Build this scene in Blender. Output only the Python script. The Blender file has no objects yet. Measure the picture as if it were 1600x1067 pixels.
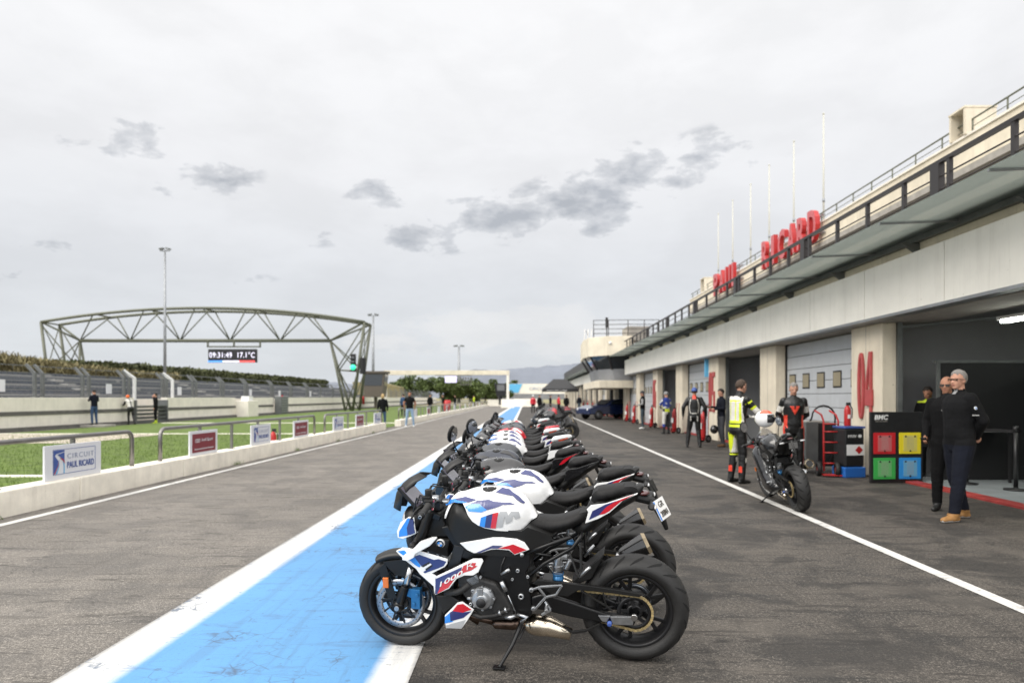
import bpy, bmesh, math, random
from mathutils import Vector, Matrix, noise
from mathutils.geometry import delaunay_2d_cdt
from math import sin, cos, pi, radians as R
random.seed(7)
C = bpy.context.scene.collection
sc = bpy.context.scene
EYE = 1.5
# ---------------------------------------------------------------- camera
cd = bpy.data.cameras.new('camera'); cam = bpy.data.objects.new('camera', cd); C.objects.link(cam)
cam.location = (0, 0, EYE); cam.rotation_euler = (R(90), 0, 0)
cd.sensor_width = 36; cd.lens = 24.0; cd.shift_x = -22/1600; cd.shift_y = 87.5/1600
cd.clip_start = .05; cd.clip_end = 20000
cd.dof.use_dof = True; cd.dof.focus_distance = 4.15; cd.dof.aperture_fstop = 2.0
sc.camera = cam
# ---------------------------------------------------------------- world: bright overcast
w = bpy.data.worlds.new("World"); sc.world = w; w.use_nodes = True
nt = w.node_tree; nt.nodes.clear()
def N(nt, t, **k):
    n = nt.nodes.new(t)
    for a, b in k.items(): setattr(n, a, b)
    return n
def L(nt, a, b): nt.links.new(a, b)
def mth(nt, op, a, b=None, clamp=False):
    n = N(nt, 'ShaderNodeMath', operation=op); n.use_clamp = clamp
    for i, v in enumerate((a, b)):
        if v is None: continue
        if isinstance(v, (int, float)): n.inputs[i].default_value = v
        else: L(nt, v, n.inputs[i])
    return n.outputs[0]
def mixc(nt, f, a, b, mode='MIX'):
    n = N(nt, 'ShaderNodeMix', data_type='RGBA', blend_type=mode)
    for s, v in ((n.inputs[0], f), (n.inputs[6], a), (n.inputs[7], b)):
        if isinstance(v, (int, float)): s.default_value = v
        elif isinstance(v, tuple): s.default_value = (*v, 1) if len(v) == 3 else v
        else: L(nt, v, s)
    return n.outputs[2]
def ramp(nt, v, stops):
    n = N(nt, 'ShaderNodeValToRGB'); e = n.color_ramp.elements
    while len(e) > 1: e.remove(e[-1])
    e[0].position = stops[0][0]; c = stops[0][1]; e[0].color = (*c, 1) if isinstance(c, tuple) else (c, c, c, 1)
    for p, c in stops[1:]:
        q = e.new(p); q.color = (*c, 1) if isinstance(c, tuple) else (c, c, c, 1)
    L(nt, v, n.inputs[0]); return n.outputs[0]
def noise_tex(nt, vec, scale, detail=4, rough=.5, dist=0):
    n = N(nt, 'ShaderNodeTexNoise'); n.inputs['Scale'].default_value = scale; n.inputs['Detail'].default_value = detail
    n.inputs['Roughness'].default_value = rough; n.inputs['Distortion'].default_value = dist
    if vec is not None: L(nt, vec, n.inputs['Vector'])
    return n.outputs['Fac']
SUN_EL, SUN_AZ = R(40), R(240)      # azimuth clockwise from +Y: behind the camera, a little left
sky = N(nt, 'ShaderNodeTexSky', sky_type='NISHITA'); sky.sun_disc = False
sky.sun_elevation = SUN_EL; sky.sun_rotation = SUN_AZ; sky.air_density = 1; sky.dust_density = 3
tc = N(nt, 'ShaderNodeTexCoord'); dirv = tc.outputs['Generated']
sep = N(nt, 'ShaderNodeSeparateXYZ'); L(nt, dirv, sep.inputs[0])
el = sep.outputs[2]
# cloud deck seen in perspective: direction divided by height
hh = mth(nt, 'ADD', mth(nt, 'MAXIMUM', el, 0.0), .10)
cx = mth(nt, 'DIVIDE', sep.outputs[0], hh); cy = mth(nt, 'DIVIDE', sep.outputs[1], hh)
cmb = N(nt, 'ShaderNodeCombineXYZ'); L(nt, cx, cmb.inputs[0]); L(nt, cy, cmb.inputs[1])
n1 = noise_tex(nt, cmb.outputs[0], .8, 6, .55, .3)
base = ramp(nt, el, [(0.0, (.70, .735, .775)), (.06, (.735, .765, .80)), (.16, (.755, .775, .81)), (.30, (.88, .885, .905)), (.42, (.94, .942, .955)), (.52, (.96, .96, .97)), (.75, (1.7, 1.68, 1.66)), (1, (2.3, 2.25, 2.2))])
soft = ramp(nt, n1, [(.3, .955), (.55, 1.0), (.75, 1.03)])
col = mixc(nt, 1.0, base, soft, 'MULTIPLY')
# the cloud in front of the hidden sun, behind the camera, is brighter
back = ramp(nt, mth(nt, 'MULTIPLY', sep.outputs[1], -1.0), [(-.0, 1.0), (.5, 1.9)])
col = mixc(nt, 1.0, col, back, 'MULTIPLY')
# low white cumulus bank at the horizon and a few darker drifting scraps, laid on by direction
def nse(scale, det, rough, seed, zs=2.2):
    m = N(nt, 'ShaderNodeMapping'); m.inputs['Scale'].default_value = (1, 1, zs); m.inputs['Location'].default_value = (seed, seed, 0); L(nt, dirv, m.inputs[0])
    return noise_tex(nt, m.outputs[0], scale, det, rough, .15)
nA = nse(17, 10, .60, 1.3); nB = nse(7, 8, .55, 7.7)
def blob(az, e, ra, re, k):
    """soft elliptical field: azimuth, elevation and half sizes in degrees"""
    m = N(nt, 'ShaderNodeMapping', vector_type='POINT'); m.inputs['Rotation'].default_value = (0, 0, R(az)); L(nt, dirv, m.inputs[0])
    m2 = N(nt, 'ShaderNodeMapping', vector_type='POINT'); m2.inputs['Rotation'].default_value = (-R(e), 0, 0); L(nt, m.outputs[0], m2.inputs[0])
    m3 = N(nt, 'ShaderNodeMapping', vector_type='POINT'); m3.inputs['Scale'].default_value = (1/sin(R(ra*1.35)), 0, 1/sin(R(re*1.45))); L(nt, m2.outputs[0], m3.inputs[0])
    ln = N(nt, 'ShaderNodeVectorMath', operation='LENGTH'); L(nt, m3.outputs[0], ln.inputs[0])
    f = mth(nt, 'MULTIPLY', mth(nt, 'SUBTRACT', 1.0, ln.outputs['Value'], clamp=True), k)
    return mth(nt, 'MULTIPLY', f, mth(nt, 'GREATER_THAN', sep.outputs[1], 0.0))
def field(bl):
    q = None
    for b in bl: f = blob(*b); q = f if q is None else mth(nt, 'MAXIMUM', q, f)
    return q
D1 = field([(-30.5, 17.8, 3.2, 1.4, .95), (-24.8, 16.8, 3.0, 1.5, .75), (-27.8, 15.0, 2.0, .9, .7), (-12.4, 16.2, 2.1, 1.3, .75), (-8.4, 13.4, 4.0, 1.4, 1.0),
          (-1.0, 14.8, 5.4, 1.7, 1.1), (4.4, 15.6, 4.8, 2.1, 1.2), (9.0, 18.3, 3.0, 1.6, 1.05), (12.2, 17.0, 3.6, 1.0, .8), (16.3, 19.2, 4.2, 1.5, .75), (-17.5, 12.6, 2.2, .6, .55),
          (-35.5, 10.3, 2.4, .7, .55), (-39, 8.2, 3, .8, .55), (-22, 9, 2, .5, .4), (30, 30, 4, 1.5, .35)])
dark = ramp(nt, mth(nt, 'ADD', D1, mth(nt, 'MULTIPLY', mth(nt, 'SUBTRACT', nA, .5), 2.9)), [(.34, 0), (.50, .28), (.80, .55), (1.1, .74)])
dark = mth(nt, 'MULTIPLY', dark, mth(nt, 'GREATER_THAN', D1, .0))
dark = mth(nt, 'MULTIPLY', dark, mth(nt, 'MULTIPLY', D1, 6.0, clamp=True))
col = mixc(nt, dark, col, (.36, .39, .44))
D2 = field([(-4.5, 5.6, 6.0, 1.6, .9), (1.5, 6.2, 4.2, 1.7, 1.0), (5, 5.0, 5, 1.8, .9), (-11, 4.6, 6, 1.0, .6)])
lite = ramp(nt, mth(nt, 'ADD', D2, mth(nt, 'MULTIPLY', mth(nt, 'SUBTRACT', nA, .5), 1.7)), [(.25, 0), (.42, .6), (.7, .9)]); lite = mth(nt, 'MULTIPLY', lite, mth(nt, 'MULTIPLY', D2, 4.0, clamp=True))
col = mixc(nt, mth(nt, 'MULTIPLY', lite, .7), col, (.83, .83, .835))
veil = ramp(nt, nB, [(.38, .965), (.50, 1.0), (.62, 1.03)]); col = mixc(nt, 1.0, col, veil, 'MULTIPLY')
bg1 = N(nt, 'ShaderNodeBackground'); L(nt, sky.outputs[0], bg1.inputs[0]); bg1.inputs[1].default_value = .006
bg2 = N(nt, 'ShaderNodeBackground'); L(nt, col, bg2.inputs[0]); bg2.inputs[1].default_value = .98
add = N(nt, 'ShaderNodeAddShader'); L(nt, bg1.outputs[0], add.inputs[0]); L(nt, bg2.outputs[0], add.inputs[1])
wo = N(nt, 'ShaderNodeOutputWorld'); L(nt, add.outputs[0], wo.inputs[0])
# ---------------------------------------------------------------- sun behind thin cloud
sl = bpy.data.lights.new('sun', 'SUN'); sl.energy = 2.0; sl.angle = R(35); sl.color = (1, .95, .87)
so = bpy.data.objects.new('sun', sl); C.objects.link(so)
sd = Vector((sin(SUN_AZ)*cos(SUN_EL), cos(SUN_AZ)*cos(SUN_EL), sin(SUN_EL)))
so.rotation_euler = sd.to_track_quat('Z', 'Y').to_euler()
sc.view_settings.view_transform = 'Standard'; sc.view_settings.look = 'None'
sc.view_settings.exposure = 0.0; sc.view_settings.gamma = 1
sc.render.engine = 'CYCLES'

# ---------------------------------------------------------------- materials
M = {}
def mat(name, col, rough=.6, metal=0, var=.0, vs=6, bump=0, bs=60, coat=0, spec=None, emit=None, es=1, var2=None, alpha=None, trans=0):
    m = bpy.data.materials.new(name); m.use_nodes = True; t = m.node_tree; b = t.nodes['Principled BSDF']
    b.inputs['Base Color'].default_value = (*col, 1); b.inputs['Roughness'].default_value = rough; b.inputs['Metallic'].default_value = metal
    if coat: b.inputs['Coat Weight'].default_value = coat; b.inputs['Coat Roughness'].default_value = .05
    if spec is not None: b.inputs['Specular IOR Level'].default_value = spec
    if emit: b.inputs['Emission Color'].default_value = (*emit, 1); b.inputs['Emission Strength'].default_value = es
    if trans: b.inputs['Transmission Weight'].default_value = trans
    if alpha is not None: b.inputs['Alpha'].default_value = alpha
    if var or bump:
        tc = N(t, 'ShaderNodeTexCoord')
        if var:
            f = noise_tex(t, tc.outputs['Object'], vs, 5, .6)
            lo = tuple(max(0, c*(1-var)) for c in col); hi = tuple(min(1, c*(1+var)) for c in col)
            if var2: lo = var2
            L(t, ramp(t, f, [(.3, lo), (.7, hi)]), b.inputs['Base Color'])
            r = mth(t, 'ADD', mth(t, 'MULTIPLY', f, .2), rough-.1, clamp=True); L(t, r, b.inputs['Roughness'])
        if bump:
            f2 = noise_tex(t, tc.outputs['Object'], bs, 3, .6)
            bn = N(t, 'ShaderNodeBump'); bn.inputs['Strength'].default_value = bump; bn.inputs['Distance'].default_value = .01
            L(t, f2, bn.inputs['Height']); L(t, bn.outputs[0], b.inputs['Normal'])
    M[name] = m; return m
# ---------------------------------------------------------------- object helpers
def tag(o, label=None, cat=None, group=None, kind=None):
    if label: o['label'] = label
    if cat: o['category'] = cat
    if group: o['group'] = group
    if kind: o['kind'] = kind
    return o
def empty(name, loc=(0, 0, 0), rz=0, label=None, cat=None, group=None, parent=None):
    o = bpy.data.objects.new(name, None); C.objects.link(o); o.location = loc; o.rotation_euler = (0, 0, rz)
    o.empty_display_size = .1
    if parent: o.parent = parent
    return tag(o, label, cat, group)
def link(name, me, parent=None, mats=None, smooth=False, bevel=0, seg=2):
    if mats is not None:
        for m in (mats if isinstance(mats, (list, tuple)) else [mats]): me.materials.append(M[m] if isinstance(m, str) else m)
    if smooth:
        for p in me.polygons: p.use_smooth = True
    o = bpy.data.objects.new(name, me); C.objects.link(o)
    if parent: o.parent = parent
    if bevel:
        b = o.modifiers.new('bevel', 'BEVEL'); b.width = bevel; b.segments = seg; b.limit_method = 'ANGLE'; b.angle_limit = R(35)
    return o
class MB:
    """collects shapes, then links them as one mesh object"""
    def __init__(s): s.v = []; s.f = []; s.m = []; s.cur = 0; s.sm = []; s.smooth = False
    def use(s, i): s.cur = i; return s
    def raw(s, v, f, sm=None):
        n = len(s.v); s.v += [tuple(p) for p in v]; s.f += [tuple(i+n for i in q) for q in f]
        s.m += [s.cur]*len(f); s.sm += [s.smooth if sm is None else sm]*len(f); return s
    def box(s, c, d, rot=None):
        x, y, z = d[0]/2, d[1]/2, d[2]/2
        P = [Vector((a*x, b*y, e*z)) for a in (-1, 1) for b in (-1, 1) for e in (-1, 1)]
        if rot is not None: P = [rot @ p for p in P]
        c = Vector(c)
        return s.raw([c+p for p in P], [(0, 1, 3, 2), (4, 6, 7, 5), (0, 4, 5, 1), (2, 3, 7, 6), (0, 2, 6, 4), (1, 5, 7, 3)], False)
    def bx(s, x0, x1, y0, y1, z0, z1): return s.box(((x0+x1)/2, (y0+y1)/2, (z0+z1)/2), (abs(x1-x0), abs(y1-y0), abs(z1-z0)))
    def bar(s, a, b, wd, h, up=(0, 0, 1)):
        a, b = Vector(a), Vector(b); d = b-a; l = d.length
        if l < 1e-6: return s
        d /= l; u = Vector(up); r = d.cross(u)
        if r.length < 1e-3: r = d.cross(Vector((1, 0, 0)))
        r.normalize(); u = r.cross(d)
        return s.box((a+b)/2, (wd, l, h), Matrix((r, d, u)).transposed())
    def tube(s, pts, r, n=8, caps=True, sm=True):
        pts = [Vector(p) for p in pts]; rs = r if isinstance(r, (list, tuple)) else [r]*len(pts)
        ring = []; pu = None
        for i, p in enumerate(pts):
            d = (pts[min(i+1, len(pts)-1)]-pts[max(i-1, 0)]).normalized()
            if pu is None: pu = Vector((0, 0, 1)) if abs(d.z) < .9 else Vector((0, 1, 0))
            a = d.cross(pu).normalized(); u = a.cross(d).normalized(); pu = u
            ring.append([p+(a*cos(2*pi*k/n)+u*sin(2*pi*k/n))*rs[i] for k in range(n)])
        v = [q for g in ring for q in g]; f = []
        for i in range(len(pts)-1):
            for k in range(n): f.append((i*n+k, i*n+(k+1) % n, (i+1)*n+(k+1) % n, (i+1)*n+k))
        s.raw(v, f, sm)
        if caps:
            s.raw(ring[0], [tuple(range(n))][::-1], False); s.raw(ring[-1], [tuple(range(n))], False)
        return s
    def cyl(s, a, b, r, n=16, r2=None): return s.tube([a, b], [r, r if r2 is None else r2], n)
    def lathe(s, prof, c, ax=(0, 0, 1), n=32, a0=0, a1=2*pi, closed=False, sm=True, ref=None):
        """prof: (radius, height along axis)"""
        ax = Vector(ax).normalized(); c = Vector(c); u = (Vector(ref) if ref else Vector((0, 0, 1) if abs(ax.z) < .9 else (1, 0, 0))); u = (u-ax*u.dot(ax)).normalized(); w_ = ax.cross(u)
        full = abs(a1-a0-2*pi) < 1e-6; k = n if full else n+1; m = len(prof); v = []
        for i in range(k):
            t = a0+(a1-a0)*i/n; e = u*cos(t)+w_*sin(t)
            v += [c+e*r+ax*h for r, h in prof]
        f = []
        for i in range(n):
            j = (i+1) % k
            for q in range(m if closed else m-1):
                q2 = (q+1) % m; f.append((i*m+q, i*m+q2, j*m+q2, j*m+q))
        return s.raw(v, f, sm)
    def ball(s, c, r, n=16, m=10, rot=None):
        r = r if isinstance(r, (tuple, list)) else (r, r, r); v = []; f = []; c = Vector(c)
        for i in range(m+1):
            for k in range(n):
                p = Vector((r[0]*sin(pi*i/m)*cos(2*pi*k/n), r[1]*sin(pi*i/m)*sin(2*pi*k/n), r[2]*cos(pi*i/m)))
                v.append(c+(rot @ p if rot is not None else p))
        for i in range(m):
            for k in range(n): f.append((i*n+k, (i+1)*n+k, (i+1)*n+(k+1) % n, i*n+(k+1) % n))
        return s.raw(v, f, True)
    def prism(s, poly, fn):
        """poly: 2-D outline; fn(p, side) -> 3-D point for side -1 and +1"""
        n = len(poly); v = [fn(p, -1) for p in poly]+[fn(p, 1) for p in poly]
        r = delaunay_2d_cdt([Vector(p) for p in poly], [], [list(range(n))], 1, 1e-7)
        if len(r[0]) == n:
            idx = {i: r[3][i][0] for i in range(n)}
            tr = [tuple(idx[a] for a in t) for t in r[2]]
        else: tr = [tuple(range(n))]
        f = [t for t in tr]+[tuple(i+n for i in t[::-1]) for t in tr]
        f += [(i, (i+1) % n, (i+1) % n+n, i+n) for i in range(n)]
        return s.raw(v, f, False)
    def build(s, name, mats, parent=None, bevel=0, seg=2, fix=True):
        me = bpy.data.meshes.new(name); me.from_pydata(s.v, [], s.f)
        for m in (mats if isinstance(mats, (list, tuple)) else [mats]): me.materials.append(M[m])
        me.polygons.foreach_set('material_index', s.m); me.polygons.foreach_set('use_smooth', s.sm)
        if fix:
            b = bmesh.new(); b.from_mesh(me); bmesh.ops.remove_doubles(b, verts=b.verts, dist=1e-5); bmesh.ops.recalc_face_normals(b, faces=b.faces); b.to_mesh(me); b.free()
        me.update()
        o = bpy.data.objects.new(name, me); C.objects.link(o)
        if parent: o.parent = parent
        if bevel:
            bv = o.modifiers.new('bevel', 'BEVEL'); bv.width = bevel; bv.segments = seg; bv.limit_method = 'ANGLE'; bv.angle_limit = R(35)
        return o
def copy_tree(o, parent=None):
    c = o.copy(); C.objects.link(c); c.parent = parent
    for ch in list(o.children): copy_tree(ch, c)
    return c
FONT = None
_TG = {}
def text_geo(txt, size, ext, off=0, shear=0, sp=1.0, lsp=1):
    key = (txt, off, shear, sp)
    if key not in _TG: _TG[key] = _text_geo(txt, size, ext, off, shear, sp, lsp)
    return _TG[key]
def _text_geo(txt, size, ext, off=0, shear=0, sp=1.0, lsp=1):
    cu = bpy.data.curves.new('t', 'FONT'); cu.body = txt; cu.size = size; cu.extrude = ext; cu.offset = off; cu.shear = shear; cu.space_character = sp
    cu.align_x = 'CENTER'; cu.align_y = 'CENTER'; cu.resolution_u = 3; cu.space_line = lsp
    o = bpy.data.objects.new('t', cu); C.objects.link(o); dg = bpy.context.evaluated_depsgraph_get(); dg.update()
    me = bpy.data.meshes.new_from_object(o.evaluated_get(dg)); v = [x.co.copy() for x in me.vertices]; f = [tuple(p.vertices) for p in me.polygons]; nz = [p.normal.z for p in me.polygons]
    bpy.data.objects.remove(o); bpy.data.curves.remove(cu); bpy.data.meshes.remove(me)
    return v, f, nz
def text_fit(mb, txt, mtx, wd, ht, ext=.004, off=0, shear=0, sp=1.0, face=None, side=None):
    """letters stretched to a given width and height, placed by mtx (x right, y up, z out)"""
    v, f, nz = text_geo(txt, 1, .5, off, shear, sp)
    x0, x1 = min(p.x for p in v), max(p.x for p in v); y0, y1 = min(p.y for p in v), max(p.y for p in v)
    V = [mtx @ Vector(((p.x-(x0+x1)/2)*wd/(x1-x0), (p.y-(y0+y1)/2)*ht/(y1-y0), p.z*2*ext/2)) for p in v]
    if face is None: mb.raw(V, f, False)
    else:
        mb.use(side).raw(V, [q for q, n in zip(f, nz) if abs(n) < .5], False); mb.use(face).raw(V, [q for q, n in zip(f, nz) if abs(n) >= .5], False)
def frame_at(o, xd, yd):
    xd = Vector(xd).normalized(); yd = Vector(yd); zd = xd.cross(yd).normalized(); yd = zd.cross(xd)
    return Matrix.Translation(Vector(o)) @ Matrix((xd, yd, zd)).transposed().to_4x4()
def sheet(name, x0, x1, y0, y1, z, m, ny=1, kind='structure'):
    b = MB()
    for i in range(ny):
        a, c = y0+(y1-y0)*i/ny, y0+(y1-y0)*(i+1)/ny
        b.raw([(x0, a, z), (x1, a, z), (x1, c, z), (x0, c, z)], [(0, 1, 2, 3)], False)
    return tag(b.build(name, m, fix=False), kind=kind)
# ---------------------------------------------------------------- ground materials
def asphalt(name, dark, light, stain, amt, seed):
    m = bpy.data.materials.new(name); m.use_nodes = True; t = m.node_tree; b = t.nodes['Principled BSDF']
    tc = N(t, 'ShaderNodeTexCoord'); mp = N(t, 'ShaderNodeMapping'); mp.inputs['Location'].default_value = (seed, seed*2, 0); L(t, tc.outputs['Object'], mp.inputs[0]); v = mp.outputs[0]
    big = noise_tex(t, v, .35, 4, .6, .6)
    mp2 = N(t, 'ShaderNodeMapping'); mp2.inputs['Scale'].default_value = (.9, 2.2, 1); mp2.inputs['Rotation'].default_value = (0, 0, R(20)); L(t, v, mp2.inputs[0])
    st = noise_tex(t, mp2.outputs[0], 1.3, 6, .68, 1.2)
    grain = noise_tex(t, v, 45, 3, .75); g2 = noise_tex(t, v, 110, 2, .8)
    vor = N(t, 'ShaderNodeTexVoronoi'); vor.inputs['Scale'].default_value = 95; L(t, v, vor.inputs['Vector'])
    c = mixc(t, ramp(t, big, [(.35, 0), (.65, 1)]), dark, light)
    c = mixc(t, mth(t, 'MULTIPLY', ramp(t, st, [(.46, 0), (.60, 1)]), amt, clamp=True), c, stain)
    c = mixc(t, ramp(t, vor.outputs['Color'], [(.1, .55), (.5, .25), (.92, 0)]), c, tuple(x*.35 for x in dark))
    c = mixc(t, ramp(t, grain, [(.52, 0), (.64, .6)]), c, tuple(min(1, x*2.1+.02) for x in light))
    c = mixc(t, ramp(t, g2, [(.54, 0), (.66, .6)]), c, tuple(min(1, x*2.5+.03) for x in light))
    # thin dark scuffs
    mp3 = N(t, 'ShaderNodeMapping'); mp3.inputs['Scale'].default_value = (1.4, 9, 1); mp3.inputs['Rotation'].default_value = (0, 0, R(-6)); L(t, v, mp3.inputs[0])
    sc_ = noise_tex(t, mp3.outputs[0], 1.1, 5, .7, .8)
    c = mixc(t, ramp(t, sc_, [(.57, 0), (.60, .8), (.68, .5)]), c, tuple(x*.45 for x in dark))
    # resurfaced blotches, hairline cracks and long tyre smears down the lane
    md = noise_tex(t, v, 1.1, 5, .62, .5); c = mixc(t, ramp(t, md, [(.50, 0), (.545, amt*.55), (.60, amt*.75)]), c, stain)
    lt = noise_tex(t, mp2.outputs[0], .8, 4, .6, .3); c = mixc(t, ramp(t, lt, [(.54, 0), (.62, .30*amt)]), c, tuple(min(1, x*1.45) for x in light))
    mv = N(t, 'ShaderNodeMapping'); mv.inputs['Scale'].default_value = (3.2, .12, 1); L(t, v, mv.inputs[0])
    tm = noise_tex(t, mv.outputs[0], 1.5, 4, .6, .2); c = mixc(t, ramp(t, tm, [(.56, 0), (.62, .34*amt), (.70, .2*amt)]), c, tuple(x*.5 for x in dark))
    ve = N(t, 'ShaderNodeTexVoronoi', feature='DISTANCE_TO_EDGE'); ve.inputs['Scale'].default_value = .9
    wv = N(t, 'ShaderNodeVectorMath', operation='ADD'); L(t, v, wv.inputs[0]); nn_ = N(t, 'ShaderNodeTexNoise'); nn_.inputs['Scale'].default_value = 3; nn_.inputs['Detail'].default_value = 6; L(t, v, nn_.inputs['Vector']); L(t, nn_.outputs['Color'], wv.inputs[1]); L(t, wv.outputs[0], ve.inputs['Vector'])
    cr_ = mth(t, 'MULTIPLY', ramp(t, ve.outputs['Distance'], [(0, 1), (.008, 0)]), ramp(t, big, [(.46, 0), (.56, .7)])); c = mixc(t, cr_, c, tuple(x*.3 for x in dark))
    L(t, c, b.inputs['Base Color'])
    L(t, ramp(t, st, [(.3, .88), (.7, .68)]), b.inputs['Roughness'])
    bn = N(t, 'ShaderNodeBump'); bn.inputs['Strength'].default_value = .55; bn.inputs['Distance'].default_value = .006
    L(t, mth(t, 'ADD', vor.outputs['Distance'], g2), bn.inputs['Height']); L(t, bn.outputs[0], b.inputs['Normal'])
    M[name] = m
asphalt('asphalt_lane', (.120, .108, .093), (.178, .161, .140), (.078, .072, .066), .55, 3)
asphalt('asphalt_work', (.043, .037, .031), (.084, .073, .061), (.017, .0155, .014), .95, 11)
def paint(name, bands, wear, lo, ground):
    """bands: list of (x, colour) along world X, soft sprayed edges; worn through to asphalt"""
    m = bpy.data.materials.new(name); m.use_nodes = True; t = m.node_tree; b = t.nodes['Principled BSDF']
    tc = N(t, 'ShaderNodeTexCoord'); v = tc.outputs['Object']; s = N(t, 'ShaderNodeSeparateXYZ'); L(t, v, s.inputs[0])
    mp = N(t, 'ShaderNodeMapping'); mp.inputs['Scale'].default_value = (1.2, 6, 1); mp.inputs['Rotation'].default_value = (0, 0, R(12)); L(t, v, mp.inputs[0])
    n = noise_tex(t, mp.outputs[0], 1.6, 7, .68, 1.0); n2 = noise_tex(t, v, 14, 5, .7); g = noise_tex(t, v, 120, 2, .7); big = noise_tex(t, v, .7, 3, .5)
    xr = [x for x, _ in bands]; x0, x1 = min(xr), max(xr)
    f = mth(t, 'DIVIDE', mth(t, 'SUBTRACT', mth(t, 'ADD', s.outputs[0], mth(t, 'MULTIPLY', mth(t, 'SUBTRACT', n2, .5), .025)), x0), x1-x0)
    c = ramp(t, f, [((x-x0)/(x1-x0), q) for x, q in bands])
    c = mixc(t, ramp(t, big, [(.35, 0), (.7, .22)]), c, (1, 1, 1), 'SOFT_LIGHT')
    c = mixc(t, ramp(t, n, [(.54, 0), (.60, wear*.45), (.63, wear), (.70, wear*.4)]), c, lo)
    c = mixc(t, ramp(t, n2, [(.62, 0), (.65, wear)]), c, ground)
    c = mixc(t, ramp(t, g, [(.25, .55), (.40, 0)]), c, ground)
    # cracked and rubbed-through patches, tyre smears
    vo = N(t, 'ShaderNodeTexVoronoi', feature='DISTANCE_TO_EDGE'); vo.inputs['Scale'].default_value = 9; L(t, v, vo.inputs['Vector'])
    pm = noise_tex(t, v, 1.7, 3, .6)
    crk = mth(t, 'MULTIPLY', ramp(t, vo.outputs['Distance'], [(.0, 1), (.05, 0)]), ramp(t, pm, [(.54, 0), (.62, .75)]))
    c = mixc(t, crk, c, ground)
    pt = mth(t, 'MULTIPLY', ramp(t, n2, [(.50, 0), (.56, 1)]), ramp(t, pm, [(.60, 0), (.66, .8)])); c = mixc(t, pt, c, ground)
    mp4 = N(t, 'ShaderNodeMapping'); mp4.inputs['Scale'].default_value = (7, .5, 1); mp4.inputs['Rotation'].default_value = (0, 0, R(-14)); L(t, v, mp4.inputs[0])
    sm_ = noise_tex(t, mp4.outputs[0], 1.4, 5, .6, .4); c = mixc(t, ramp(t, sm_, [(.54, 0), (.64, .20)]), c, ground)
    L(t, c, b.inputs['Base Color']); b.inputs['Roughness'].default_value = .62
    bn = N(t, 'ShaderNodeBump'); bn.inputs['Strength'].default_value = .35; bn.inputs['Distance'].default_value = .004; L(t, g, bn.inputs['Height']); L(t, bn.outputs[0], b.inputs['Normal'])
    M[name] = m
WP = (.66, .65, .62); BL = (.085, .245, .47); GA = (.13, .125, .12)
paint('strip_paint', [(-2.52, GA), (-2.44, WP), (-2.24, WP), (-2.15, BL), (-.86, BL), (-.79, WP), (-.65, WP), (-.60, (.06, .057, .054))], .45, (.07, .13, .24), (.06, .09, .14))
paint('line_paint', [(-7, (.60, .59, .56)), (4, (.60, .59, .56))], .6, (.3, .29, .28), (.16, .15, .15))
mat('cream', (.68, .61, .485), .75, var=.13, vs=1.2, bump=.15, bs=40)
mat('cream_pale', (.78, .735, .65), .75, var=.08, vs=2, bump=.15, bs=40)
mat('kerb_white', (.80, .75, .65), .75, var=.14, vs=2.5, bump=.35, bs=30)
mat('fascia', (.76, .74, .68), .6, var=.06, vs=1.5)
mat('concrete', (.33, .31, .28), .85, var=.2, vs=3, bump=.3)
mat('concrete_dark', (.12, .115, .105), .85, var=.25, vs=3, bump=.3)
mat('gravel', (.42, .37, .30), .95, var=.25, vs=12, bump=.6, bs=50)
mat('black', (.012, .012, .013), .55)
mat('black_satin', (.014, .014, .015), .38, var=.25, vs=12)
mat('black_gloss', (.008, .008, .009), .12, coat=.6)
mat('dark_rail', (.030, .026, .026), .45, .2)
mat('galv', (.28, .29, .30), .45, .6, var=.2, vs=4)
mat('galv_dark', (.15, .158, .155), .5, .4, var=.2, vs=4)
mat('rail_grey', (.22, .21, .20), .35, .75, var=.15, vs=5)
mat('gantry', (.115, .12, .088), .5, .3, var=.15)
mat('grass', (.085, .130, .018), .95, var=.45, vs=3, bump=.6, bs=80)
mat('blade', (.095, .15, .022), .8, var=.35, vs=4)
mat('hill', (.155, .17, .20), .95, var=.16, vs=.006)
mat('field', (.22, .20, .10), .95, var=.3, vs=.05)
mat('leaf', (.075, .105, .026), .85, var=.35, vs=.4)
mat('hedge_leaf', (.070, .078, .030), .9, var=.35, vs=.4)
mat('reed', (.22, .19, .095), .95, var=.3, vs=.5)
mat('trunk', (.06, .045, .03), .9)
mat('stand_grey', (.20, .205, .215), .7, var=.15, vs=1)
mat('seat_dark', (.055, .065, .09), .6, var=.3, vs=1)
mat('concrete_seat', (.36, .35, .33), .8, var=.12)
mat('white_paint', (.75, .75, .74), .5)
mat('signwhite', (.66, .67, .70), .45)
mat('signred', (.19, .022, .032), .5)
mat('signblue', (.045, .09, .30), .5)
mat('signlight', (.11, .42, .70), .5)
mat('signgrey', (.30, .34, .46), .5)
mat('red', (.42, .018, .018), .38, var=.12, vs=5)
mat('redface', (.50, .115, .125), .5, var=.08, vs=3)
mat('numred', (.40, .065, .065), .5, var=.12, vs=6)
mat('glass_dark', (.02, .025, .03), .08, coat=.4)
mat('awning_glass', (.36, .43, .42), .22, var=.1, vs=2, alpha=.45)
mat('door_grey', (.46, .48, .50), .45, var=.06, vs=3)
mat('door_window', (.28, .24, .155), .4, var=.1)
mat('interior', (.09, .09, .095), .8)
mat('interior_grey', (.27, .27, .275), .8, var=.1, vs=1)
mat('pale_floor', (.40, .44, .45), .16, var=.08, vs=2)
mat('red_kerb', (.30, .035, .030), .6, var=.3, vs=4)
mat('lamp', (1, 1, 1), .5, emit=(.95, 1, .9), es=18)
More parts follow.
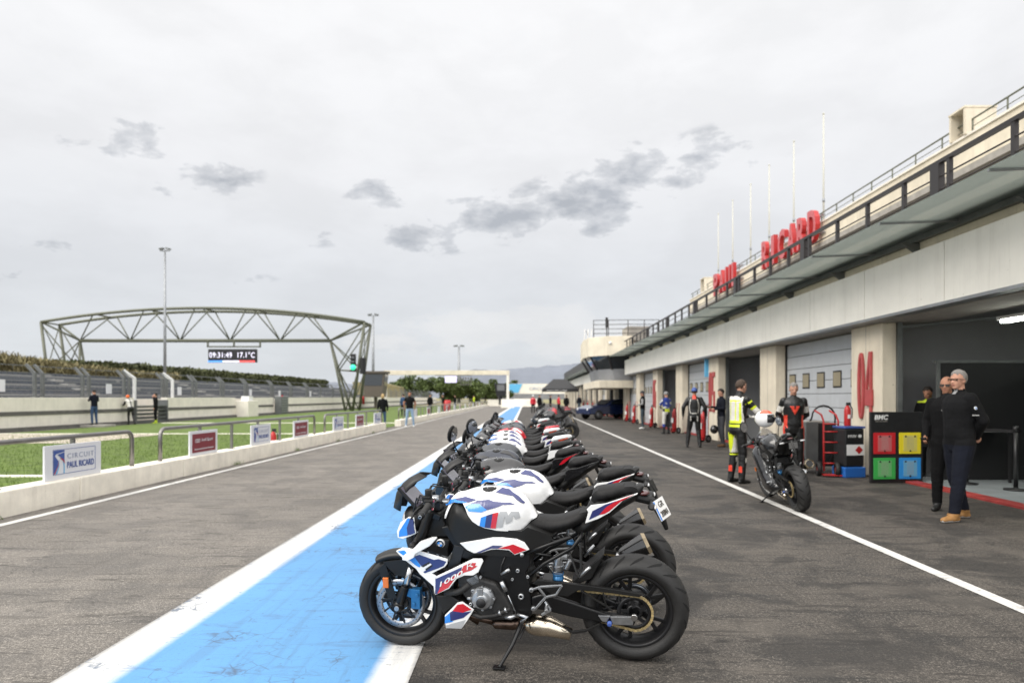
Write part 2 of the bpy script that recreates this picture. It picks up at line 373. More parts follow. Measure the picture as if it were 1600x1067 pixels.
mat('booth', (.10, .082, .065), .6, var=.1)
mat('led_black', (.012, .012, .014), .5)
mat('led_white', (.7, .7, .8), .5, emit=(.85, .80, 1.0), es=1.0)
mat('led_blue', (.1, .3, .9), .5, emit=(.04, .26, .9), es=1.0)
mat('led_red', (.9, .1, .1), .5, emit=(.9, .05, .04), es=1.0)
mat('led_green', (.05, .8, .4), .5, emit=(.02, .85, .40), es=1.1)
mat('led_lilac', (.6, .55, .8), .5, emit=(.55, .50, .80), es=.9)
mat('rubber', (.0125, .012, .0115), .6, bump=.2, bs=150, var=.2, vs=14)
def streaks(nm, amt):
    m = M[nm]; t = m.node_tree; b = t.nodes['Principled BSDF']; src = b.inputs['Base Color'].links[0].from_socket
    tc = N(t, 'ShaderNodeTexCoord'); mp = N(t, 'ShaderNodeMapping'); mp.inputs['Scale'].default_value = (5, 5, .35); L(t, tc.outputs['Object'], mp.inputs[0])
    s1 = noise_tex(t, mp.outputs[0], 1.4, 6, .7, .3); s2 = noise_tex(t, tc.outputs['Object'], 22, 2, .5)
    c = mixc(t, ramp(t, s1, [(.52, 0), (.66, amt)]), src, (.20, .165, .12)); c = mixc(t, ramp(t, s2, [(.74, 0), (.77, .6)]), c, (.12, .09, .05)); L(t, c, b.inputs['Base Color'])
for nm, a_ in (('fascia', .10), ('cream', .16), ('cream_pale', .10), ('kerb_white', .12), ('door_grey', .08)): streaks(nm, a_)
def mesh_mat():
    m = bpy.data.materials.new('wire_mesh'); m.use_nodes = True; t = m.node_tree; b = t.nodes['Principled BSDF']
    b.inputs['Base Color'].default_value = (.22, .23, .24, 1); b.inputs['Roughness'].default_value = .5; b.inputs['Metallic'].default_value = .4
    tc = N(t, 'ShaderNodeTexCoord'); s = N(t, 'ShaderNodeSeparateXYZ'); L(t, tc.outputs['Object'], s.inputs[0])
    a = mth(t, 'LESS_THAN', mth(t, 'FRACT', mth(t, 'MULTIPLY', s.outputs[1], 12)), .18); c = mth(t, 'LESS_THAN', mth(t, 'FRACT', mth(t, 'MULTIPLY', s.outputs[2], 7)), .2)
    L(t, mth(t, 'MAXIMUM', a, c), b.inputs['Alpha']); M['wire_mesh'] = m
mesh_mat()

# ---------------------------------------------------------------- ground
sheet('ground', -900, 900, -60, 3000, -.03, 'field')
sheet('pit_lane', -6.9, -1.5, -6, 175, .0, 'asphalt_lane')
sheet('working_lane', -1.5, 6.75, -6, 175, .0, 'asphalt_work')
sheet('race_track', -38.5, -24.6, -6, 420, .0, 'asphalt_lane')
sheet('painted_strip', -2.5, -.62, -3, 150, .004, 'strip_paint')
sheet('working_line', 3.45, 3.57, -3, 62, .004, 'line_paint')
sheet('edge_line', -6.24, -6.11, -3, 140, .004, 'line_paint')
sheet('service_path', -24.6, -21.6, 5, 175, -.004, 'asphalt_lane')
# lawn in three beds between pale edging
sheet('lawn', -21.6, -6.86, -2, 123, .02, 'grass', kind='stuff')
for z, x0, x1, t in ((12.9, -19.5, -6.9, .16), (25.4, -21, -6.9, .14), (39, -20.5, -6.9, .16), (52, -20.5, -6.9, .16)):
    pass
sheet('gravel_bed', -21.6, -14.5, 22, 27.5, .028, 'gravel')
def edging(i, z, x0, x1, t, lab):
    b = MB(); b.bx(x0, x1, z, z+t*.6, .0, .05); tag(b.build('kerb_edging', 'kerb_white', bevel=.01), lab, 'kerb')
edging(0, 12.7, -20, -6.87, .22, 'cream edging strip across the lawn nearest the camera, behind the first lane sign')
edging(1, 27.6, -21.5, -6.87, .2, 'cream edging strip across the lawn level with the second railing')
edging(2, 39.3, -21, -6.87, .22, 'cream edging strip across the far end of the lawn near the gantry leg')
# grass blades near enough to show
gb = MB(); rng = random.Random(3)
def blade(x, y, z, h, wd):
    a = rng.uniform(0, 2*pi); lx, ly = rng.gauss(0, .35)*h, rng.gauss(0, .35)*h
    dx, dy = cos(a)*wd, sin(a)*wd
    gb.raw([(x-dx, y-dy, z), (x+dx, y+dy, z), (x+lx, y+ly, z+h)], [(0, 1, 2)], False)
for i in range(26000):
    y = 6+22*rng.random()**1.5; x = -6.9-rng.random()*min(14, y*.35+6)
    blade(x, y, .02, rng.uniform(.03, .09), .006)
for i in range(60):
    y = rng.uniform(8.5, 24); x = -7-rng.random()*8; blade(x, y, .02, rng.uniform(.15, .35), .006)
tag(gb.build('grass_blades', 'blade', fix=False), kind='stuff')
# weeds at the foot of the kerb wall
gb = MB()
for cy, n in ((7.9, 170), (8.2, 60), (15.3, 40), (19.4, 50), (23.5, 30), (29, 40)):
    for i in range(n): blade(-6.50+abs(rng.gauss(0, .03)), cy+rng.gauss(0, .12), 0, rng.uniform(.02, .11), .005)
tag(gb.build('kerb_weeds', 'blade', fix=False), kind='stuff')
# low kerb walls (two lengths with a gap)
def kerb_wall(y0, y1, lab):
    b = MB(); y = y0
    while y < y1-.01:
        e = min(y+3.0, y1); b.bx(-6.85, -6.52+rng.uniform(-.004, .004), y, e-.012, -.02, .335+rng.uniform(-.004, .004)); y = e
    tag(b.build('kerb_wall', 'kerb_white', bevel=.018), lab, 'low wall')
kerb_wall(-2, 31.8, 'low cream concrete wall along the pit lane in the foreground, ending at the gap by the man in jeans')
kerb_wall(35.6, 124, 'low cream concrete wall along the pit lane, far length beyond the gap by the man in jeans')
# ---------------------------------------------------------------- railings and signs on the kerb wall
def railing(y0, y1, lab, hoop=(True, True), step=1.55):
    t = empty('tube_railing', (-6.7, y0, .335), 0, lab, 'railing', 'tube railings on the low lane wall')
    h = .59; r = .14; b = MB(); pts = []; L_ = y1-y0
    if hoop[0]: pts += [(0, 0, 0)]+[(0, r-r*cos(a), h-r+r*sin(a)) for a in [0, pi/8, pi/4, 3*pi/8, pi/2]]
    else: pts += [(0, 0, h)]
    if hoop[1]: pts += [(0, L_-r+r*sin(a), h-r+r*cos(a)) for a in [0, pi/8, pi/4, 3*pi/8, pi/2]]+[(0, L_, 0)]
    else: pts += [(0, L_, h)]
    b.tube(pts, .036, 10); b.build('top_rail', 'rail_grey', t)
    n = max(1, round(L_/step))
    for i in range(1, n):
        p = MB(); y = L_*i/n; p.bar((0, y, 0), (0, y, h-.03), .05, .05, (0, 1, 0)); p.bx(-.06, .06, y-.06, y+.06, 0, .012); p.build('post', 'rail_grey', t)
railing(-2, 11.6, 'grey tube railing nearest the camera, carrying the first white circuit sign')
railing(12.5, 21.6, 'second grey tube railing, carrying two red signs and a white one')
railing(22.7, 31.6, 'third grey tube railing, ending beside the blonde woman')
railing(35.9, 60, 'fourth grey tube railing, starting behind the man in blue jeans')
railing(60.8, 90, 'fifth grey tube railing, small in the distance')
railing(90.8, 123, 'farthest grey tube railing, at the end of the low wall')
def lane_sign(y0, y1, kind, lab, z0=.34, z1=.83):
    yc = (y0+y1)/2; W = y1-y0; H = z1-z0; X = -6.60
    t = empty('lane_sign', (X, yc, z0), 0, lab, 'sign', 'signs on the lane railing')
    b = MB(); b.bx(-.03, .0, -W/2, W/2, 0, H); b.build('board', 'signwhite', t, bevel=.004)
    if kind == 'far_red': 
        b = MB(); b.bx(.0, .004, -W/2+.1, W/2-.1, .07, H-.07); b.build('red_panel', 'signred', t); return
    if kind == 'far_white': 
        b = MB(); b.bx(.0, .004, -W/2+.12, W/2-.12, .1, H-.1); b.build('printed_panel', 'signgrey' if False else 'signwhite', t); return
    if kind == 'red':
        b = MB(); b.bx(.0, .003, -W*.42, W*.42, H*.12, H*.88); b.build('red_panel', 'signred', t)
        b = MB()
        text_fit(b, 'Audi Sport', frame_at((.006, W*.10, H*.6), (0, 1, 0), (0, 0, 1)), W*.42, H*.17, .002)
        text_fit(b, 'Ressourcenschonender Motorsport', frame_at((.006, 0, H*.25), (0, 1, 0), (0, 0, 1)), W*.68, H*.09, .002)
        for k in range(4): b.lathe([(H*.075, -.001), (H*.075, .001), (H*.055, .001), (H*.055, -.001)], (.006, -W*.30+k*H*.10, H*.60), (1, 0, 0), 14, closed=True)
        b.build('lettering', 'signwhite', t)
    else:
        b = MB(); x = .003; a0, a1, c0, c1 = -W*.37, W*.385, H*.15, H*.87
        for (p, q, r_, s) in ((a0, a1, c0, c0+.006), (a0, a1, c1-.006, c1), (a0, a0+.006, c0, c1), (a1-.006, a1, c0, c1)): b.bx(0, x, p, q, r_, s)
        b.build('border', 'signblue', t)
        lw = W*.18; b = MB(); P = lambda u, v_: (a0+.012+u*lw, c0+.012+v_*(c1-c0-.024))
        def fl(poly, m, nm, off=.004):
            q = MB(); q.prism(poly, lambda p, s: (off+s*.001, *P(*p))); q.build(nm, m, t)
        fl([(0, 0), (0, 1), (1, 1), (1, .93), (.25, .86), (.1, .78), (.42, .55), (.36, .3), (.1, 0)], 'signblue', 'emblem_shape')
        fl([(1, .40), (1, .9), (.35, .82), (.75, .65)], 'signblue', 'emblem_shape')
        fl([(.02, 0), (.10, 0), (.42, .35), (.46, .6), (.38, .35)], 'red', 'emblem_stroke', .0055)
        fl([(.55, .68), (.85, .55), (1, .42), (1, .5), (.85, .62)], 'red', 'emblem_stroke', .0055)
        fl([(.16, 0), (.3, 0), (.5, .3), (.5, .6), (.43, .3)], 'signlight', 'emblem_stroke', .0055)
        fl([(.92, 0), (1, 0), (1, .35), (.86, .5), (.94, .3)], 'signlight', 'emblem_stroke', .0055)
        tx = (a0+lw+.03+a1)/2
        b = MB(); text_fit(b, 'CIRCUIT', frame_at((.005, tx, c0+(c1-c0)*.70), (0, 1, 0), (0, 0, 1)), (a1-a0-lw)*.84, H*.15, .002, 0, sp=1.25); b.build('lettering', 'signgrey', t)
        b = MB(); text_fit(b, 'PAUL RICARD', frame_at((.005, tx, c0+(c1-c0)*.34), (0, 1, 0), (0, 0, 1)), (a1-a0-lw)*.85, H*.19, .002, .018); b.build('lettering', 'signblue', t)
for i, (a, b_, k, lab) in enumerate([(9.36, 10.6, 'blue', 'white circuit sign nearest the camera, its lettering large and clear'),
        (13.4, 14.6, 'red', 'large red and white sign, second sign along the railing'), (16.4, 17.65, 'blue', 'white circuit sign between the two nearest red signs'),
        (19.4, 20.7, 'red', 'red and white sign just before the end of the second railing'), (23.4, 24.7, 'blue', 'white circuit sign first on the third railing'),
        (26.5, 27.8, 'red', 'red and white sign in the middle of the third railing'), (29.7, 31, 'blue', 'white circuit sign beside the blonde woman')]):
    lane_sign(a, b_, k, lab)
for i in range(12):
    y = 40+i*5.6
    lane_sign(y, y+1.3, ('far_white', 'far_red')[i % 2], ('small pale sign' if i % 2 == 0 else 'small red sign')+' on the far lane railing, number %s counting from the gap' % ['one','two','three','four','five','six','seven','eight','nine','ten','eleven','twelve'][i])

# ---------------------------------------------------------------- pit wall, fence, gates
def pit_wall(y0, y1, lab):
    t = empty('pit_wall', (-22.6, y0, 0), 0, lab, 'wall', 'lengths of the cream pit wall')
    b = MB(); b.bx(-.2, .2, 0, y1-y0, .0, 1.5); b.build('wall', 'cream_pale', t, bevel=.01)
    b = MB(); b.bx(.2, .23, 0, y1-y0, .70, .88); b.build('cable_duct', 'concrete_dark', t)
    b = MB(); b.bx(.2, .32, 0, y1-y0, -.02, .18); b.build('footing', 'concrete_dark', t)
pit_wall(8, 39.0, 'cream pit wall with a dark duct line, length left of the grey steps')
pit_wall(42.6, 52.6, 'cream pit wall with a dark duct line, length right of the grey steps')
pit_wall(54.6, 60.5, 'short length of cream pit wall between the block and the grey cabinet')
pit_wall(62.5, 170, 'long far length of cream pit wall behind the gantry leg')
t = empty('metal_steps', (-22.6, 40.8, 0), 0, 'grey galvanised steps filling the gap in the pit wall beside the rider in black', 'steps')
for k in range(5):
    b = MB(); b.bx(-.3-.2*0, .25, -1.6, 1.6, .22*k+.1, .22*k+.15); b.bx(-.3+.02, .28-.05*k, -1.6, 1.6, .22*k+.02, .22*k+.08); b.build('tread', 'galv_dark', t)
for s in (-1.7, 1.7):
    b = MB(); b.bx(-.3, .3, s-.04, s+.04, 0, 1.35); b.build('side_frame', 'galv_dark', t)
t = empty('concrete_block', (-21.9, 53.6, 0), 0, 'pale concrete block with a small cabinet on top, standing in the pit wall gap', 'block')
b = MB(); b.bx(-.5, .5, -1, 1, 0, 1.25); b.build('block', 'cream_pale', t, bevel=.03); b = MB(); b.bx(-.3, .3, -.4, .4, 1.25, 1.6); b.build('cabinet', 'white_paint', t, bevel=.02)
t = empty('grey_cabinet', (-22.0, 61.4, 0), 0, 'grey louvred cabinet against the pit wall beside the far fire extinguisher', 'cabinet')
b = MB(); b.bx(-.3, .3, -.9, .9, 0, 1.6)
b.build('case', 'galv_dark', t, bevel=.02)
b = MB()
for k in range(6): b.bx(.3, .33, -.8, .8, .2+k*.22, .3+k*.22)
b.build('louvre', 'galv', t)
# debris fence
t = empty('debris_fence', (-24.1, 0, 0), 0, 'tall grey wire mesh fence with bent post tops above the pit wall', 'fence')
b = MB(); b.bx(-.25, .0, 8, 175, 0, 1.42); b.build('base_wall', 'cream_pale', t)
ys = [24.5, 29, 33.4, 37, 40.8, 45.1, 49.2, 53.7, 58.3, 64.3]; y = 69.5
while y < 172: ys.append(y); y += 5.2
for i, y in enumerate(ys):
    b = MB(); wht = i in (40,); d = -.0
    for o_ in (0, .55 if i < 12 else .0):
        b.bar((0.05, y+o_, .9), (0.05, y+o_, 2.72), .14, .14, (1, 0, 0)); b.bar((0.05, y+o_, 2.68), (-.35, y+o_-.02, 3.12), .12, .12, (0, 1, 0))
        if i >= 12: break
    b.build('post', 'galv_dark', t)
for y in (41.9, 46.4):
    b = MB(); b.bar((.06, y, 1.0), (.06, y, 2.72), .16, .14, (1, 0, 0)); b.bar((.06, y, 2.66), (-.45, y-.3, 3.15), .16, .14, (0, 1, 0)); b.build('white_post', 'white_paint', t)
b = MB(); b.raw([(.0, 8, 1.42), (.0, 175, 1.42), (.0, 175, 2.72), (.0, 8, 2.72)], [(0, 1, 2, 3)], False); b.build('mesh_panel', 'wire_mesh', t, fix=False)
b = MB()
for z in (1.9, 2.3, 2.7, 3.05): b.tube([(.02 if z < 2.8 else -.32, 8, z), (.02 if z < 2.8 else -.32, 175, z)], .012, 5)
b.build('cable', 'galv_dark', t)
for y, z in ((31.2, 2.05), (39.3, 2.0), (47.3, 1.95), (59.5, 1.95), (66.5, 1.9), (76, 1.9)):
    b = MB(); b.bx(.07, .1, y-.25, y+.25, z-.28, z+.28); b.build('notice_board', 'signwhite', t)
# grandstand beyond the track
t = empty('grandstand', (-40, 0, 0), 0, 'long stepped grey grandstand with rows of dark seats beyond the race track', 'grandstand')
b = MB(); b.bx(.2, .5, 14, 172, 0, 1.2); b.build('front_wall', 'concrete_seat', t)
for k in range(6):
    b = MB(); b.bx(-.5-k*1.15, .5-k*1.15, 14, 172, 0, 1.35+k*.43); b.build('step', 'concrete_seat' if k % 2 else 'stand_grey', t)
    b = MB()
    for j in range(int(158/.62)):
        y = 14.2+j*.62
        if (j//19) % 2 == 1 and j % 19 == 3: continue
        b.bx(-.35-k*1.15, -.05-k*1.15, y, y+.5, 1.37+k*.43, 1.42+k*.43); b.bx(-.40-k*1.15, -.34-k*1.15, y, y+.5, 1.37+k*.43, 1.66+k*.43)
    b.build('seat_row', 'seat_dark', t, fix=False)
for j in range(6):
    b = MB(); y = 40+j*24
    for k in range(6): b.bx(-.48-k*1.15, .52-k*1.15, y, y+1.1, 0, 1.52+k*.43)
    b.build('stair', 'concrete_seat', t)
b = MB(); b.tube([(-6.6, 14, 4.5), (-6.6, 172, 4.5)], .03, 6)
for j in range(54): b.tube([(-6.6, 14+j*3, 3.8), (-6.6, 14+j*3, 4.5)], .03, 5)
b.build('handrail', 'galv_dark', t)
for k in range(5):
    b = MB(); 
t = None
# hedge and dry reeds on the bank behind it
def leaf_cloud(name, m, n, fn, size, parent=None, seed=1, lab=None, cat=None, kind=None, tall=1):
    rg = random.Random(seed); b = MB()
    for i in range(n):
        p, up = fn(rg)
        s = size*rg.uniform(.6, 1.4); a = rg.uniform(0, 2*pi); e = rg.uniform(-1, 1)
        u = Vector((cos(a), sin(a), e*.6)).normalized()*s; v = Vector((-sin(a)*.5, cos(a)*.5, rg.uniform(.4, 1))).normalized()*s*tall
        b.raw([p-u*.5, p+u*.5, p+v*.8+u*.25, p+v-u*.3], [(0, 1, 2, 3)], False)
    return tag(b.build(name, m, parent, fix=False), lab, cat, None, kind)
b = MB(); b.bx(-52, -47.2, 12, 165, 0, 3.4); tag(b.build('earth_bank', 'field'), kind='structure')
th = empty('clipped_hedge', (-49, 0, 3.3), 0, 'long dark green hedge along the back of the grandstand', 'hedge')
def hf(rg):
    y = 15+150*rg.random()**1.1; return Vector((rg.uniform(-1.6, 1.4), y, rg.uniform(-.1, 1.0)*(1.1+1.15*max(0, min(1, (y-35)/50))+.3*noise.noise((y*.4, 0, 0))))), 0
leaf_cloud('hedge_foliage', 'hedge_leaf', 60000, hf, .30, th, 5)
def rf(rg):
    y = 22+70*rg.random()**1.9; return Vector((-47.6+rg.uniform(-2, 1.2), y, 3.6+rg.random()**1.2*(2.6+.6*noise.noise((y*.3, 3, 0)))*(1 if y < 52 else max(.35, 1-max(0, y-45)*.02)))), 0
leaf_cloud('dry_reeds', 'reed', 30000, rf, .15, None, 9, kind='stuff', tall=3.2)

# ---------------------------------------------------------------- timing gantry
def gp(px, py, Z): return Vector(((px-822)/1067*Z, Z, EYE-(py-621)/1067*Z))
tg = empty('truss_gantry', gp(316, 640, 77), 0, 'dark steel arched truss gantry spanning the track with splayed lattice legs', 'gantry'); o = tg.location.copy(); o.z = 0; tg.location = o
def gl(p): return Vector(p)-o
Z0, Z1, Zm = 76, 79, 77.5
def topc(x, Z):  # upper chord arch, x in m
    u = (x+36)/18.0; return 1.5+9.95-1.55*u*u+(.0)
XL, XR = -54, -18
def cf(px, Z=76): return (px-822)/1067*Z
chord = []
b = MB()
for Z in (Z0, Z1):
    pts = [gl((x, Z, topc(x, Z))) for x in [XL+i*(XR-XL)/24 for i in range(25)]]
    b.tube(pts, .16, 8)
for i in range(0, 25, 4):
    x = XL+i*(XR-XL)/24; b.tube([gl((x, Z0, topc(x, 0))), gl((x, Z1, topc(x, 0)))], .09, 6)
b.build('upper_chord', 'gantry', tg)
b = MB(); zl = 7.95; xl, xr = cf(125, 77.5), cf(516, 77.5)
b.tube([gl((xl, Zm, zl)), gl((xr, Zm, zl))], .2, 8); b.build('lower_chord', 'gantry', tg)
b = MB(); nb = 5; 
for i in range(nb+1):
    xb = xl+(xr-xl)*i/nb
    for s in (-1, 1):
        xt = xb+s*(xr-xl)/nb*.42
        if (i == 0 and s < 0) or (i == nb and s > 0): continue
        for Z in (Z0, Z1): b.tube([gl((xb, Zm, zl)), gl((xt, Z, topc(xt, 0)-.05))], .075, 6)
b.build('web_brace', 'gantry', tg)
for s, xe, xi, xo in ((-1, XL, xl, -52.6), (1, XR, xr, -19.2)):
    b = MB(); ft = [Vector((xe+(-s)*3.4, Z0, 0)), Vector((xe-s*3.2, Z1, 0)), Vector((xe-s*1.6, Z0, 0)), Vector((xe-s*1.6, Z1, 0))]
    if s < 0: ft = [Vector((xe+1.2, Z0, 0)), Vector((xe+1.4, Z1, 0)), Vector((xe+4, Z0+.3, 0)), Vector((xe+4, Z1-.3, 0))]
    else: ft = [Vector((xe-1.3, Z0, 0)), Vector((xe-1.3, Z1, 0)), Vector((xe-2.2, Z0+.3, 0)), Vector((xe-2.2, Z1-.3, 0))]
    tp = [Vector((xe, Z0, topc(xe, 0))), Vector((xe, Z1, topc(xe, 0)))]; inn = Vector((xi, Zm, zl))
    for k in range(2):
        b.tube([gl(tp[k]), gl(ft[k])], .16, 7); b.tube([gl(tp[k]), gl(inn)], .12, 6); b.tube([gl(inn), gl(ft[2+k])], .13, 7)
        mo = tp[k].lerp(ft[k], .55); mi = inn.lerp(ft[2+k], .42)
        b.tube([gl(tp[k].lerp(ft[k], .03)), gl(mi)], .07, 5); b.tube([gl(mi), gl(mo)], .07, 5); b.tube([gl(inn), gl(mo)], .07, 5); b.tube([gl(mo), gl(ft[2+k])], .07, 5); b.tube([gl(mi), gl(ft[k])], .07, 5)
    b.tube([gl(tp[0]), gl(ft[1].lerp(tp[1], .45))], .06, 5); b.tube([gl(tp[1]), gl(ft[0].lerp(tp[0], .45))], .06, 5)
    b.tube([gl(inn.lerp(ft[2], .42)), gl(inn.lerp(ft[3], .42))], .07, 5)
    b.build('lattice_leg', 'gantry', tg)
# display hanging under it
t = empty('time_display', (cf(365.5, 77), 77, 5.1), 0, 'black electronic board hanging under the gantry reading the time and temperature', 'display')
b = MB(); b.bx(-2.85, 2.6, -.15, .15, .35, 1.85); b.build('case', 'led_black', t, bevel=.02)
b = MB(); b.bx(-3.0, 3.0, -.08, .08, 2.05, 2.2)
for x in (-2.95, 0, 2.95): b.bx(x-.08, x+.08, -.08, .08, 2.05, 2.85)
b.build('hanger', 'gantry', t)
b = MB(); text_fit(b, '09:31:49  17.1°C', frame_at((-.15, -.17, 1.2), (1, 0, 0), (0, 0, 1)), 5.1, .62, .02, .0, sp=1.1); b.build('digits', 'led_white', t)
for x0, x1, m in ((-2.85, -1.2, 'led_blue'), (-1.2, .65, 'led_white'), (.65, 2.4, 'led_red')):
    b = MB(); b.bx(x0, x1, -.18, -.15, .38, .55); b.build('colour_bar', m, t)
# traffic light on right leg
t = empty('signal_light', (cf(552, 75.2), 75.2, 4.4), 0, 'black signal light on the gantry leg with a lit green lamp', 'traffic light')
b = MB(); b.bx(-.28, .28, -.12, .12, 0, 1.9); b.build('housing', 'black', t, bevel=.03)
b = MB(); b.lathe([(0, 0), (.30, 0), (.30, .04), (0, .05)], (0, -.13, .42), (0, -1, 0), 20); b.build('green_lamp', 'led_green', t)
for z in (.95, 1.4):
    b = MB(); b.lathe([(0, 0), (.2, 0), (.2, .04), (0, .05)], (0, -.13, z), (0, -1, 0), 16); b.build('dark_lamp', 'glass_dark', t)
t = empty('signal_light', (cf(567, 75.5), 75.5, 4.1), R(60), 'second black signal light seen side on, right of the lit green one', 'traffic light')
b = MB(); b.bx(-.28, .28, -.2, .2, 0, 1.8); b.build('housing', 'black', t, bevel=.03)
# light masts
def mast(px, X, top, lab, bottom=0):
    Z = 1067*X/(px-822); h = EYE+(621-top)/1067*Z
    t = empty('light_mast', (X, Z, 0), 0, lab, 'lamp post', 'tall lighting masts by the track')
    b = MB(); b.tube([(0, 0, 0), (0, 0, h-.2)], [.18*Z/70, .09*Z/70], 8); b.build('pole', 'galv', t)
    for s in (-1, 1):
        b = MB(); b.box((s*.34*Z/70, 0, h-.05), (.42*Z/70, .4, .13*Z/70), Matrix.Rotation(s*.2, 3, 'Y')); b.build('lamp_head', 'galv_dark', t)
    b = MB(); b.bx(-.5*Z/70, .5*Z/70, -.05, .05, h-.3, h-.22); b.build('crossarm', 'galv_dark', t)
mast(257.5, -37, 388, 'tallest grey light mast, rising behind the gantry on the left'); mast(583, -24.9, 491, 'grey light mast rising behind the dark control booth'); mast(717, -19.5, 540, 'distant light mast above the far white portal')
# control booth
t = empty('control_booth', (-20.4, 93, 0), 0, 'brown marshal booth with dark windows raised on a post', 'booth')
b = MB(); b.bx(-.25, .1, -.3, .3, 0, 1.7); b.build('post', 'booth', t)
b = MB(); b.prism([(-1.35, 1.6), (1.05, 1.6), (1.4, 4.8), (-1.55, 4.8)], lambda p, s: (p[0], s*1.3, p[1])); b.bx(-1.7, 1.6, -1.5, 1.5, 4.8, 5.05); b.build('cabin', 'booth', t)
b = MB(); b.prism([(-1.3, 3.1), (1.0, 3.1), (1.15, 4.6), (-1.4, 4.6)], lambda p, s: (p[0], -1.3+s*.03, p[1])); b.build('window', 'glass_dark', t)
b = MB(); b.prism([(-1.1, 3.1), (1.1, 3.1), (1.1, 4.6), (-1.1, 4.6)], lambda p, s: (1.22+.11*(p[1]-2.3)/1+s*.03-.08, p[0], p[1])); b.build('window', 'glass_dark', t)
# far portal over the pit entry
Zp = 115; t = empty('white_portal', (cf(700, Zp), Zp, 0), 0, 'cream rectangular portal across the far end of the lane', 'portal'); ox = cf(700, Zp)
b = MB(); b.bx(cf(600, Zp)-ox, cf(796, Zp)-ox, -.4, .4, 5.3, 6.05); b.build('crossbeam', 'cream', t, bevel=.02)
for x in (602, 793.5):
    b = MB(); b.bx(cf(x-2, Zp)-ox, cf(x+2, Zp)-ox, -.35, .35, 0, 5.3); b.build('column', 'cream_pale', t)
b = MB(); b.bx(cf(696, Zp)-ox, cf(714, Zp)-ox, -.6, -.45, 4.0, 5.1); b.build('screen', 'led_lilac', t)
b = MB(); b.bx(cf(680, Zp)-ox, cf(738, Zp)-ox, -.55, -.45, 5.15, 5.25)
for k in range(5):
    for j in range(3): b.bx(cf(719.5+k*3.9, Zp)-ox, cf(721.5+k*3.9, Zp)-ox, -.6, -.5, 4.9-j*.5-.35, 4.9-j*.5)
b.build('lamp_grid', 'concrete_dark', t)
b = MB(); b.prism([(0, 0), (1.5, 0), (1.9, 2.2), (-.4, 2.2)], lambda p, s: (p[0], s*.8, p[1]))
tb = empty('marshal_cabin', (cf(781-5, 118), 118, 1.7), 0, 'small dark cabin with slanted sides beside the portal column', 'booth'); b.build('cabin', 'black', tb); b = MB(); b.bx(.1, 1.4, -.84, -.8, 1, 2); b.build('window', 'stand_grey', tb)
b = MB(); b.bx(.4, 1.0, -.3, .3, -1.7, 0); b.build('post', 'black', tb)
# concrete barriers at the end of the lane
for i, (a, c, Z, h) in enumerate([(762, 800, 118, 1.15), (783, 803, 100, 1.25), (803, 842, 112, 1.3)]):
    b = MB(); b.prism([(-.35, 0), (.35, 0), (.12, h), (-.12, h)], lambda p, s: (cf(a if s < 0 else c, Z), Z+p[0], p[1]))
    tag(b.build('concrete_barrier', 'kerb_white', bevel=.02), ['pale concrete barrier at the far end of the lane, left of the portal column', 'pale concrete barrier block standing nearest in front of the portal column', 'pale concrete barrier right of the portal column'][i], 'barrier')
# end wall with colour bands
Zw = 215; t = empty('end_wall', (cf(830, Zw), Zw, 0), 0, 'long cream wall with blue and red slanted bands across the end of the lane', 'wall'); ox = cf(830, Zw)
def wq(x0, x1, x2, x3, y0, y1, m, nm, d):
    b = MB(); zt, zb = EYE-(y0-621)/1067*Zw, EYE-(y1-621)/1067*Zw
    b.prism([(cf(x3, Zw)-ox, zb), (cf(x2, Zw)-ox, zb), (cf(x1, Zw)-ox, zt), (cf(x0, Zw)-ox, zt)], lambda p, s: (p[0], s*.1+d, p[1])); return b.build(nm, m, t)
wq(764, 930, 930, 740, 599.5, 615, 'cream_pale', 'panel', 0); wq(790, 816, 810, 787, 599.8, 613.4, 'signlight', 'blue_band', -.15)
wq(769, 778, 771, 769, 599.6, 607, 'red', 'red_band', -.15)
wq(745, 930, 930, 735, 615, 624, 'stand_grey', 'lower_fence', -.1)
b = MB(); text_fit(b, 'CIRCUIT', frame_at((cf(841, Zw)-ox, -.2, EYE+14/1067*Zw), (1, 0, 0), (0, 0, 1)), 5.6, .9, .05); b.build('lettering', 'signgrey', t)
wq(735, 764, 764, 733, 612, 622, 'cream_pale', 'ramp_wall', 0)
# hills
def ridge(pts, D, nm, m):
    b = MB(); v = []; n = len(pts)
    for x, y in pts:
        X = (x-822)/1067*D; Z = EYE-(y-621)/1067*D; v += [(X, D, -5), (X, D+60, Z*.55), (X, D+220, Z)]
    f = []
    for i in range(n-1):
        for k in range(2): f.append((i*3+k, (i+1)*3+k, (i+1)*3+k+1, i*3+k+1))
    b.raw(v, f, True); tag(b.build(nm, m, fix=False), kind='structure')
hp = []
for i in range(160):
    x = 560+i*3; base = 606
    if x < 720: y = 584+(720-x)*.09
    elif x < 765: y = 573+(x-740)**2*.006
    elif x < 800: y = 576-(x-765)*.12
    else: y = 572-(x-800)*.075
    hp.append((x, y+2.0*noise.noise((x*.06, 0, 0))+1*noise.noise((x*.2, 4, 0))))
ridge(hp, 2600, 'mountains', 'hill')
ridge([(x, 596+3*sin(x*.05)) for x in range(-300, 2000, 20)], 1500, 'far_hills', 'hill')
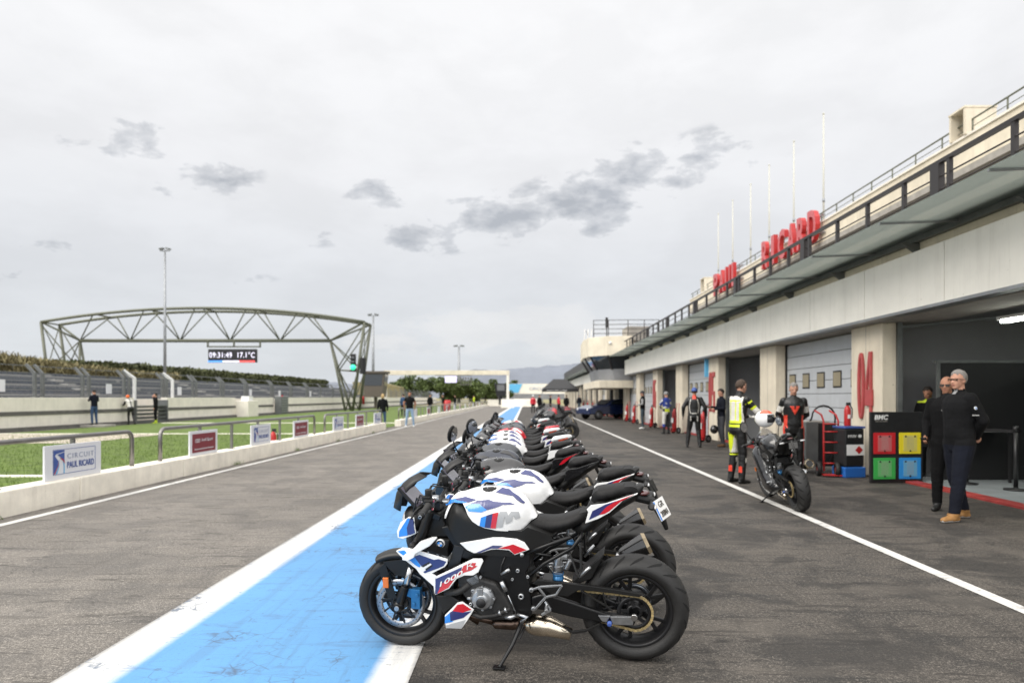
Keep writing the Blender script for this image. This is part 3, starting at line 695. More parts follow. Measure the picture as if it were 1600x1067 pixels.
# trees beyond the fence
def tree(x, y, h, r, lab, cat='tree', seed=1, n=1500, m='leaf', grp='trees beyond the fence'):
    t = empty('broadleaf_tree', (x, y, 0), 0, lab, cat, grp); rg = random.Random(seed)
    b = MB(); b.tube([(0, 0, 0), (.1, 0, h*.3), (0, 0, h*.6)], [.25, .18, .08], 7)
    for k in range(6):
        a = k*1.05+rg.random(); b.tube([(0, 0, h*(.25+.05*k)), (cos(a)*r*.6, sin(a)*r*.6, h*(.5+.06*k))], [.1, .03], 5)
    b.build('trunk', 'trunk', t)
    cl = [(Vector((rg.gauss(0, r*.42), rg.gauss(0, r*.42), h*(.48+.17*rg.gauss(0, 1)))), r*rg.uniform(.28, .5)) for k in range(13)]
    def fn(g):
        c, q = g.choice(cl); d = Vector((g.gauss(0, 1), g.gauss(0, 1), g.gauss(0, 1))).normalized()*q*g.random()**.4; d.z *= .8
        p = c+d; p.z = max(.3, min(p.z, h)); return p, 0
    leaf_cloud('crown', m, n, fn, h*.055, t, seed)
k = 0; qs = ['leftmost, behind the booth', 'beside the booth roof', 'tall and round left of the portal screen', 'broad, left of the lilac screen', 'behind the lilac screen', 'behind the lamp grid', 'low, right of the lamp grid', 'low and dark near the portal column', 'small, just left of the portal column', 'small, over the blue band of the end wall', 'low, over the cream wall lettering']
for px, top, wd in ((575, 594, 30), (608, 597, 20), (640, 584, 38), (668, 586, 30), (694, 583, 34), (716, 584, 34), (738, 587, 34), (758, 592, 26), (777, 594, 22), (800, 596, 20), (815, 594, 34)):
    Z = 205+rng.uniform(-8, 10); 
    if px > 790: Z = 262
    h = EYE+(621-top)/1067*Z; tree(cf(px, Z), Z, h, wd/2/1067*Z*1.5, 'green tree beyond the fence, '+qs[k], seed=20+k, n=3400); k += 1
th = empty('field_bank', (0, 0, 0)); bpy.data.objects.remove(th)
b = MB(); b.prism([(cf(560, 190), 0), (cf(632, 190), 0), (cf(628, 190), EYE+16/1067*190), (cf(600, 190), EYE+23/1067*190), (cf(555, 190), EYE+24/1067*190)], lambda p, s: (p[0], 190+s*3, p[1])); tag(b.build('dry_bank', 'reed'), kind='structure')
def awning_mat():
    m = M['awning_glass']; t = m.node_tree; b = t.nodes['Principled BSDF']; out = t.nodes['Material Output']
    tr_ = N(t, 'ShaderNodeBsdfTranslucent'); tr_.inputs[0].default_value = (.27, .295, .27, 1); mx = N(t, 'ShaderNodeMixShader'); mx.inputs[0].default_value = .5
    L(t, b.outputs[0], mx.inputs[1]); L(t, tr_.outputs[0], mx.inputs[2]); L(t, mx.outputs[0], out.inputs[0])
awning_mat()
mat('crate_blue', (.02, .12, .42), .4); mat('pole_grey', (.50, .49, .43), .5)
# ---------------------------------------------------------------- pit building on the right
XF, XP = 6.3, 6.62           # fascia front, pillar front
pb = empty('pit_building', (XP, 0, 0), 0, 'long cream pit garage building with white fascia, glass awning and roof terrace', 'building')
def part(b, name, m, par=pb, **k):
    b.v = [(x-XP, y, z) for x, y, z in b.v]; return b.build(name, m, par, **k)
FT, FB = 3.86, 2.95
PIL = [13.3+5.43*k for k in range(-1, 20)]
TOW0, TOW1 = 44.0, 58.5
i = 0
for y in PIL:
    if TOW0 < y < TOW1: pass
    b = MB(); b.bx(XP, XP+.27, y-.6, y+.6, 0, 2.888)
    part(b, 'pillar', 'cream', bevel=.015)
    if y < 60:
        b = MB(); b.bx(XP-.003, XP+.02, y-.006, y+.006, .0, 2.97); part(b, 'joint_strip', 'concrete')
b = MB(); y = 3.0
while y < TOW0-.5:
    e = min(y+2.43, TOW0-.4); b.bx(XF, XF+.22, y+.009, e-.009, FB, FT); y = e
part(b, 'fascia', 'fascia', bevel=.004)
b = MB(); b.bx(XF-.02, XF+.22, 3, TOW0-.4, FB-.05, FB-.002); part(b, 'fascia_trim', 'galv')
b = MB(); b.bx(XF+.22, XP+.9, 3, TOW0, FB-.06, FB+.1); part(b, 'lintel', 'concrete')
b = MB(); y = TOW1
while y < 112: b.bx(XF, XF+.22, y+.006, y+2.42, FB, FT); y += 2.43
part(b, 'fascia', 'fascia')
b = MB(); b.bx(XF+.22, XP+.9, TOW1, 112, FB-.05, FB+.1); part(b, 'lintel', 'concrete')
# wall strip above the fascia, brackets, glass awning
b = MB(); b.bx(XP+.0, XP+.5, 3, 112, FT-.9, 4.22); part(b, 'upper_wall', 'cream')
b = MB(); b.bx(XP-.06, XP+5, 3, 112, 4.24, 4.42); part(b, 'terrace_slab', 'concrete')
b = MB(); b.bx(XP-.38, XP-.06, 3, 112, 4.27, 4.40); part(b, 'slab_edge', 'cream')
b = MB(); b.bx(XP-.10, XP-.002, 3, 112, 4.10, 4.235); part(b, 'beam', 'galv_dark')
b = MB(); y = 3.4
while y < 110:
    b = MB(); b.prism([(XP, 4.09), (XP-.30, 4.09), (XP, 3.88)], lambda p, s: (p[0], y+s*.03, p[1])); part(b, 'bracket', 'galv_dark'); y += 2.7
b = MB(); y = 3.0
while y < 111:
    e = y+2.43; b.raw([(XP-1.30, y+.01, 4.13), (XP-1.30, e-.01, 4.13), (XP-.1, e-.01, 4.19), (XP-.1, y+.01, 4.19), (XP-1.30, y+.01, 4.145), (XP-1.30, e-.01, 4.145), (XP-.1, e-.01, 4.205), (XP-.1, y+.01, 4.205)], [(0, 1, 2, 3), (4, 5, 6, 7), (0, 1, 5, 4), (0, 3, 7, 4), (1, 2, 6, 5)], False); y = e
part(b, 'glass_awning', 'awning_glass')
b = MB(); y = 3.0
while y < 111: b.bar((XP-1.3, y, 4.115), (XP-.1, y, 4.165), .03, .03); y += 2.43
part(b, 'awning_bar', 'galv')
# terrace railing
rb = MB(); xr_ = XF-.0
rb.bar((xr_, 2.5, 5.08), (xr_, 43.6, 5.08), .075, .055); part(rb, 'terrace_rail', 'dark_rail')
b = MB()
for z in (4.86, 4.66, 4.50): b.tube([(xr_, 2.5, z), (xr_, 43.6, z)], .013, 5)
part(b, 'terrace_wire', 'dark_rail')
y = 8.8; k = 0
while y < 43:
    b = MB(); b.bx(xr_-.03, xr_+.03, y-.035, y+.035, 4.25, 5.06)
    if k % 4 == 1: b.bx(xr_-.05, xr_+.05, y+.2, y+.42, 4.25, 5.05)
    part(b, 'rail_post', 'dark_rail'); y += 1.22 if k % 4 else 1.35; k += 1
b = MB(); b.bar((xr_, 60, 5.0), (xr_, 112, 5.0), .12, .9); part(b, 'terrace_rail', 'dark_rail')
# upper storey
XU = 12.0
b = MB(); b.bx(XU, XU+.3, 4, 50, 7.80, 8.58); part(b, 'parapet', 'cream', bevel=.02)
b = MB(); b.bx(XU-.05, XU+.35, 4, 50, 8.58, 8.64); part(b, 'coping', 'cream_pale')
b = MB(); b.bx(XU, XU+6, 4, 50, 7.62, 7.80); part(b, 'roof_slab', 'concrete')
b = MB(); b.bx(XU+1.6, XU+1.8, 4, 50, 4.4, 7.65); part(b, 'rear_wall', 'cream')
b = MB(); y = 5
while y < 49: b.bx(XU+1.53, XU+1.6, y, y+1.9, 5.0, 7.3); y += 2.4
part(b, 'window_band', 'glass_dark')
y = 6
while y < 50:
    b = MB(); b.bx(XU+.3, XU+.55, y-.12, y+.12, 4.4, 7.62); part(b, 'column', 'concrete_dark'); y += 4.8
b = MB(); b.tube([(XU+.1, 4, 9.04), (XU+.1, 50, 9.04)], .025, 6); b.tube([(XU+.1, 4, 8.84), (XU+.1, 50, 8.84)], .012, 5)
y = 5
while y < 50: b.tube([(XU+.1, y, 8.6), (XU+.1, y, 9.04)], .025, 6); y += 1.35
part(b, 'roof_rail', 'gantry')

# hooded roof vents
def hood(y0, y1, z1, x1):
    t = empty('roof_hood', (XU+.5, (y0+y1)/2, 8.64), 0, None, None, None, pb); t.location.x -= XP
    b = MB(); dy = (y1-y0)/2
    v = [(-.55, -dy, 0), (x1, -dy, 0), (x1, -dy, z1), (-.75, -dy, z1)]
    b.bx(-.6, x1, -dy, -dy+.08, 0, z1); b.bx(-.6, x1, dy-.08, dy, 0, z1); b.bx(-.62, x1+.02, -dy-.015, dy+.015, z1-.003, z1+.05); b.bx(x1-.1, x1-.004, -dy+.1, dy-.1, 0, z1-.1)
    b.build('shell', 'cream', t); b = MB(); b.bx(-.2, -.1, -dy+.08, dy-.08, 0, z1-.08); b.build('dark_opening', 'black', t)
hood(18.5, 19.2, .72, .25); hood(45.6, 46.6, .85, .5)
b = MB(); b.lathe([(.09, -.002), (0, .0)], (0, 0, 0), (1, 0, 0), 12)
# garage doors and open bays
def closed_door(y0, y1, nwin=5):
    x = XP+.30; d = empty('garage_door', (x-XP, (y0+y1)/2, 0), parent=pb); W = y1-y0
    b = MB(); h = 2.86/9
    for k in range(9): b.bx(0, .05, -W/2, W/2, k*h+.006, (k+1)*h-.006)
    b.build('door_panel', 'door_grey', d, bevel=.004)
    b = MB()
    for s in (-1, 1): b.bx(-.03, .06, s*W/2-.05, s*W/2+.05, 0, 2.95)
    b.build('door_frame', 'black', d)
    for k in range(nwin):
        yc = -W/2+W*(k+.5)/nwin; b = MB(); b.bx(-.012, .0, yc-.21, yc+.21, 1.72, 2.10); b.build('window_rim', 'black', d, bevel=.01)
        b = MB(); b.bx(-.02, -.012, yc-.175, yc+.175, 1.755, 2.065); b.build('window_pane', 'door_window', d)
def open_bay(y0, y1, half=False):
    W = y1-y0; yc = (y0+y1)/2; d = empty('open_bay', (.30, yc, 0), parent=pb)
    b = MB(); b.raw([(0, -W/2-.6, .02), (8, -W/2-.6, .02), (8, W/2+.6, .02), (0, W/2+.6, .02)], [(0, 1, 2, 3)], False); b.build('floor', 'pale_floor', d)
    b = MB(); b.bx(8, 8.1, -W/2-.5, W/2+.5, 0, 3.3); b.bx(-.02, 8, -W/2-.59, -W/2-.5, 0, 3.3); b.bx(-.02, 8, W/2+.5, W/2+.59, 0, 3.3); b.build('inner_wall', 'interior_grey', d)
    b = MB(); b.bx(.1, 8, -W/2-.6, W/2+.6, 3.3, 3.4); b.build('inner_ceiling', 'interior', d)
    b = MB()
    for s in (-1, 1): b = MB(); b.bx(-.03, .06, s*W/2-.05, s*W/2+.05, 0, 2.9); b.bar((.02, s*(W/2-.03), 2.80), (3, s*(W/2-.03), 3.1), .05, .05); b.build('door_track', 'galv_dark', d)
    b = MB(); b.bx(.1, 3.0, -W/2+.1, W/2-.1, 3.12, 3.16); b.build('raised_door', 'interior_grey', d)
    if half:
        b = MB(); b.bx(1.5, 1.55, -W/2, W/2, 2.15, 3.25); b.build('upper_screen', 'interior_grey', d)
        b = MB(); b.bx(1.6, 1.64, -W/2, W/2, .1, 2.1); b.build('dark_curtain', 'black', d)
    return d
st = {0: 'o', 1: 'c', 2: 'h', 3: 'c', 4: 'h', 5: 'c', 6: 'c'}
for k in range(len(PIL)-1):
    y0, y1 = PIL[k]+.6, PIL[k+1]-.6; s = st.get(k, 'h' if k % 3 else 'c')
    if TOW0 < (y0+y1)/2 < 50: s = 'h'
    if s == 'c': closed_door(y0, y1)
    else: open_bay(y0, y1, s == 'h')
b = MB(); b.bx(XP+.04, XP+.27, 3, 12.65, -.01, .04); tag(b.build('red_threshold', 'red_kerb', bevel=.01), kind='structure')
for k in range(1, 19):
    b = MB(); b.bx(XP+.10, XP+.26, PIL[k]+.61, PIL[k+1]-.61, -.01, .05); tag(b.build('door_threshold', 'red_kerb'), kind='structure')
# interior of the near bay
fl = empty('strip_light', (7.62, 10.15, 2.74), 0, 'lit white tube light under the garage ceiling at the right edge', 'ceiling light')
b = MB(); b.bx(-.08, .08, -.8, .8, 0, .05); b.build('housing', 'white_paint', fl); b = MB(); b.bx(-.05, .05, -.75, .75, -.05, -.002); b.build('tube', 'lamp', fl)
for lx in (9.4, 11.6):  # two extra tubes out of view, added to brighten the bay interior
    f2_ = copy_tree(fl); f2_.location = (lx, 10.3, 2.95); f2_['label'] = 'unseen tube light added to brighten the open garage, %s the door' % ('second from' if lx < 10 else 'farthest from')
bx_ = empty('black_backdrop', (9.6, 12.3, 0), 0, 'tall black fabric backdrop with faint coloured stripes at the back of the open garage', 'backdrop')
b = MB(); b.bx(-2.2, 2.4, -.02, .02, .03, 2.12); b.build('fabric', 'black', bx_); b = MB(); b.bx(-2.25, 2.45, -.04, .04, 2.12, 2.17)
for x in (-2.2, .9, 2.4): b.bx(x-.03, x+.03, -.06, -.02, 0, 2.15)
b.build('frame', 'galv_dark', bx_)
for x, m in ((.35, 'signblue'), (.5, 'red')):
    b = MB(); b.prism([(x, 1.8), (x+.07, 1.8), (x+.25, 2.05), (x+.18, 2.05)], lambda p, s: (p[0], -.03+s*.004, p[1])); b.build('stripe', m, bx_)
b = MB(); b.bx(7.9, 12, 13.0, 13.05, 2.2, 3.2)
b = MB(); b.bx(9.7, 9.75, 8, 12.2, 0, 2.16); tag(b.build('black_partition', 'black'), 'black partition panel along the right side of the open garage interior', 'partition')
def barrier_post(x, y, lab):
    t = empty('belt_post', (x, y, .025), 0, lab, 'barrier post', 'belt posts in the open garage')
    b = MB(); b.lathe([(0, 0), (.17, 0), (.17, .015), (.04, .03), (.03, .05)], (0, 0, 0), n=24); b.build('base', 'black_satin', t)
    b = MB(); b.cyl((0, 0, .03), (0, 0, .98), .033, 14); b.cyl((0, 0, .93), (0, 0, 1.02), .042, 14); b.build('post', 'black_satin', t)
barrier_post(7.82, 10.9, 'black belt post nearest in the open garage, right of the grey-haired man'); barrier_post(9.15, 11.3, 'black belt post farther right in the open garage')
barrier_post(7.55, 11.7, 'black belt post half hidden behind the grey-haired man')
b = MB(); b.bar((7.82, 10.9, .96), (9.15, 11.3, .96), .004, .05); b.bar((7.82, 10.9, .96), (7.55, 11.7, .96), .004, .05); b.bar((9.15, 11.3, .96), (10.6, 10.9, .96), .004, .05)
tag(b.build('belt', 'black_satin'), 'black belt stretched between the garage posts', 'belt')
# work bench with bottle inside
t = empty('work_bench', (8.0, 12.1, 0), 0, 'dark work bench with boxes behind the coloured board', 'bench')
b = MB(); b.bx(-.55, .45, -.3, .3, .9, .94); b.build('top', 'galv_dark', t); b = MB()
for x in (-.5, .4):
    for y in (-.25, .25): b.bx(x-.02, x+.02, y-.02, y+.02, 0, .9)
b.build('frame', 'black', t)
t = empty('water_bottle', (7.9, 11.95, .94), 0, 'clear plastic water bottle on the garage bench', 'bottle')
b = MB(); b.lathe([(0, 0), (.037, 0), (.037, .17), (.015, .22), (.015, .24), (0, .24)], (0, 0, 0), n=16); b.build('body', 'galv', t); b = MB(); b.cyl((0, 0, .24), (0, 0, .26), .017, 12); b.build('cap', 'signlight', t)
t = empty('computer_case', (7.65, 12.15, .94), 0, 'dark equipment case on the garage bench', 'case')
b = MB(); b.bx(-.2, .2, -.2, .2, 0, .42); b.build('case', 'black', t, bevel=.01); b = MB(); b.bx(-.16, .16, -.206, -.2, .18, .3); b.build('panel', 'galv_dark', t)
# stretched red numbers on pillars
def number(txt, y, W=.62, z0=1.14, z1=2.42):
    t = empty('stall_number', (-.0, y, (z0+z1)/2), parent=pb)
    for k, ch in enumerate(txt):
        b = MB(); yc = (.5-(k+.5)/len(txt))*W; H = z1-z0; w2 = W/len(txt)*.40
        if ch == '0':
            n = 40; so_ = lambda r, q: [(r*cos(2*pi*i/n)*(abs(cos(2*pi*i/n))**-.15 if abs(cos(2*pi*i/n)) > .01 else 1), q*sin(2*pi*i/n)) for i in range(n)]
            O = so_(w2, H/2); I = so_(w2*.42, H/2*.86)
            for i in range(n):
                j = (i+1) % n; a, c, d, e = O[i], O[j], I[j], I[i]
                q = [(-.05, yc-p[0], p[1]) for p in (a, c, d, e)]+[(-.005, yc-p[0], p[1]) for p in (a, c, d, e)]
                b.raw(q, [(0, 1, 2, 3), (4, 7, 6, 5), (0, 4, 5, 1), (3, 2, 6, 7)], False)
        elif ch == '4':
            ol = [(.35, -.5), (.72, -.5), (.72, -.30), (1, -.30), (1, -.02), (.72, -.02), (.72, .5), (.40, .5), (-.9, -.06), (-.9, -.30), (.35, -.30)]
            P = lambda p: (p[0]*w2, p[1]*H)
            for poly in ([(.30, -.5), (.80, -.5), (.80, .5), (.30, .5)], [(-1, -.30), (.298, -.30), (.298, -.06), (-1, -.06)], [(.802, -.30), (1.05, -.30), (1.05, -.06), (.802, -.06)], [(-1, -.058), (-.6, -.058), (.298, .36), (.298, .5), (.12, .5)]):
                b.prism([P(p) for p in poly], lambda p, s: (-.0275+s*.0225, yc-p[0], p[1]))
        elif ch == '5':
            for poly in ([(-1, .38), (1, .38), (1, .5), (-1, .5)], [(-1, .02), (-.35, .02), (-.35, .379), (-1, .379)], [(-1, -.08), (1, -.08), (1, .018), (-1, .018)], [(.35, -.38), (1, -.38), (1, -.082), (.35, -.082)], [(-1, -.5), (1, -.5), (1, -.382), (-1, -.382)]):
                b.prism([(p[0]*w2, p[1]*H) for p in poly], lambda p, s: (-.0275+s*.0225, yc-p[0], p[1]))
        else:
            for poly in ([(-1, -.5), (-.4, -.5), (-.4, .5), (-1, .5)], [(-.398, .38), (1, .38), (1, .5), (-.398, .5)], [(-.398, -.02), (1, -.02), (1, .08), (-.398, .08)], [(-.398, -.5), (1, -.5), (1, -.38), (-.398, -.38)], [(.4, -.378), (1, -.378), (1, -.022), (.4, -.022)]):
                b.prism([(p[0]*w2, p[1]*H) for p in poly], lambda p, s: (-.0275+s*.0225, yc-p[0], p[1]))
        b.build('digit', 'numred', t, bevel=.006)
number('04', 13.28, .62, 1.08, 2.38); number('05', 24.25, .8, 1.0, 2.40); number('06', 35.1, .8, 1.0, 2.40)
# blue sign box on the second pillar
b = MB(); b.bx(XP-.12, XP-.002, 24.75, 24.9, 2.25, 2.9); part(b, 'sign_box', 'signlight')
# roof letters
def roof_word(txt, y_far, y_near, z0, z1, lab, slant):
    n = len(txt); ym = (y_far+y_near)/2; t = empty('letter_sign', (XU-.15, ym, z0), 0, lab, 'sign', 'red roof letters')
    st_ = (y_far-y_near)/n
    for k, ch in enumerate(txt):
        b = MB(); wd = st_*(.36 if ch == 'I' else .74)
        text_fit(b, ch, frame_at((-.12, y_far-st_*(k+.5)-ym, (z1-z0)/2), (0, -1, 0), (0, 0, 1)), wd, z1-z0, .2, .03, face=0, side=1)
        b.build('letter', ['redface', 'red'], t)
    b = MB(); b.bx(.05, .12, y_near-ym, y_far-ym, .3, .36); b.bx(.05, .12, y_near-ym, y_far-ym, 1.0, 1.06); b.build('support_rail', 'galv', t)
roof_word('PAUL', 42.6, 37.6, 7.78, 9.1, 'red three-dimensional letters PAUL on the roof parapet', 0)
roof_word('RICARD', 33.9, 27.3, 7.8, 9.15, 'red three-dimensional letters RICARD on the roof parapet', 0)
for k, (px, tp) in enumerate([(1287, 178), (1240.5, 221), (1202, 258), (1173, 288), (1145, 313), (1122.5, 334)]):
    X = XU+.5; Z = 1067*X/(px-822); h = EYE+(621-tp)/1067*Z
    t = empty('flagpole', (X, Z, 7.8), 0, ['tallest bare flagpole, rising behind the last red letter D', 'bare flagpole rising behind the letters A and R', 'bare flagpole rising behind the first letters of the long word', 'bare flagpole in the gap between the two red words, nearer the long word', 'bare flagpole just right of the short red word', 'leftmost bare flagpole, above the first short-word letter'][k], 'flagpole', 'bare flagpoles on the roof')
    b = MB(); b.tube([(0, 0, 0), (0, 0, h-7.8)], [.045, .032], 8); b.ball((0, 0, h-7.8), .05, 8, 6); b.build('pole', 'pole_grey', t)
    b = MB(); b.cyl((0, 0, 1.9), (0, 0, 2.05), .055, 8); b.build('collar', 'galv', t)
# control tower
ct = empty('control_tower', (5.3, 48, 0), 0, 'cream control tower with dark slanted glass bulging over the lane beyond the near garages', 'tower')
def TP(poly, z0, z1, nm, m, poly2=None, **k):
    b = MB(); n = len(poly); p2 = poly2 or poly
    v = [(x-5.3, y-48, z0) for x, y in poly]+[(x-5.3, y-48, z1) for x, y in p2]
    b.raw(v, [tuple(range(n))[::-1], tuple(range(n, 2*n))]+[(i, (i+1) % n, (i+1) % n+n, i+n) for i in range(n)], False)
    return b.build(nm, m, ct, **k)
U = [(6.9, 43.7), (5.2, 43.9), (4.15, 45.3), (3.95, 47.5), (4.15, 52), (5.2, 56), (6.9, 56.5)]
Lw = [(6.9, 44.1), (5.6, 44.3), (4.75, 45.5), (4.6, 47.5), (4.75, 51.5), (5.6, 55), (6.9, 55.5)]
TP(U, 4.2, 5.45, 'parapet', 'cream', bevel=.02)
TP([(x+.15, y) for x, y in Lw], 2.6, 3.35, 'lower_panels', 'stand_grey', [(x, y) for x, y in Lw]); 
mid = [(a[0]*.4+b_[0]*.6, a[1]*.4+b_[1]*.6) for a, b_ in zip(U, Lw)]
TP(Lw, 3.35, 4.2, 'glazing', 'glass_dark', [(x+.12, y) for x, y in U])
TP([(6.9, 43.9), (4.7, 43.95), (4.55, 45), (4.6, 55), (6.9, 55.5)], 2.12, 2.6, 'slab', 'cream', bevel=.02)
for i in range(1, 5):
    for (A_, B_) in ((Lw, U),):
        b = MB(); a, c = A_[i], B_[i]; b.bar((a[0]-5.3-.02, a[1]-48, 3.3), (c[0]-5.3+.08, c[1]-48, 4.22), .06, .06); b.build('mullion', 'dark_rail', ct)
b = MB()
for z in (5.85, 6.15, 6.45, 6.75):
    q = [(4.6, 46.5), (6.9, 46.2), (9, 46.2)]; b.tube([(x-5.3, y-48, z) for x, y in q], .022, 5)
for x, y in ((4.6, 46.5), (5.6, 46.4), (6.9, 46.2), (8, 46.2), (9, 46.2)): b.tube([(x-5.3, y-48, 5.4), (x-5.3, y-48, 6.75)], .03, 5)
b.tube([(4.2-5.3, 0, 6.2), (4.6-5.3, 3, 6.2)], .02, 5)
b.build('railing', 'dark_rail', ct)
b = MB(); b.bx(6.9-5.3, 8.4-5.3, -1.5, 1, 5.4, 6.35); b.build('rooftop_box', 'concrete', ct)
b = MB(); b.tube([(5.55-5.3, -1, 5.4), (5.55-5.3, -1, 6.3)], .035, 6); b.bx(.17, .33, -1.1, -.9, 6.3, 7.0); b.build('antenna', 'black', ct)
for dx in (-1.0, -.75, -.5):
    b = MB(); b.tube([(dx, 3, 5.4), (dx+.1, 3, 6.6)], .02, 5); b.build('aerial', 'cream_pale', ct)
b = MB(); b.lathe([(0, .1), (.09, .06), (.1, 0)], (.1, -4.16, 5.0), (0, -1, 0), 12); b.build('camera_dome', 'white_paint', ct)
# ---------------------------------------------------------------- parked blue car in the bay under the tower
def car(x, y, rz):
    t = empty('parked_car', (x, y, 0), rz, 'dark blue car parked nose out under the control tower slab', 'car')
    b = MB(); prof = [(-2.1, .35), (-2.15, .75), (-1.3, .98), (-.6, 1.0), (-.1, 1.36), (1.0, 1.40), (1.8, 1.05), (2.1, .95), (2.1, .35)]
    def f(p, s): 
        k = .88 if p[1] < 1.1 else .66
        return (s*k, p[0], p[1])
    b.prism(prof, f); b.build('body', 'car_blue', t, bevel=.06, seg=3)
    b = MB(); b.prism([(-.65, 1.02), (-.12, 1.34), (-.05, 1.34), (-.55, 1.02)], lambda p, s: (s*.62, p[0]-.03, p[1]+.02)); b.build('windscreen', 'glass_dark', t)
    for s in (-1, 1):
        b = MB(); b.prism([(-.45, 1.02), (0, 1.3), (.95, 1.32), (1.5, 1.05)], lambda p, q: (s*(.885-.22*(p[1]-1.0)/.4)+q*.01, p[0], p[1])); b.build('side_window', 'glass_dark', t)
        b = MB(); b.ball((s*.62, -2.08, .68), (.2, .07, .09), 12, 8); b.build('headlight', 'white_paint', t)
        for yy in (-1.35, 1.3):
            wh = empty('wheel', (s*.80, yy, .33), parent=t)
            b = MB(); b.lathe([(.2, -.1), (.31, -.1), (.33, -.06), (.33, .06), (.31, .1), (.2, .1)], (0, 0, 0), (1, 0, 0), 24, closed=True); b.build('tyre', 'rubber', wh)
            b = MB(); b.lathe([(0, .06*s), (.2, .09*s), (.21, -.09*s)], (0, 0, 0), (1, 0, 0), 16); b.build('rim', 'galv', wh)
mat('car_blue', (.015, .03, .10), .2, .3, coat=1)
car(5.75, 47.9, R(-62))
# ---------------------------------------------------------------- coloured notice board, trolleys by the pillars
t = empty('notice_stand', (6.50, 12.0, 0), R(5), 'black upright board with four coloured frames, red, yellow, green and blue', 'board')
Wb, Hb = .96, 1.24
b = MB(); b.box((0, 0, Hb/2+.01), (Wb, .06, Hb)); b.build('panel', 'black_satin', t, bevel=.006)
for nm, m, x, z in (('r', (.50, .012, .018), -.235, .70), ('y', (.72, .60, .02), .235, .70), ('g', (.04, .36, .07), -.235, .26), ('b', (.02, .24, .62), .235, .26)):
    mat('card_'+nm, m, .5); mat('leaf_'+nm, tuple(min(.9, .5*c+.22*(1 if c > .1 else .5)) for c in m), .5)
    fr = MB(); fr.bx(x-.20, x+.20, -.045, -.031, z-.185, z+.185); fo = fr.build('frame', 'card_'+nm, t, bevel=.004)
    b = MB(); b.bx(x-.125, x+.125, -.05, -.0455, z-.14, z+.14); b.build('sheet', 'leaf_'+nm, fo)
    b = MB()
    for k in range(9): b.bx(x-.065, x+.065, -.052, -.0505, z+.10-k*.025, z+.106-k*.025)
    b.build('text_line', 'concrete', fo)
    for dx, dz in ((-.085, .12), (.085, .12), (0, -.135)):
        b = MB(); b.lathe([(0, .008), (.015, .006), (.017, 0)], (x+dx, -.05, z+dz), (0, -1, 0), 12); b.build('magnet', 'black', fo)
b = MB(); text_fit(b, 'BMC', frame_at((-.29, -.034, 1.155), (1, 0, 0), (0, 0, 1)), .25, .085, .003, .03, .15); b.build('lettering', 'white_paint', t)
b = MB(); text_fit(b, 'AIR FILTERS', frame_at((-.29, -.034, 1.085), (1, 0, 0), (0, 0, 1)), .22, .02, .002); b.build('lettering', 'concrete', t)
def tyre_wheel(par, x, y, r=.14, wd=.08, m='red', ax=(1, 0, 0)):
    wh = empty('wheel', (x, y, r), parent=par)
    b = MB(); b.lathe([(r*.55, -wd/2), (r*.9, -wd/2), (r, -wd*.25), (r, wd*.25), (r*.9, wd/2), (r*.55, wd/2)], (0, 0, 0), ax, 24, closed=True); b.build('tyre', 'rubber', wh)
    b = MB(); b.lathe([(0, -wd*.3), (r*.3, -wd*.4), (r*.55, -wd*.2), (r*.55, wd*.2), (r*.3, wd*.4), (0, wd*.3)], (0, 0, 0), ax, 16); b.build('rim', m, wh)
# big red hand truck with hose
t = empty('red_hand_truck', (5.80, 13.0, 0), R(-14), 'red hand truck with two fat tyres and a coiled hose beside the open door pillar', 'trolley')
tyre_wheel(t, -.20, .05); tyre_wheel(t, .10, -.08)
b = MB()
for s in (-.12, .14):
    b.tube([(s, -.0, .1), (s, .02, .6), (s, .03, 1.05), (s-.03, .10, 1.17), (s-.14, .16, 1.25)], .018, 8)
for z in (.25, .45, .65, .85, 1.0): b.tube([(-.12, 0, z), (.14, 0, z)], .014, 6)
b.build('frame', 'red', t)
b = MB(); b.bx(-.16, .2, -.18, .02, .03, .05); b.build('toe_plate', 'red', t)
t2 = empty('drum_stack', (6.12, 12.95, 0), R(10), 'blue and white fuel containers with a red diamond label behind the red hand truck', 'container')
b = MB(); b.bx(-.22, .22, -.2, .2, .0, .2); b.build('crate', 'crate_blue', t2, bevel=.02)
b = MB(); b.bx(-.2, .2, -.18, .18, .2, .92); b.build('tank', 'black_satin', t2, bevel=.03)
b = MB(); b.bx(-.21, .21, -.2, .2, .92, .96); b.build('lid', 'signblue', t2, bevel=.01)
b = MB(); b.bx(-.17, .19, -.187, -.181, .42, .62); b.build('label', 'white_paint', t2)
b = MB(); b.box((.08, -.19, .52), (.11, .004, .11), Matrix.Rotation(pi/4, 3, 'Y')); b.build('diamond', 'red', t2)
b = MB(); text_fit(b, 'MW ●', frame_at((.0, -.183, .78), (1, 0, 0), (0, 0, 1)), .28, .06, .003); b.build('lettering', 'white_paint', t2)
t = empty('compressor_cabinet', (5.76, 13.75, 0), R(4), 'dark grey boxy machine with a black hose, standing left of the red hand truck', 'machine')
b = MB(); b.bx(-.28, -.02, -.3, .3, .14, 1.02); b.build('side_panel', 'galv_dark', t, bevel=.015); b = MB(); b.bx(-.02, .32, -.27, .28, .14, 1.0); b.build('body', 'black', t, bevel=.015)
b = MB(); b.tube([(-.1, -.1, 1.0)]+[(-.08+.24-.24*cos(a), -.15, 1.1+.24*sin(a)) for a in [k*pi/8 for k in range(9)]]+[(.36, -.2, .6), (.2, -.32, .2)], .018, 7); b.build('hose', 'black', t)
b = MB(); b.tube([(-.28, -.2, .85), (-.36, -.3, .6), (-.34, -.34, .3), (-.2, -.3, .15)], .015, 6); b.build('hose', 'black', t)
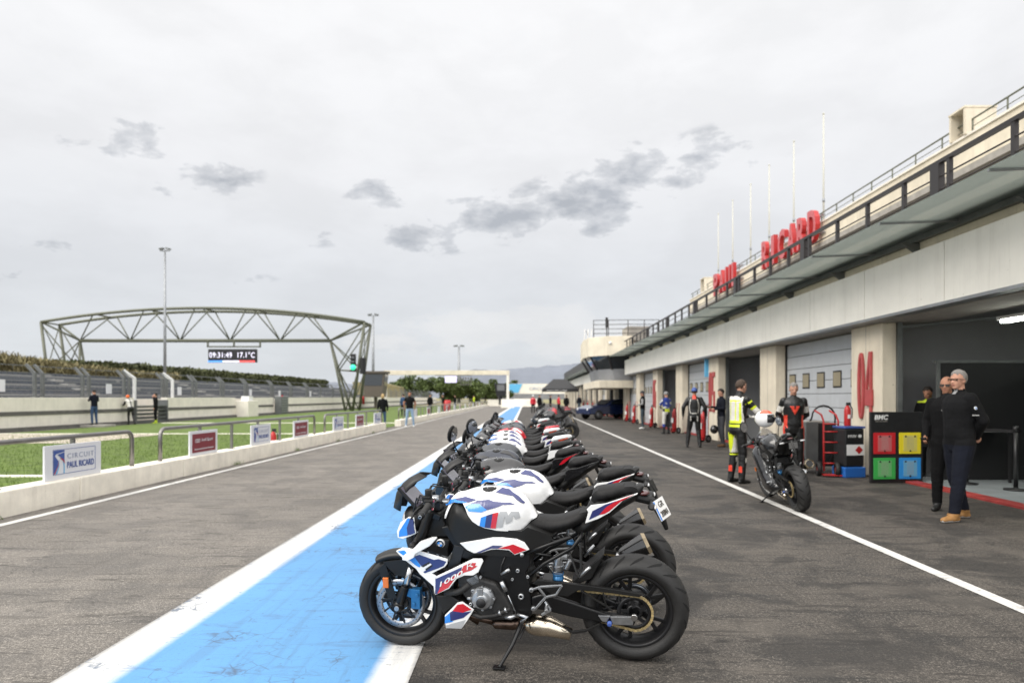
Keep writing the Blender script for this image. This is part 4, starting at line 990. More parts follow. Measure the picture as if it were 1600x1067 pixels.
b = MB(); b.bx(-.2, .25, -.2, .2, 1.0, 1.03); b.build('tray', 'concrete', t)
def extinguisher_cart(x, y, rz, lab, full=True, s=1.0):
    t = empty('extinguisher_cart', (x, y, 0), rz, lab, 'fire extinguisher', 'red wheeled fire extinguishers by the garages')
    b = MB(); b.lathe([(0, .12), (.08, .13), (.095, .18), (.095, .85), (.075, .94), (.035, .98), (.035, 1.03), (0, 1.03)], (0, 0, 0), n=20); b.build('cylinder', 'red', t)
    b = MB(); b.tube([(-.08, .14, .1), (-.08, .15, .9), (-.08, .2, 1.25), (.08, .2, 1.25), (.08, .15, .9), (.08, .14, .1)], .014, 7); b.bx(-.1, .1, -.1, .16, .08, .11); b.build('frame', 'red', t)
    tyre_wheel(t, -.16, .08, .13, .06, 'galv'); tyre_wheel(t, .16, .08, .13, .06, 'galv')
    b = MB(); b.lathe([(0, 0), (.03, 0), (.03, .07), (0, .09)], (0, 0, 1.03), n=10); b.build('valve', 'black', t)
    b = MB(); b.tube([(0, 0, 1.08), (.12, -.06, 1.15), (.2, -.1, 1.0), (.2, -.1, .7), (.12, -.14, .55), (.1, -.14, .8)], .013, 6); b.build('hose', 'black', t)
    b = MB(); b.bx(-.06, .06, -.13, -.122, .45, .65); b.build('label', 'white_paint', t)
    return t
for k, (px, Z, lab) in enumerate([(1096, 23.2, 'wheeled red fire extinguisher half hidden by the rider in black leathers and cap'), (1052, 28.9, 'wheeled red fire extinguisher just right of the blue and white rider'),
        (1017, 34.2, 'wheeled red fire extinguisher between the vest man and the blue and white rider'), (990, 39.5, 'wheeled red fire extinguisher left of the man in the grey sleeves and vest'), (979, 42.9, 'wheeled red fire extinguisher at the corner of the control tower'),
        (945, 55.2, 'wheeled red fire extinguisher just left of the blue car'), (937, 60.6, 'wheeled red fire extinguisher two pillars left of the blue car'), (927, 66.0, 'wheeled red fire extinguisher three pillars left of the blue car'), (919, 71.4, 'wheeled red fire extinguisher four pillars left of the blue car'), (913, 76.8, 'farthest wheeled red fire extinguisher along the garages')]):
    X = (px-822)/1067*Z; extinguisher_cart(min(X, 6.42), Z-.25, R(-65+k*4), lab)
def extinguisher(x, y, lab, z=.02, s=1):
    t = empty('fire_extinguisher', (x, y, z), 0, lab, 'fire extinguisher', 'small red fire extinguishers'); t.scale = (s, s, s)
    b = MB(); b.lathe([(0, 0), (.08, 0), (.085, .03), (.085, .42), (.06, .5), (.025, .54), (0, .54)], (0, 0, 0), n=16); b.build('cylinder', 'red', t)
    b = MB(); b.bx(-.03, .08, -.02, .02, .54, .62); b.tube([(.05, 0, .58), (.13, 0, .45), (.12, 0, .2)], .014, 6); b.build('valve', 'black', t)
    b = MB(); b.bx(-.03, .03, -.092, -.083, .2, .3); b.build('label', 'white_paint', t)
extinguisher(6.12, 13.0, 'red fire extinguisher standing on the blue and white container stack', .96, .72)
extinguisher(-7.0, 18.9, 'small red fire extinguisher standing behind the railing between two signs')
extinguisher(-7.0, 32.6, 'small red fire extinguisher at the wall end beside the blonde woman')
for y, lab in ((62, 'red fire extinguisher on the pit wall right of the grey cabinet'), (93, 'far red fire extinguisher at the pit wall right of the booth')):
    t = empty('fire_extinguisher', (-22.15, y, .6), 0, lab, 'fire extinguisher'); b = MB(); b.lathe([(0, 0), (.16, 0), (.16, .9), (.05, 1.1), (0, 1.1)], (0, 0, 0), n=12); b.build('cylinder', 'red', t); b = MB(); b.cyl((0, 0, 1.1), (0, 0, 1.25), .06, 8); b.build('valve', 'black', t)
# canopy tent
t = empty('canopy_tent', (3.75, 76, 0), 0, 'black pop-up canopy tent with white printing at the far end of the bike row', 'tent')
b = MB(); a = 1.95; h1, h2, h3 = 2.15, 2.45, 3.55
v = [(-a, -a, h1), (a, -a, h1), (a, a, h1), (-a, a, h1), (-a, -a, h2), (a, -a, h2), (a, a, h2), (-a, a, h2), (-.7, 0, h3), (.7, 0, h3)]
b.raw(v, [(0, 1, 5, 4), (1, 2, 6, 5), (2, 3, 7, 6), (3, 0, 4, 7), (4, 5, 9, 8), (5, 6, 9), (6, 7, 8, 9), (7, 4, 8)], False); b.build('roof', 'black', t)
for x in (-a, a):
    for y in (-a, a):
        b = MB(); b.tube([(x*.98, y*.98, 0), (x*.98, y*.98, 2.2)], .03, 6); b.build('leg', 'galv', t)
b = MB(); text_fit(b, '● MOTORRAD', frame_at((0.1, -1.1, 2.83), (1, 0, 0), (0, 1.3, 1)), 1.9, .22, .03); text_fit(b, 'MAKE LIFE A RIDE', frame_at((-.4, -a-.02, 2.27), (1, 0, 0), (0, 0, 1)), 2.2, .13, .02); b.build('lettering', 'led_white_print', t) if False else b.build('lettering', 'white_paint', t)
# ================================================================ vehicle materials
mat('bk_white', (.78, .78, .77), .22, coat=.8)
mat('bk_blue', (.025, .22, .68), .25, coat=.7)
mat('bk_navy', (.022, .030, .135), .25, coat=.7)
mat('bk_red', (.50, .010, .022), .25, coat=.7)
mat('bk_orange', (.72, .09, .03), .25, coat=.7)
mat('bk_black', (.010, .010, .011), .18, coat=.7)
mat('bk_grey', (.045, .05, .058), .22, .5, coat=.8)
mat('bk_darkblue', (.03, .035, .05), .2, .6, coat=.8)
mat('plastic', (.009, .0088, .0085), .45, bump=.06, bs=300, spec=.35)
mat('plastic2', (.010, .0095, .009), .45, bump=.08, bs=300)
mat('seat_vinyl', (.0075, .007, .007), .6, bump=.12, bs=420, spec=.3)
mat('frame_black', (.008, .008, .0085), .35, .3)
mat('silver', (.42, .43, .44), .32, .9, var=.15, vs=30)
mat('cast', (.34, .35, .36), .36, .8, var=.25, vs=30)
mat('engine', (.035, .034, .033), .5, .5, var=.3, vs=25)
mat('steel', (.55, .55, .55), .2, 1)
mat('gold', (.46, .36, .18), .45, .5, var=.3, vs=80)
mat('titan', (.74, .65, .52), .20, 1, var=.35, vs=7)
mat('titan_dark', (.17, .12, .095), .3, 1, var=.5, vs=10)
mat('pipe_end', (.36, .29, .19), .4, .6)
mat('groove', (.003, .003, .003), .9); mat('carbon', (.02, .019, .018), .25, coat=.6)
mat('caliper', (.02, .13, .30), .3, .3)
mat('disc', (.30, .32, .35), .35, .9)
mat('tank_grey', (.36, .37, .38), .35)
mat('amber', (.60, .14, .01), .25, coat=.5)
mat('dash', (.10, .09, .12), .12, coat=1)
mat('mirror', (.8, .82, .84), .03, 1)
mat('screen_smoke', (.015, .016, .018), .05, coat=1)
mat('screen_clear', (.35, .38, .42), .05, alpha=.35, coat=1)
mat('lamp_clear', (.5, .5, .5), .1, coat=1)
mat('tail_red', (.06, .004, .004), .15, coat=1)
mat('rim_black', (.014, .014, .015), .35, .3)
import numpy as np
# ================================================================ people
def fabric(name, col, rough=.9, var=.18, bs=90, bump=.35, **k): mat(name, col, rough, var=var, vs=9, bump=bump, bs=bs, spec=.2, **k)
fabric('skin', (.50, .27, .19), .55, var=.12, bump=.1); fabric('skin_tan', (.36, .18, .115), .5, var=.12, bump=.1)
fabric('cl_black', (.0045, .0045, .005)); fabric('cl_softblack', (.006, .0062, .007)); fabric('cl_navy', (.007, .0085, .015)); fabric('cl_jeans', (.045, .080, .15)); fabric('cl_lightjeans', (.24, .34, .46))
fabric('cl_greytrouser', (.055, .057, .064)); fabric('cl_grey', (.30, .30, .30)); fabric('cl_denim', (.05, .07, .085)); fabric('cl_brown', (.13, .075, .04))
mat('leather_black', (.007, .007, .007), .36, var=.3, vs=10, bump=.3, bs=60); mat('leather_white', (.62, .60, .55), .42, var=.1, vs=10, bump=.3, bs=60)
mat('leather_yellow', (.62, .72, .02), .45, var=.08, vs=10); mat('leather_red', (.62, .045, .02), .42, var=.08, vs=10); mat('leather_blue', (.02, .045, .26), .42)
mat('shoe_tan', (.30, .15, .045), .6, var=.2, vs=20); mat('shoe_white', (.6, .6, .58), .6); mat('shoe_black', (.015, .015, .015), .5)
mat('hair_grey', (.23, .215, .20), .8, var=.35, vs=60, bump=.8, bs=200); mat('hair_dark', (.022, .016, .012), .7, var=.4, vs=60, bump=.8, bs=200); mat('hair_brown', (.055, .034, .022), .7, var=.4, vs=60, bump=.8, bs=200)
mat('hair_blonde', (.42, .29, .13), .7, var=.3, vs=60, bump=.8, bs=200); mat('hair_orange', (.75, .13, .01), .6, var=.2, vs=60); mat('eye', (.02, .015, .012), .2); mat('lip', (.30, .11, .085), .6)
mat('hivis', (.50, .62, .03), .7)
DP = dict(hip=(0, 0, .93), chest=(.0, 0, 1.28), neck=(-.01, 0, 1.50), head=(.015, 0, 1.635),
          shL=(0, .185, 1.435), elL=(-.03, .235, 1.16), wrL=(.04, .245, .915), shR=(0, -.185, 1.435), elR=(-.03, -.235, 1.16), wrR=(.04, -.245, .915),
          kneeL=(.02, .11, .50), ankL=(-.02, .12, .09), kneeR=(.02, -.11, .50), ankR=(-.02, -.12, .09), footL=0, footR=0, headyaw=0, headtilt=0)
def person(lab, loc, face, H, fit, pose={}, vox=.012, cat='person', group=None, hold=None):
    """one continuous body; clothes zones by material; hair, glasses, cap as children. local +x is forward, +y left"""
    D = dict(DP); D.update(pose); k = H/1.78; V = lambda n: Vector(D[n])
    prim = []; b = MB()
    def cap(a, c, ra, rc, tg, n=10, fl=None):
        a, c = Vector(a), Vector(c); d = (c-a); l = d.length or 1e-4; d /= l; pts = []; rs = []
        for t in (-.95, -.7, -.35, 0): pts.append(a+d*ra*t); rs.append(ra*math.sqrt(1-t*t))
        for t in (.33, .66): pts.append(a.lerp(c, t)); rs.append(ra+(rc-ra)*t)
        for t in (0, .35, .7, .95): pts.append(c+d*rc*t); rs.append(rc*math.sqrt(1-t*t))
        b.tube(pts, rs, n); prim.append((tg, a, c, ra, rc))
    # torso from ellipse rings
    hip, ch, nk, hd = V('hip'), V('chest'), V('neck'), V('head'); g = fit.get('bulk', 1.0); be = fit.get('belly', 0)
    yaw = math.atan2(-(V('shL').x-V('shR').x), (V('shL').y-V('shR').y))
    rings = [(hip+Vector((0, 0, -.12)), .085, .135), (hip+Vector((-.01, 0, -.04)), .110, .168), (hip.lerp(ch, .18), .115+be*.5, .165), (hip.lerp(ch, .45), .112+be, .158), (hip.lerp(ch, .75), .118+be*.4, .170), (ch+Vector((.005, 0, .03)), .125, .185), (ch+Vector((0, 0, .10)), .118, .195), (ch.lerp(nk, .72), .095, .175), (ch.lerp(nk, .90), .07, .115), (nk, .06, .065)]
    n = 18; v = []; f = []
    for i, (c_, rx, ry) in enumerate(rings):
        yy = yaw*i/(len(rings)-1)
        for q in range(n):
            a = 2*pi*q/n; e = Vector((rx*g*cos(a), ry*g*sin(a), 0)); e.rotate(Matrix.Rotation(yy, 3, 'Z')); v.append(c_+e)
    for i in range(len(rings)-1):
        for q in range(n): f.append((i*n+q, i*n+(q+1) % n, (i+1)*n+(q+1) % n, (i+1)*n+q))
    f += [tuple(range(n))[::-1], tuple(range((len(rings)-1)*n, len(rings)*n))]
    b.raw(v, f, True); prim.append(('torso', hip, ch, .15, .16)); prim.append(('torso', ch, nk+Vector((0, 0, -.05)), .16, .08))
    sl = fit.get('loose', 1.0)
    for s, S in ((1, 'L'), (-1, 'R')):
        sh, elb, wr = V('sh'+S), V('el'+S), V('wr'+S)
        cap(ch.lerp(nk, .5)+Vector((0, s*.05, .0)), sh+Vector((0, -s*.015, -.012)), .075, .056*g, 'torso'); cap(sh+Vector((0, -s*.008, -.015)), elb, .056*sl**.5*g, .049*sl**.7, 'arm'+S); cap(elb, wr, .050*sl**.7, .034*sl**.6, 'arm'+S)
        # hand: palm, four fingers, thumb
        fd = (wr-elb).normalized(); hdir = Vector(D.get('hand'+S, (fd*.7+Vector((0, 0, -.3))))).normalized(); side = Vector(D.get('thumb'+S, (1, 0, 0))); side = (side-hdir*side.dot(hdir)).normalized(); nrm_ = hdir.cross(side)*s
        pal = wr+hdir*.045
        cap(wr-fd*.02, pal, .026, .030, 'hand', 8)
        cap(pal-side*.018, pal+side*.022, .024, .022, 'hand', 8)
        for q, (o_, ln) in enumerate(((.030, .070), (.011, .078), (-.009, .073), (-.028, .058))):
            r0 = pal+hdir*.028+side*o_; r1 = r0+hdir*ln*.5-nrm_*.004; curl = D.get('curl', .35); r2 = r1+(hdir*cos(curl*2)+nrm_*sin(curl*2))*ln*.5
            cap(r0, r1, .0115, .0105, 'hand', 6); cap(r1, r2, .0105, .0095, 'hand', 6)
        t0 = wr+hdir*.02+side*.024; t1 = t0+(hdir*.7+side*.7).normalized()*.035; cap(t0, t1, .013, .011, 'hand', 6); cap(t1, t1+hdir*.028, .011, .0095, 'hand', 6)
        # leg
        kn, an = V('knee'+S), V('ank'+S); hp = hip+Vector((0, s*.088, -.03))
        lg = fit.get('leg', 1.0); cap(hp, kn, .094*g*lg**.5, .068*lg, 'leg'+S); cap(kn, an, .068*lg, .050*lg, 'leg'+S)
        fa = D['foot'+S]; fv = Vector((cos(fa), sin(fa), 0)); sz = fit.get('shoe', 1.0)
        cap(an+Vector((0, 0, -.01))-fv*.02, an+fv*.02+Vector((0, 0, -.045)), .042*sz, .044*sz, 'foot'+S)
        heel = an-fv*.035; heel.z = an.z-.052; toe = an+fv*.155; toe.z = an.z-.06; cap(heel, an+fv*.07+Vector((0, 0, -.052)), .036*sz, .040*sz, 'foot'+S); cap(an+fv*.06+Vector((0, 0, -.05)), toe, .040*sz, .030*sz, 'foot'+S)
    # neck and head
    hy = D['headyaw']; Rh = Matrix.Rotation(hy, 3, 'Z') @ Matrix.Rotation(D['headtilt'], 3, 'Y'); hp_ = lambda x, y, z: hd+Rh @ Vector((x, y, z))
    cap(nk+Vector((0, 0, -.04)), hp_(-.02, 0, -.06), .060, .055, 'neck')
    b.ball(hp_(-.012, 0, .03), (.095, .076, .092), 20, 14, Rh); prim.append(('head', hd, hd+Vector((0, 0, .01)), .1, .1))
    b.ball(hp_(.022, 0, -.03), (.066, .056, .070), 16, 12, Rh); b.ball(hp_(.055, 0, -.082), (.028, .032, .022), 12, 8, Rh)
    cap(hp_(.080, 0, .012), hp_(.096, 0, -.024), .009, .014, 'head', 8); b.ball(hp_(.062, 0, .020), (.026, .050, .012), 12, 8, Rh)
    for s in (-1, 1): b.ball(hp_(-.005, s*.076, -.008), (.016, .009, .030), 10, 8, Rh); b.ball(hp_(.055, s*.030, -.028), (.022, .022, .022), 10, 8, Rh)
    b.ball(hp_(.078, 0, -.055), (.012, .024, .007), 10, 6, Rh)
    zmin = 0
    b.v = [(p[0]*k, p[1]*k, max(0.004, p[2]*k)) for p in b.v]
    o = b.build('person', 'cl_black')
    m = o.modifiers.new('r', 'REMESH'); m.mode = 'VOXEL'; m.voxel_size = vox; m.use_smooth_shade = True
    sm = o.modifiers.new('s', 'SMOOTH'); sm.factor = .5; sm.iterations = 2 if vox > .009 else 3
    dg = bpy.context.evaluated_depsgraph_get(); dg.update(); me = bpy.data.meshes.new_from_object(o.evaluated_get(dg)); bpy.data.objects.remove(o)
    names = []; me.materials.clear()
    def mi(nm):
        if nm not in names: names.append(nm); me.materials.append(M[nm])
        return names.index(nm)
    top, slv, tro, shoe, skin = fit['top'], fit.get('sleeve', fit['top']), fit['trouser'], fit['shoes'], fit.get('skin', 'skin'); glove = fit.get('glove')
    belt = fit.get('belt', .92); paintf = fit.get('paint')
    for vtx in me.vertices:      # cloth folds
        p = vtx.co/k
        if .12 < p.z < 1.44:
            q = Vector((p.x*7+p.z*5, p.y*7, p.z*8)); a = fit.get('fold', .006); vtx.co += vtx.normal*(noise.noise(q)*a*.8+abs(noise.noise(q*2.1))*a*.9-a*.3)*k
    idx = []
    nP = len(me.polygons); cc = np.empty(nP*3); me.polygons.foreach_get('center', cc); cc = cc.reshape(-1, 3)/k
    best_d = np.full(nP, 1e9); best_i = np.zeros(nP, int); best_t = np.zeros(nP)
    for ii, (tg, a, c, ra, rc) in enumerate(prim):
        a_ = np.array(a); d = np.array(c)-a_; tt = np.clip(((cc-a_) @ d)/max(d @ d, 1e-9), 0, 1); dist = np.linalg.norm(cc-a_-tt[:, None]*d, axis=1)-(ra+(rc-ra)*tt)
        if tg == 'torso': dist = np.where(dist < .03, dist-.02, dist)
        w_ = dist < best_d; best_d[w_] = dist[w_]; best_i[w_] = ii; best_t[w_] = tt[w_]
    for pi_, pl_ in enumerate(me.polygons):
        p = Vector(cc[pi_]); best = (0, prim[best_i[pi_]][0], best_t[pi_])
        tg, t = best[1], best[2]
        if tg == 'torso': z = 'torso' if p.z > belt else 'hips'
        else: z = tg
        if z == 'torso': nm = top
        elif z == 'hips': nm = tro
        elif z.startswith('arm'):
            nm = slv
            if fit.get('short') and (p-V('sh'+z[-1])).length > fit['short']: nm = skin
        elif z.startswith('leg'): nm = tro if p.z > .10 else shoe
        elif z.startswith('foot'): nm = shoe if p.z < fit.get('boot', .12) else tro
        elif z == 'hand': nm = glove or skin
        elif z == 'neck': nm = skin if p.z > 1.515 or not fit.get('collar', 1) else top
        else: nm = skin
        if z.startswith('leg') and p.z < fit.get('boot', 0): nm = shoe
        if z.startswith('leg') and p.z > belt: nm = top
        if paintf:
            r = paintf(z, p, t, pl_.normal)
            if r: nm = r
        idx.append(mi(nm))
    me.polygons.foreach_set('material_index', idx); me.update(); me.name = 'person'
    for pl_ in me.polygons: pl_.use_smooth = True
    o = bpy.data.objects.new('person', me); C.objects.link(o); o.location = loc; o.rotation_euler = (0, 0, face); tag(o, lab, cat, group)
    K = lambda q: Vector(q)*k
    # hair / cap
    hr = fit.get('hair')
    if hr:
        b = MB(); n = 22; mm = 14; v = []; f = []; rg = random.Random(5)
        for i in range(mm+1):
            th = pi*i/mm
            for q in range(n):
                ph = 2*pi*q/n; x, y, z = sin(th)*cos(ph), sin(th)*sin(ph), cos(th)
                lim = (.42 if x > .35 else (-.62 if x < -.1 else -.62+1.0*(x+.1)/.45))+.10*noise.noise(Vector((x*6, y*6, 3)))
                sc_ = 1.10+.06*noise.noise(Vector((x*4, y*4, z*4)))+.03*noise.noise(Vector((x*11, y*11, z*11))) if z > lim else .90
                if fit.get('longhair') and x < .1 and z < .0: sc_ = 1.25
                v.append(K(hp_(-.012+x*.095*sc_, y*.076*sc_, .03+z*.092*sc_*(1.5 if fit.get('longhair') and z < 0 and x < .1 else 1))))
        for i in range(mm):
            for q in range(n): f.append((i*n+q, (i+1)*n+q, (i+1)*n+(q+1) % n, i*n+(q+1) % n))
        b.raw(v, f, True); b.build('hair', hr, o)
    if fit.get('cap'):
        b = MB(); n = 20; v = []; f = []
        for i in range(8):
            th = pi/2*1.08*i/7
            for q in range(n): ph = 2*pi*q/n; v.append(K(hp_(-.012+sin(th)*cos(ph)*.108, sin(th)*sin(ph)*.090, .035+cos(th)*.098)))
        for i in range(7):
            for q in range(n): f.append((i*n+q, (i+1)*n+q, (i+1)*n+(q+1) % n, i*n+(q+1) % n))
        b.raw(v, f, True); cx_ = fit.get('capdir', 1)
        v = [K(hp_(cx_*(.06+.09*cos(a)), .075*sin(a)*1.0, .035-.004)) for a in [(-pi/2+pi*q/10) for q in range(11)]]+[K(hp_(cx_*(.06+.09*cos(a)), .075*sin(a), .028)) for a in [(-pi/2+pi*q/10) for q in range(11)]]
        b.raw(v, [tuple(range(11)), tuple(range(11, 22))[::-1]]+[(q, q+1, q+12, q+11) for q in range(10)], False); b.build('cap', fit['cap'], o)
    if vox < .02:
        for s in (-1, 1):
            b = MB(); b.ball(K(hp_(.068, s*.030, .004)), (.011*k, .014*k, .007*k), 10, 6, Rh); b.build('eye', 'eye', o)
        b = MB(); b.ball(K(hp_(.086, 0, -.055)), (.006*k, .022*k, .006*k), 10, 6, Rh); b.build('lips', 'lip', o)
    if fit.get('glasses'):
        b = MB()
        for s in (-1, 1):
            b.box(K(hp_(.090, s*.031, .004)), (.004*k, .05*k, .030*k if fit['glasses'] == 'sun' else .006), Rh)
            if fit['glasses'] != 'sun': b.box(K(hp_(.090, s*.031, .018)), (.005*k, .052*k, .006), Rh); b.box(K(hp_(.090, s*.056, .006)), (.005*k, .005, .03*k), Rh); b.box(K(hp_(.090, s*.006, .006)), (.005*k, .005, .03*k), Rh)
            b.bar(K(hp_(.090, s*.057, .014)), K(hp_(-.01, s*.084, .010)), .006, .006)
        b.bar(K(hp_(.092, -.01, .012)), K(hp_(.092, .01, .012)), .005, .005); b.build('glasses', 'eye', o)
    o['_k'] = k
    del o['_k']
    return o, K, V, hp_
def at(px, Z): return ((px-822)/1067*Z, Z, 0)
BEH = dict(elL=(-.10, .255, 1.17), wrL=(-.17, .06, .98), elR=(-.10, -.255, 1.17), wrR=(-.17, -.05, .96), handL=(.0, -1, -.35), handR=(-.1, 1, -.2), thumbL=(0, -.2, 1), thumbR=(0, .2, 1), curl=.6)
# two men by the open garage
def pA(z, p, t, n):
    if z == 'torso' and p.z > 1.40 and abs(p.y) < .03 and n.x > .5: return 'cl_grey' if p.z > 1.475 else None
    if z.startswith('foot') and p.z < .022: return 'shoe_white'
o, K, V, hpf = person('grey-haired man in glasses, black jacket, dark trousers and tan shoes, hands clasped behind him', at(1499, 8.35), R(186), 1.86,
    dict(top='cl_softblack', trouser='cl_navy', shoes='shoe_tan', hair='hair_grey', glasses='clear', belt=.88, bulk=1.16, loose=1.3, leg=1.2, shoe=1.12, belly=.015, boot=.10, paint=pA),
    dict(BEH, kneeL=(.08, .10, .50), ankL=(.15, .11, .09), kneeR=(-.03, -.11, .50), ankR=(-.17, -.14, .09), footL=.15, footR=-.25, headyaw=.28), vox=.0112)
def badge(o, K, pos, ax, r, m1='bk_white'):
    b = MB(); b.lathe([(0, .002), (r, .001), (r, -.003)], K(pos), ax, 16); b.build('badge', m1, o)
b = MB(); text_fit(b, 'MOTORRAD', frame_at(K((.03, .292, 1.235)), (-1, 0, 0), (0, .1, 1)), .09, .014, .002); b.build('sleeve_lettering', 'bk_white', o)
badge(o, K, (.01, .268, 1.315), (0, 1, .15), .020)
b = MB(); b.lathe([(0, .004), (.014, .003)], K((.01, .268, 1.315)), (0, 1, .15), 14, 0, pi/2); b.lathe([(0, .004), (.014, .003)], K((.01, .268, 1.315)), (0, 1, .15), 14, pi, 1.5*pi); b.build('badge_quarter', 'bk_blue', o)
o, K, V, hpf = person('bald man in sunglasses and black jacket, half hidden behind the grey-haired man', at(1480, 9.0), R(222), 1.80,
    dict(top='cl_black', trouser='cl_black', shoes='shoe_black', skin='skin_tan', glasses='sun', bulk=1.1, loose=1.25, leg=1.15, belt=.88),
    dict(elR=(-.02, -.25, 1.17), wrR=(.10, -.22, .97), handR=(.7, .1, -.7), curl=.8, ankL=(-.02, .16, .09), headyaw=.05), vox=.0112)
b = MB(); b.prism([(0, .012), (.008, .03), (.015, .026), (.02, .01), (.03, .018), (.03, .0), (0, .0)], lambda p, s: K((.142+s*.002, .06-p[0]*1.2, 1.31+p[1]))); b.build('chest_emblem', 'bk_white', o)
b = MB(); text_fit(b, 'team', frame_at(K((.142, -.0, 1.318)), (0, -1, 0), (0, 0, 1)), .05, .02, .002); b.build('chest_lettering', 'bk_white', o)
ph = MB(); ph.box((0, 0, 0), (.012, .075, .15)); po = ph.build('mobile_phone', 'black', bevel=.004); Mx = Matrix.Translation(Vector(at(1480, 9.0))) @ Matrix.Rotation(R(222), 4, 'Z'); po.matrix_world = Mx @ Matrix.Translation(K((.17, -.215, .90))) @ Matrix.Rotation(R(35), 4, 'Y'); tag(po, 'dark phone held low in the bald man\'s hand', 'phone')
def pC(z, p, t, n):
    if (z == 'torso' and p.z > 1.44) or (z == 'neck' and p.z < 1.54): return 'hivis'
person('dark-haired man with a yellow collar looking down inside the dark garage', at(1452, 12.7), R(215), 1.74, dict(top='cl_black', trouser='cl_black', shoes='shoe_black', hair='hair_dark', skin='skin_tan', paint=pC), dict(head=(.06, 0, 1.62), headtilt=.35, elR=(.05, -.24, 1.17), wrR=(.27, -.12, 1.08), elL=(.05, .24, 1.17), wrL=(.27, .12, 1.08)), vox=.014)
# rider in yellow, white and black
def pY(z, p, t, n):
    x, y, zz = p
    if z.startswith('foot') or (z.startswith('leg') and zz < .30): return 'leather_red' if (x < -.045 and .2 < zz < .33) else 'leather_black'
    if z == 'torso' or z == 'neck':
        if zz > 1.49: return 'leather_black'
        if x < -.02 or abs(y) > .12:
            if zz < 1.0: return 'leather_yellow' if zz > .955 and x < .03 else 'leather_black'
            u = abs(y)
            if x < .02 and zz > 1.02:
                if .115 < u < .145 and zz < 1.36: return 'leather_yellow'
                if .05 < u < .068 and zz < 1.40: return 'leather_yellow'
                if 1.385 < zz < 1.41 and u < .14: return 'leather_yellow'
                if 1.02 < zz < 1.06 and u < .14: return 'leather_yellow'
                if u < .16: return 'leather_white'
        return 'leather_black'
    if z.startswith('arm'):
        if t > .62 and zz < 1.27 or False: pass
    return None
def pY2(z, p, t, n):
    r = pY(z, p, t, n)
    if r: return r
    if z.startswith('arm'):
        d = (p-Vector(YP['sh'+z[-1]])).length
        if d < .045: return 'leather_black'
        if .075 < d < .10: return 'leather_yellow' if n.z > -.3 else None
        if .17 < d < .205: return 'leather_yellow'
        if .205 < d < .30: return 'leather_white'
        if .47 < d: return 'leather_white'
        return 'leather_black'
    if z.startswith('leg') or z == 'hips':
        if p.z > .86: return 'leather_black'
        if p.y > .02 or z[-1] == 'L':
            if p.z > .52:
                if -.085 < p.x < -.045: return 'leather_yellow'
                if p.x >= -.045 and p.z < .84: return 'leather_white'
            elif .47 < p.z < .5: return 'leather_yellow'
        if .36 < p.z < .44 and p.x > .02: return 'leather_white'
        return 'leather_black'
YP = dict(shL=(.02, .19, 1.435), shR=(.05, -.18, 1.43), elR=(.20, -.25, 1.22), wrR=(.44, -.22, 1.14), elL=(.12, .25, 1.20), wrL=(.34, .16, 1.12), handR=(1, .1, -.2), handL=(1, -.2, -.1), chest=(.03, 0, 1.28), neck=(.05, 0, 1.50), head=(.09, 0, 1.63), headtilt=.12,
          kneeL=(.03, .12, .50), ankL=(-.03, .13, .09), kneeR=(.02, -.12, .50), ankR=(-.02, -.14, .09))
person('rider in yellow, white and black leathers reaching to the helmet on the black motorcycle', at(1152, 12.0), R(22), 1.84, dict(top='leather_black', trouser='leather_black', shoes='leather_black', hair='hair_brown', glove='leather_white', boot=.30, loose=1.2, leg=1.1, paint=pY2, fold=.005), YP, vox=.0115)
# helmet on the tank of that motorcycle
def helmet(loc, rz, lab, m1, m2, tilt=0):
    t = empty('crash_helmet', loc, rz, lab, 'helmet'); b = MB(); b.ball((0, 0, .13), (.145, .118, .13), 24, 16); sh = b.build('shell', m1, t)
    b = MB(); v = []; f = []
    for i in range(7):
        for q in range(13):
            th = R(60+9*i); ph = R(-75+12.5*q); v.append((.149*sin(th)*cos(ph), .122*sin(th)*sin(ph), .13+.134*cos(th)))
    b.raw(v, [(i*13+q, i*13+q+1, (i+1)*13+q+1, (i+1)*13+q) for i in range(6) for q in range(12)], True); b.build('visor', 'screen_smoke', t, fix=False)
    for s in (-1, 1):
        b = MB(); v = []
        for i in range(6):
            for q in range(8): th = R(12+8*i); ph = R(s*(20+16*q)); v.append((.148*sin(th)*cos(ph), .121*sin(th)*sin(ph), .13+.133*cos(th)))
        b.raw(v, [(i*8+q, i*8+q+1, (i+1)*8+q+1, (i+1)*8+q) for i in range(5) for q in range(7)], True); b.build('shell_stripe', m2, t, fix=False)
helmet((3.60, 10.3, 1.05), R(-20), 'white crash helmet with red and orange flashes resting behind the motorcycle screen', 'bk_white', 'bk_orange')
def pR(z, p, t, n):
    if z == 'torso' and n.x > .2 and 1.17 < p.z < 1.33:
        h = (1.33-p.z)/.16
        if abs(p.y) < .085*(1-h)+.004 and not (abs(p.y) < .012 and 1.27 < p.z): return 'leather_red'
    if z == 'torso' and p.z < 1.15 and .125 < abs(p.y) : return 'leather_red'
    if z.startswith('leg') and abs(p.y) > .165: return 'leather_red'
    if z.startswith('arm') :
        d = (p-Vector(DP['sh'+z[-1]])).length
        if .13 < d < .24 and n.x > -.2: return 'leather_white'
    if z == 'neck' and p.z > 1.50: return 'leather_white' if p.z < 1.515 else None
person('grey-haired rider in black and red leathers with a red chest triangle', at(1240, 12.9), R(-100), 1.80, dict(top='leather_black', trouser='leather_black', shoes='leather_black', hair='hair_grey', glove='leather_black', boot=.3, loose=1.25, leg=1.08, bulk=1.08, paint=pR), dict(BEH, headtilt=.25), vox=.0115)
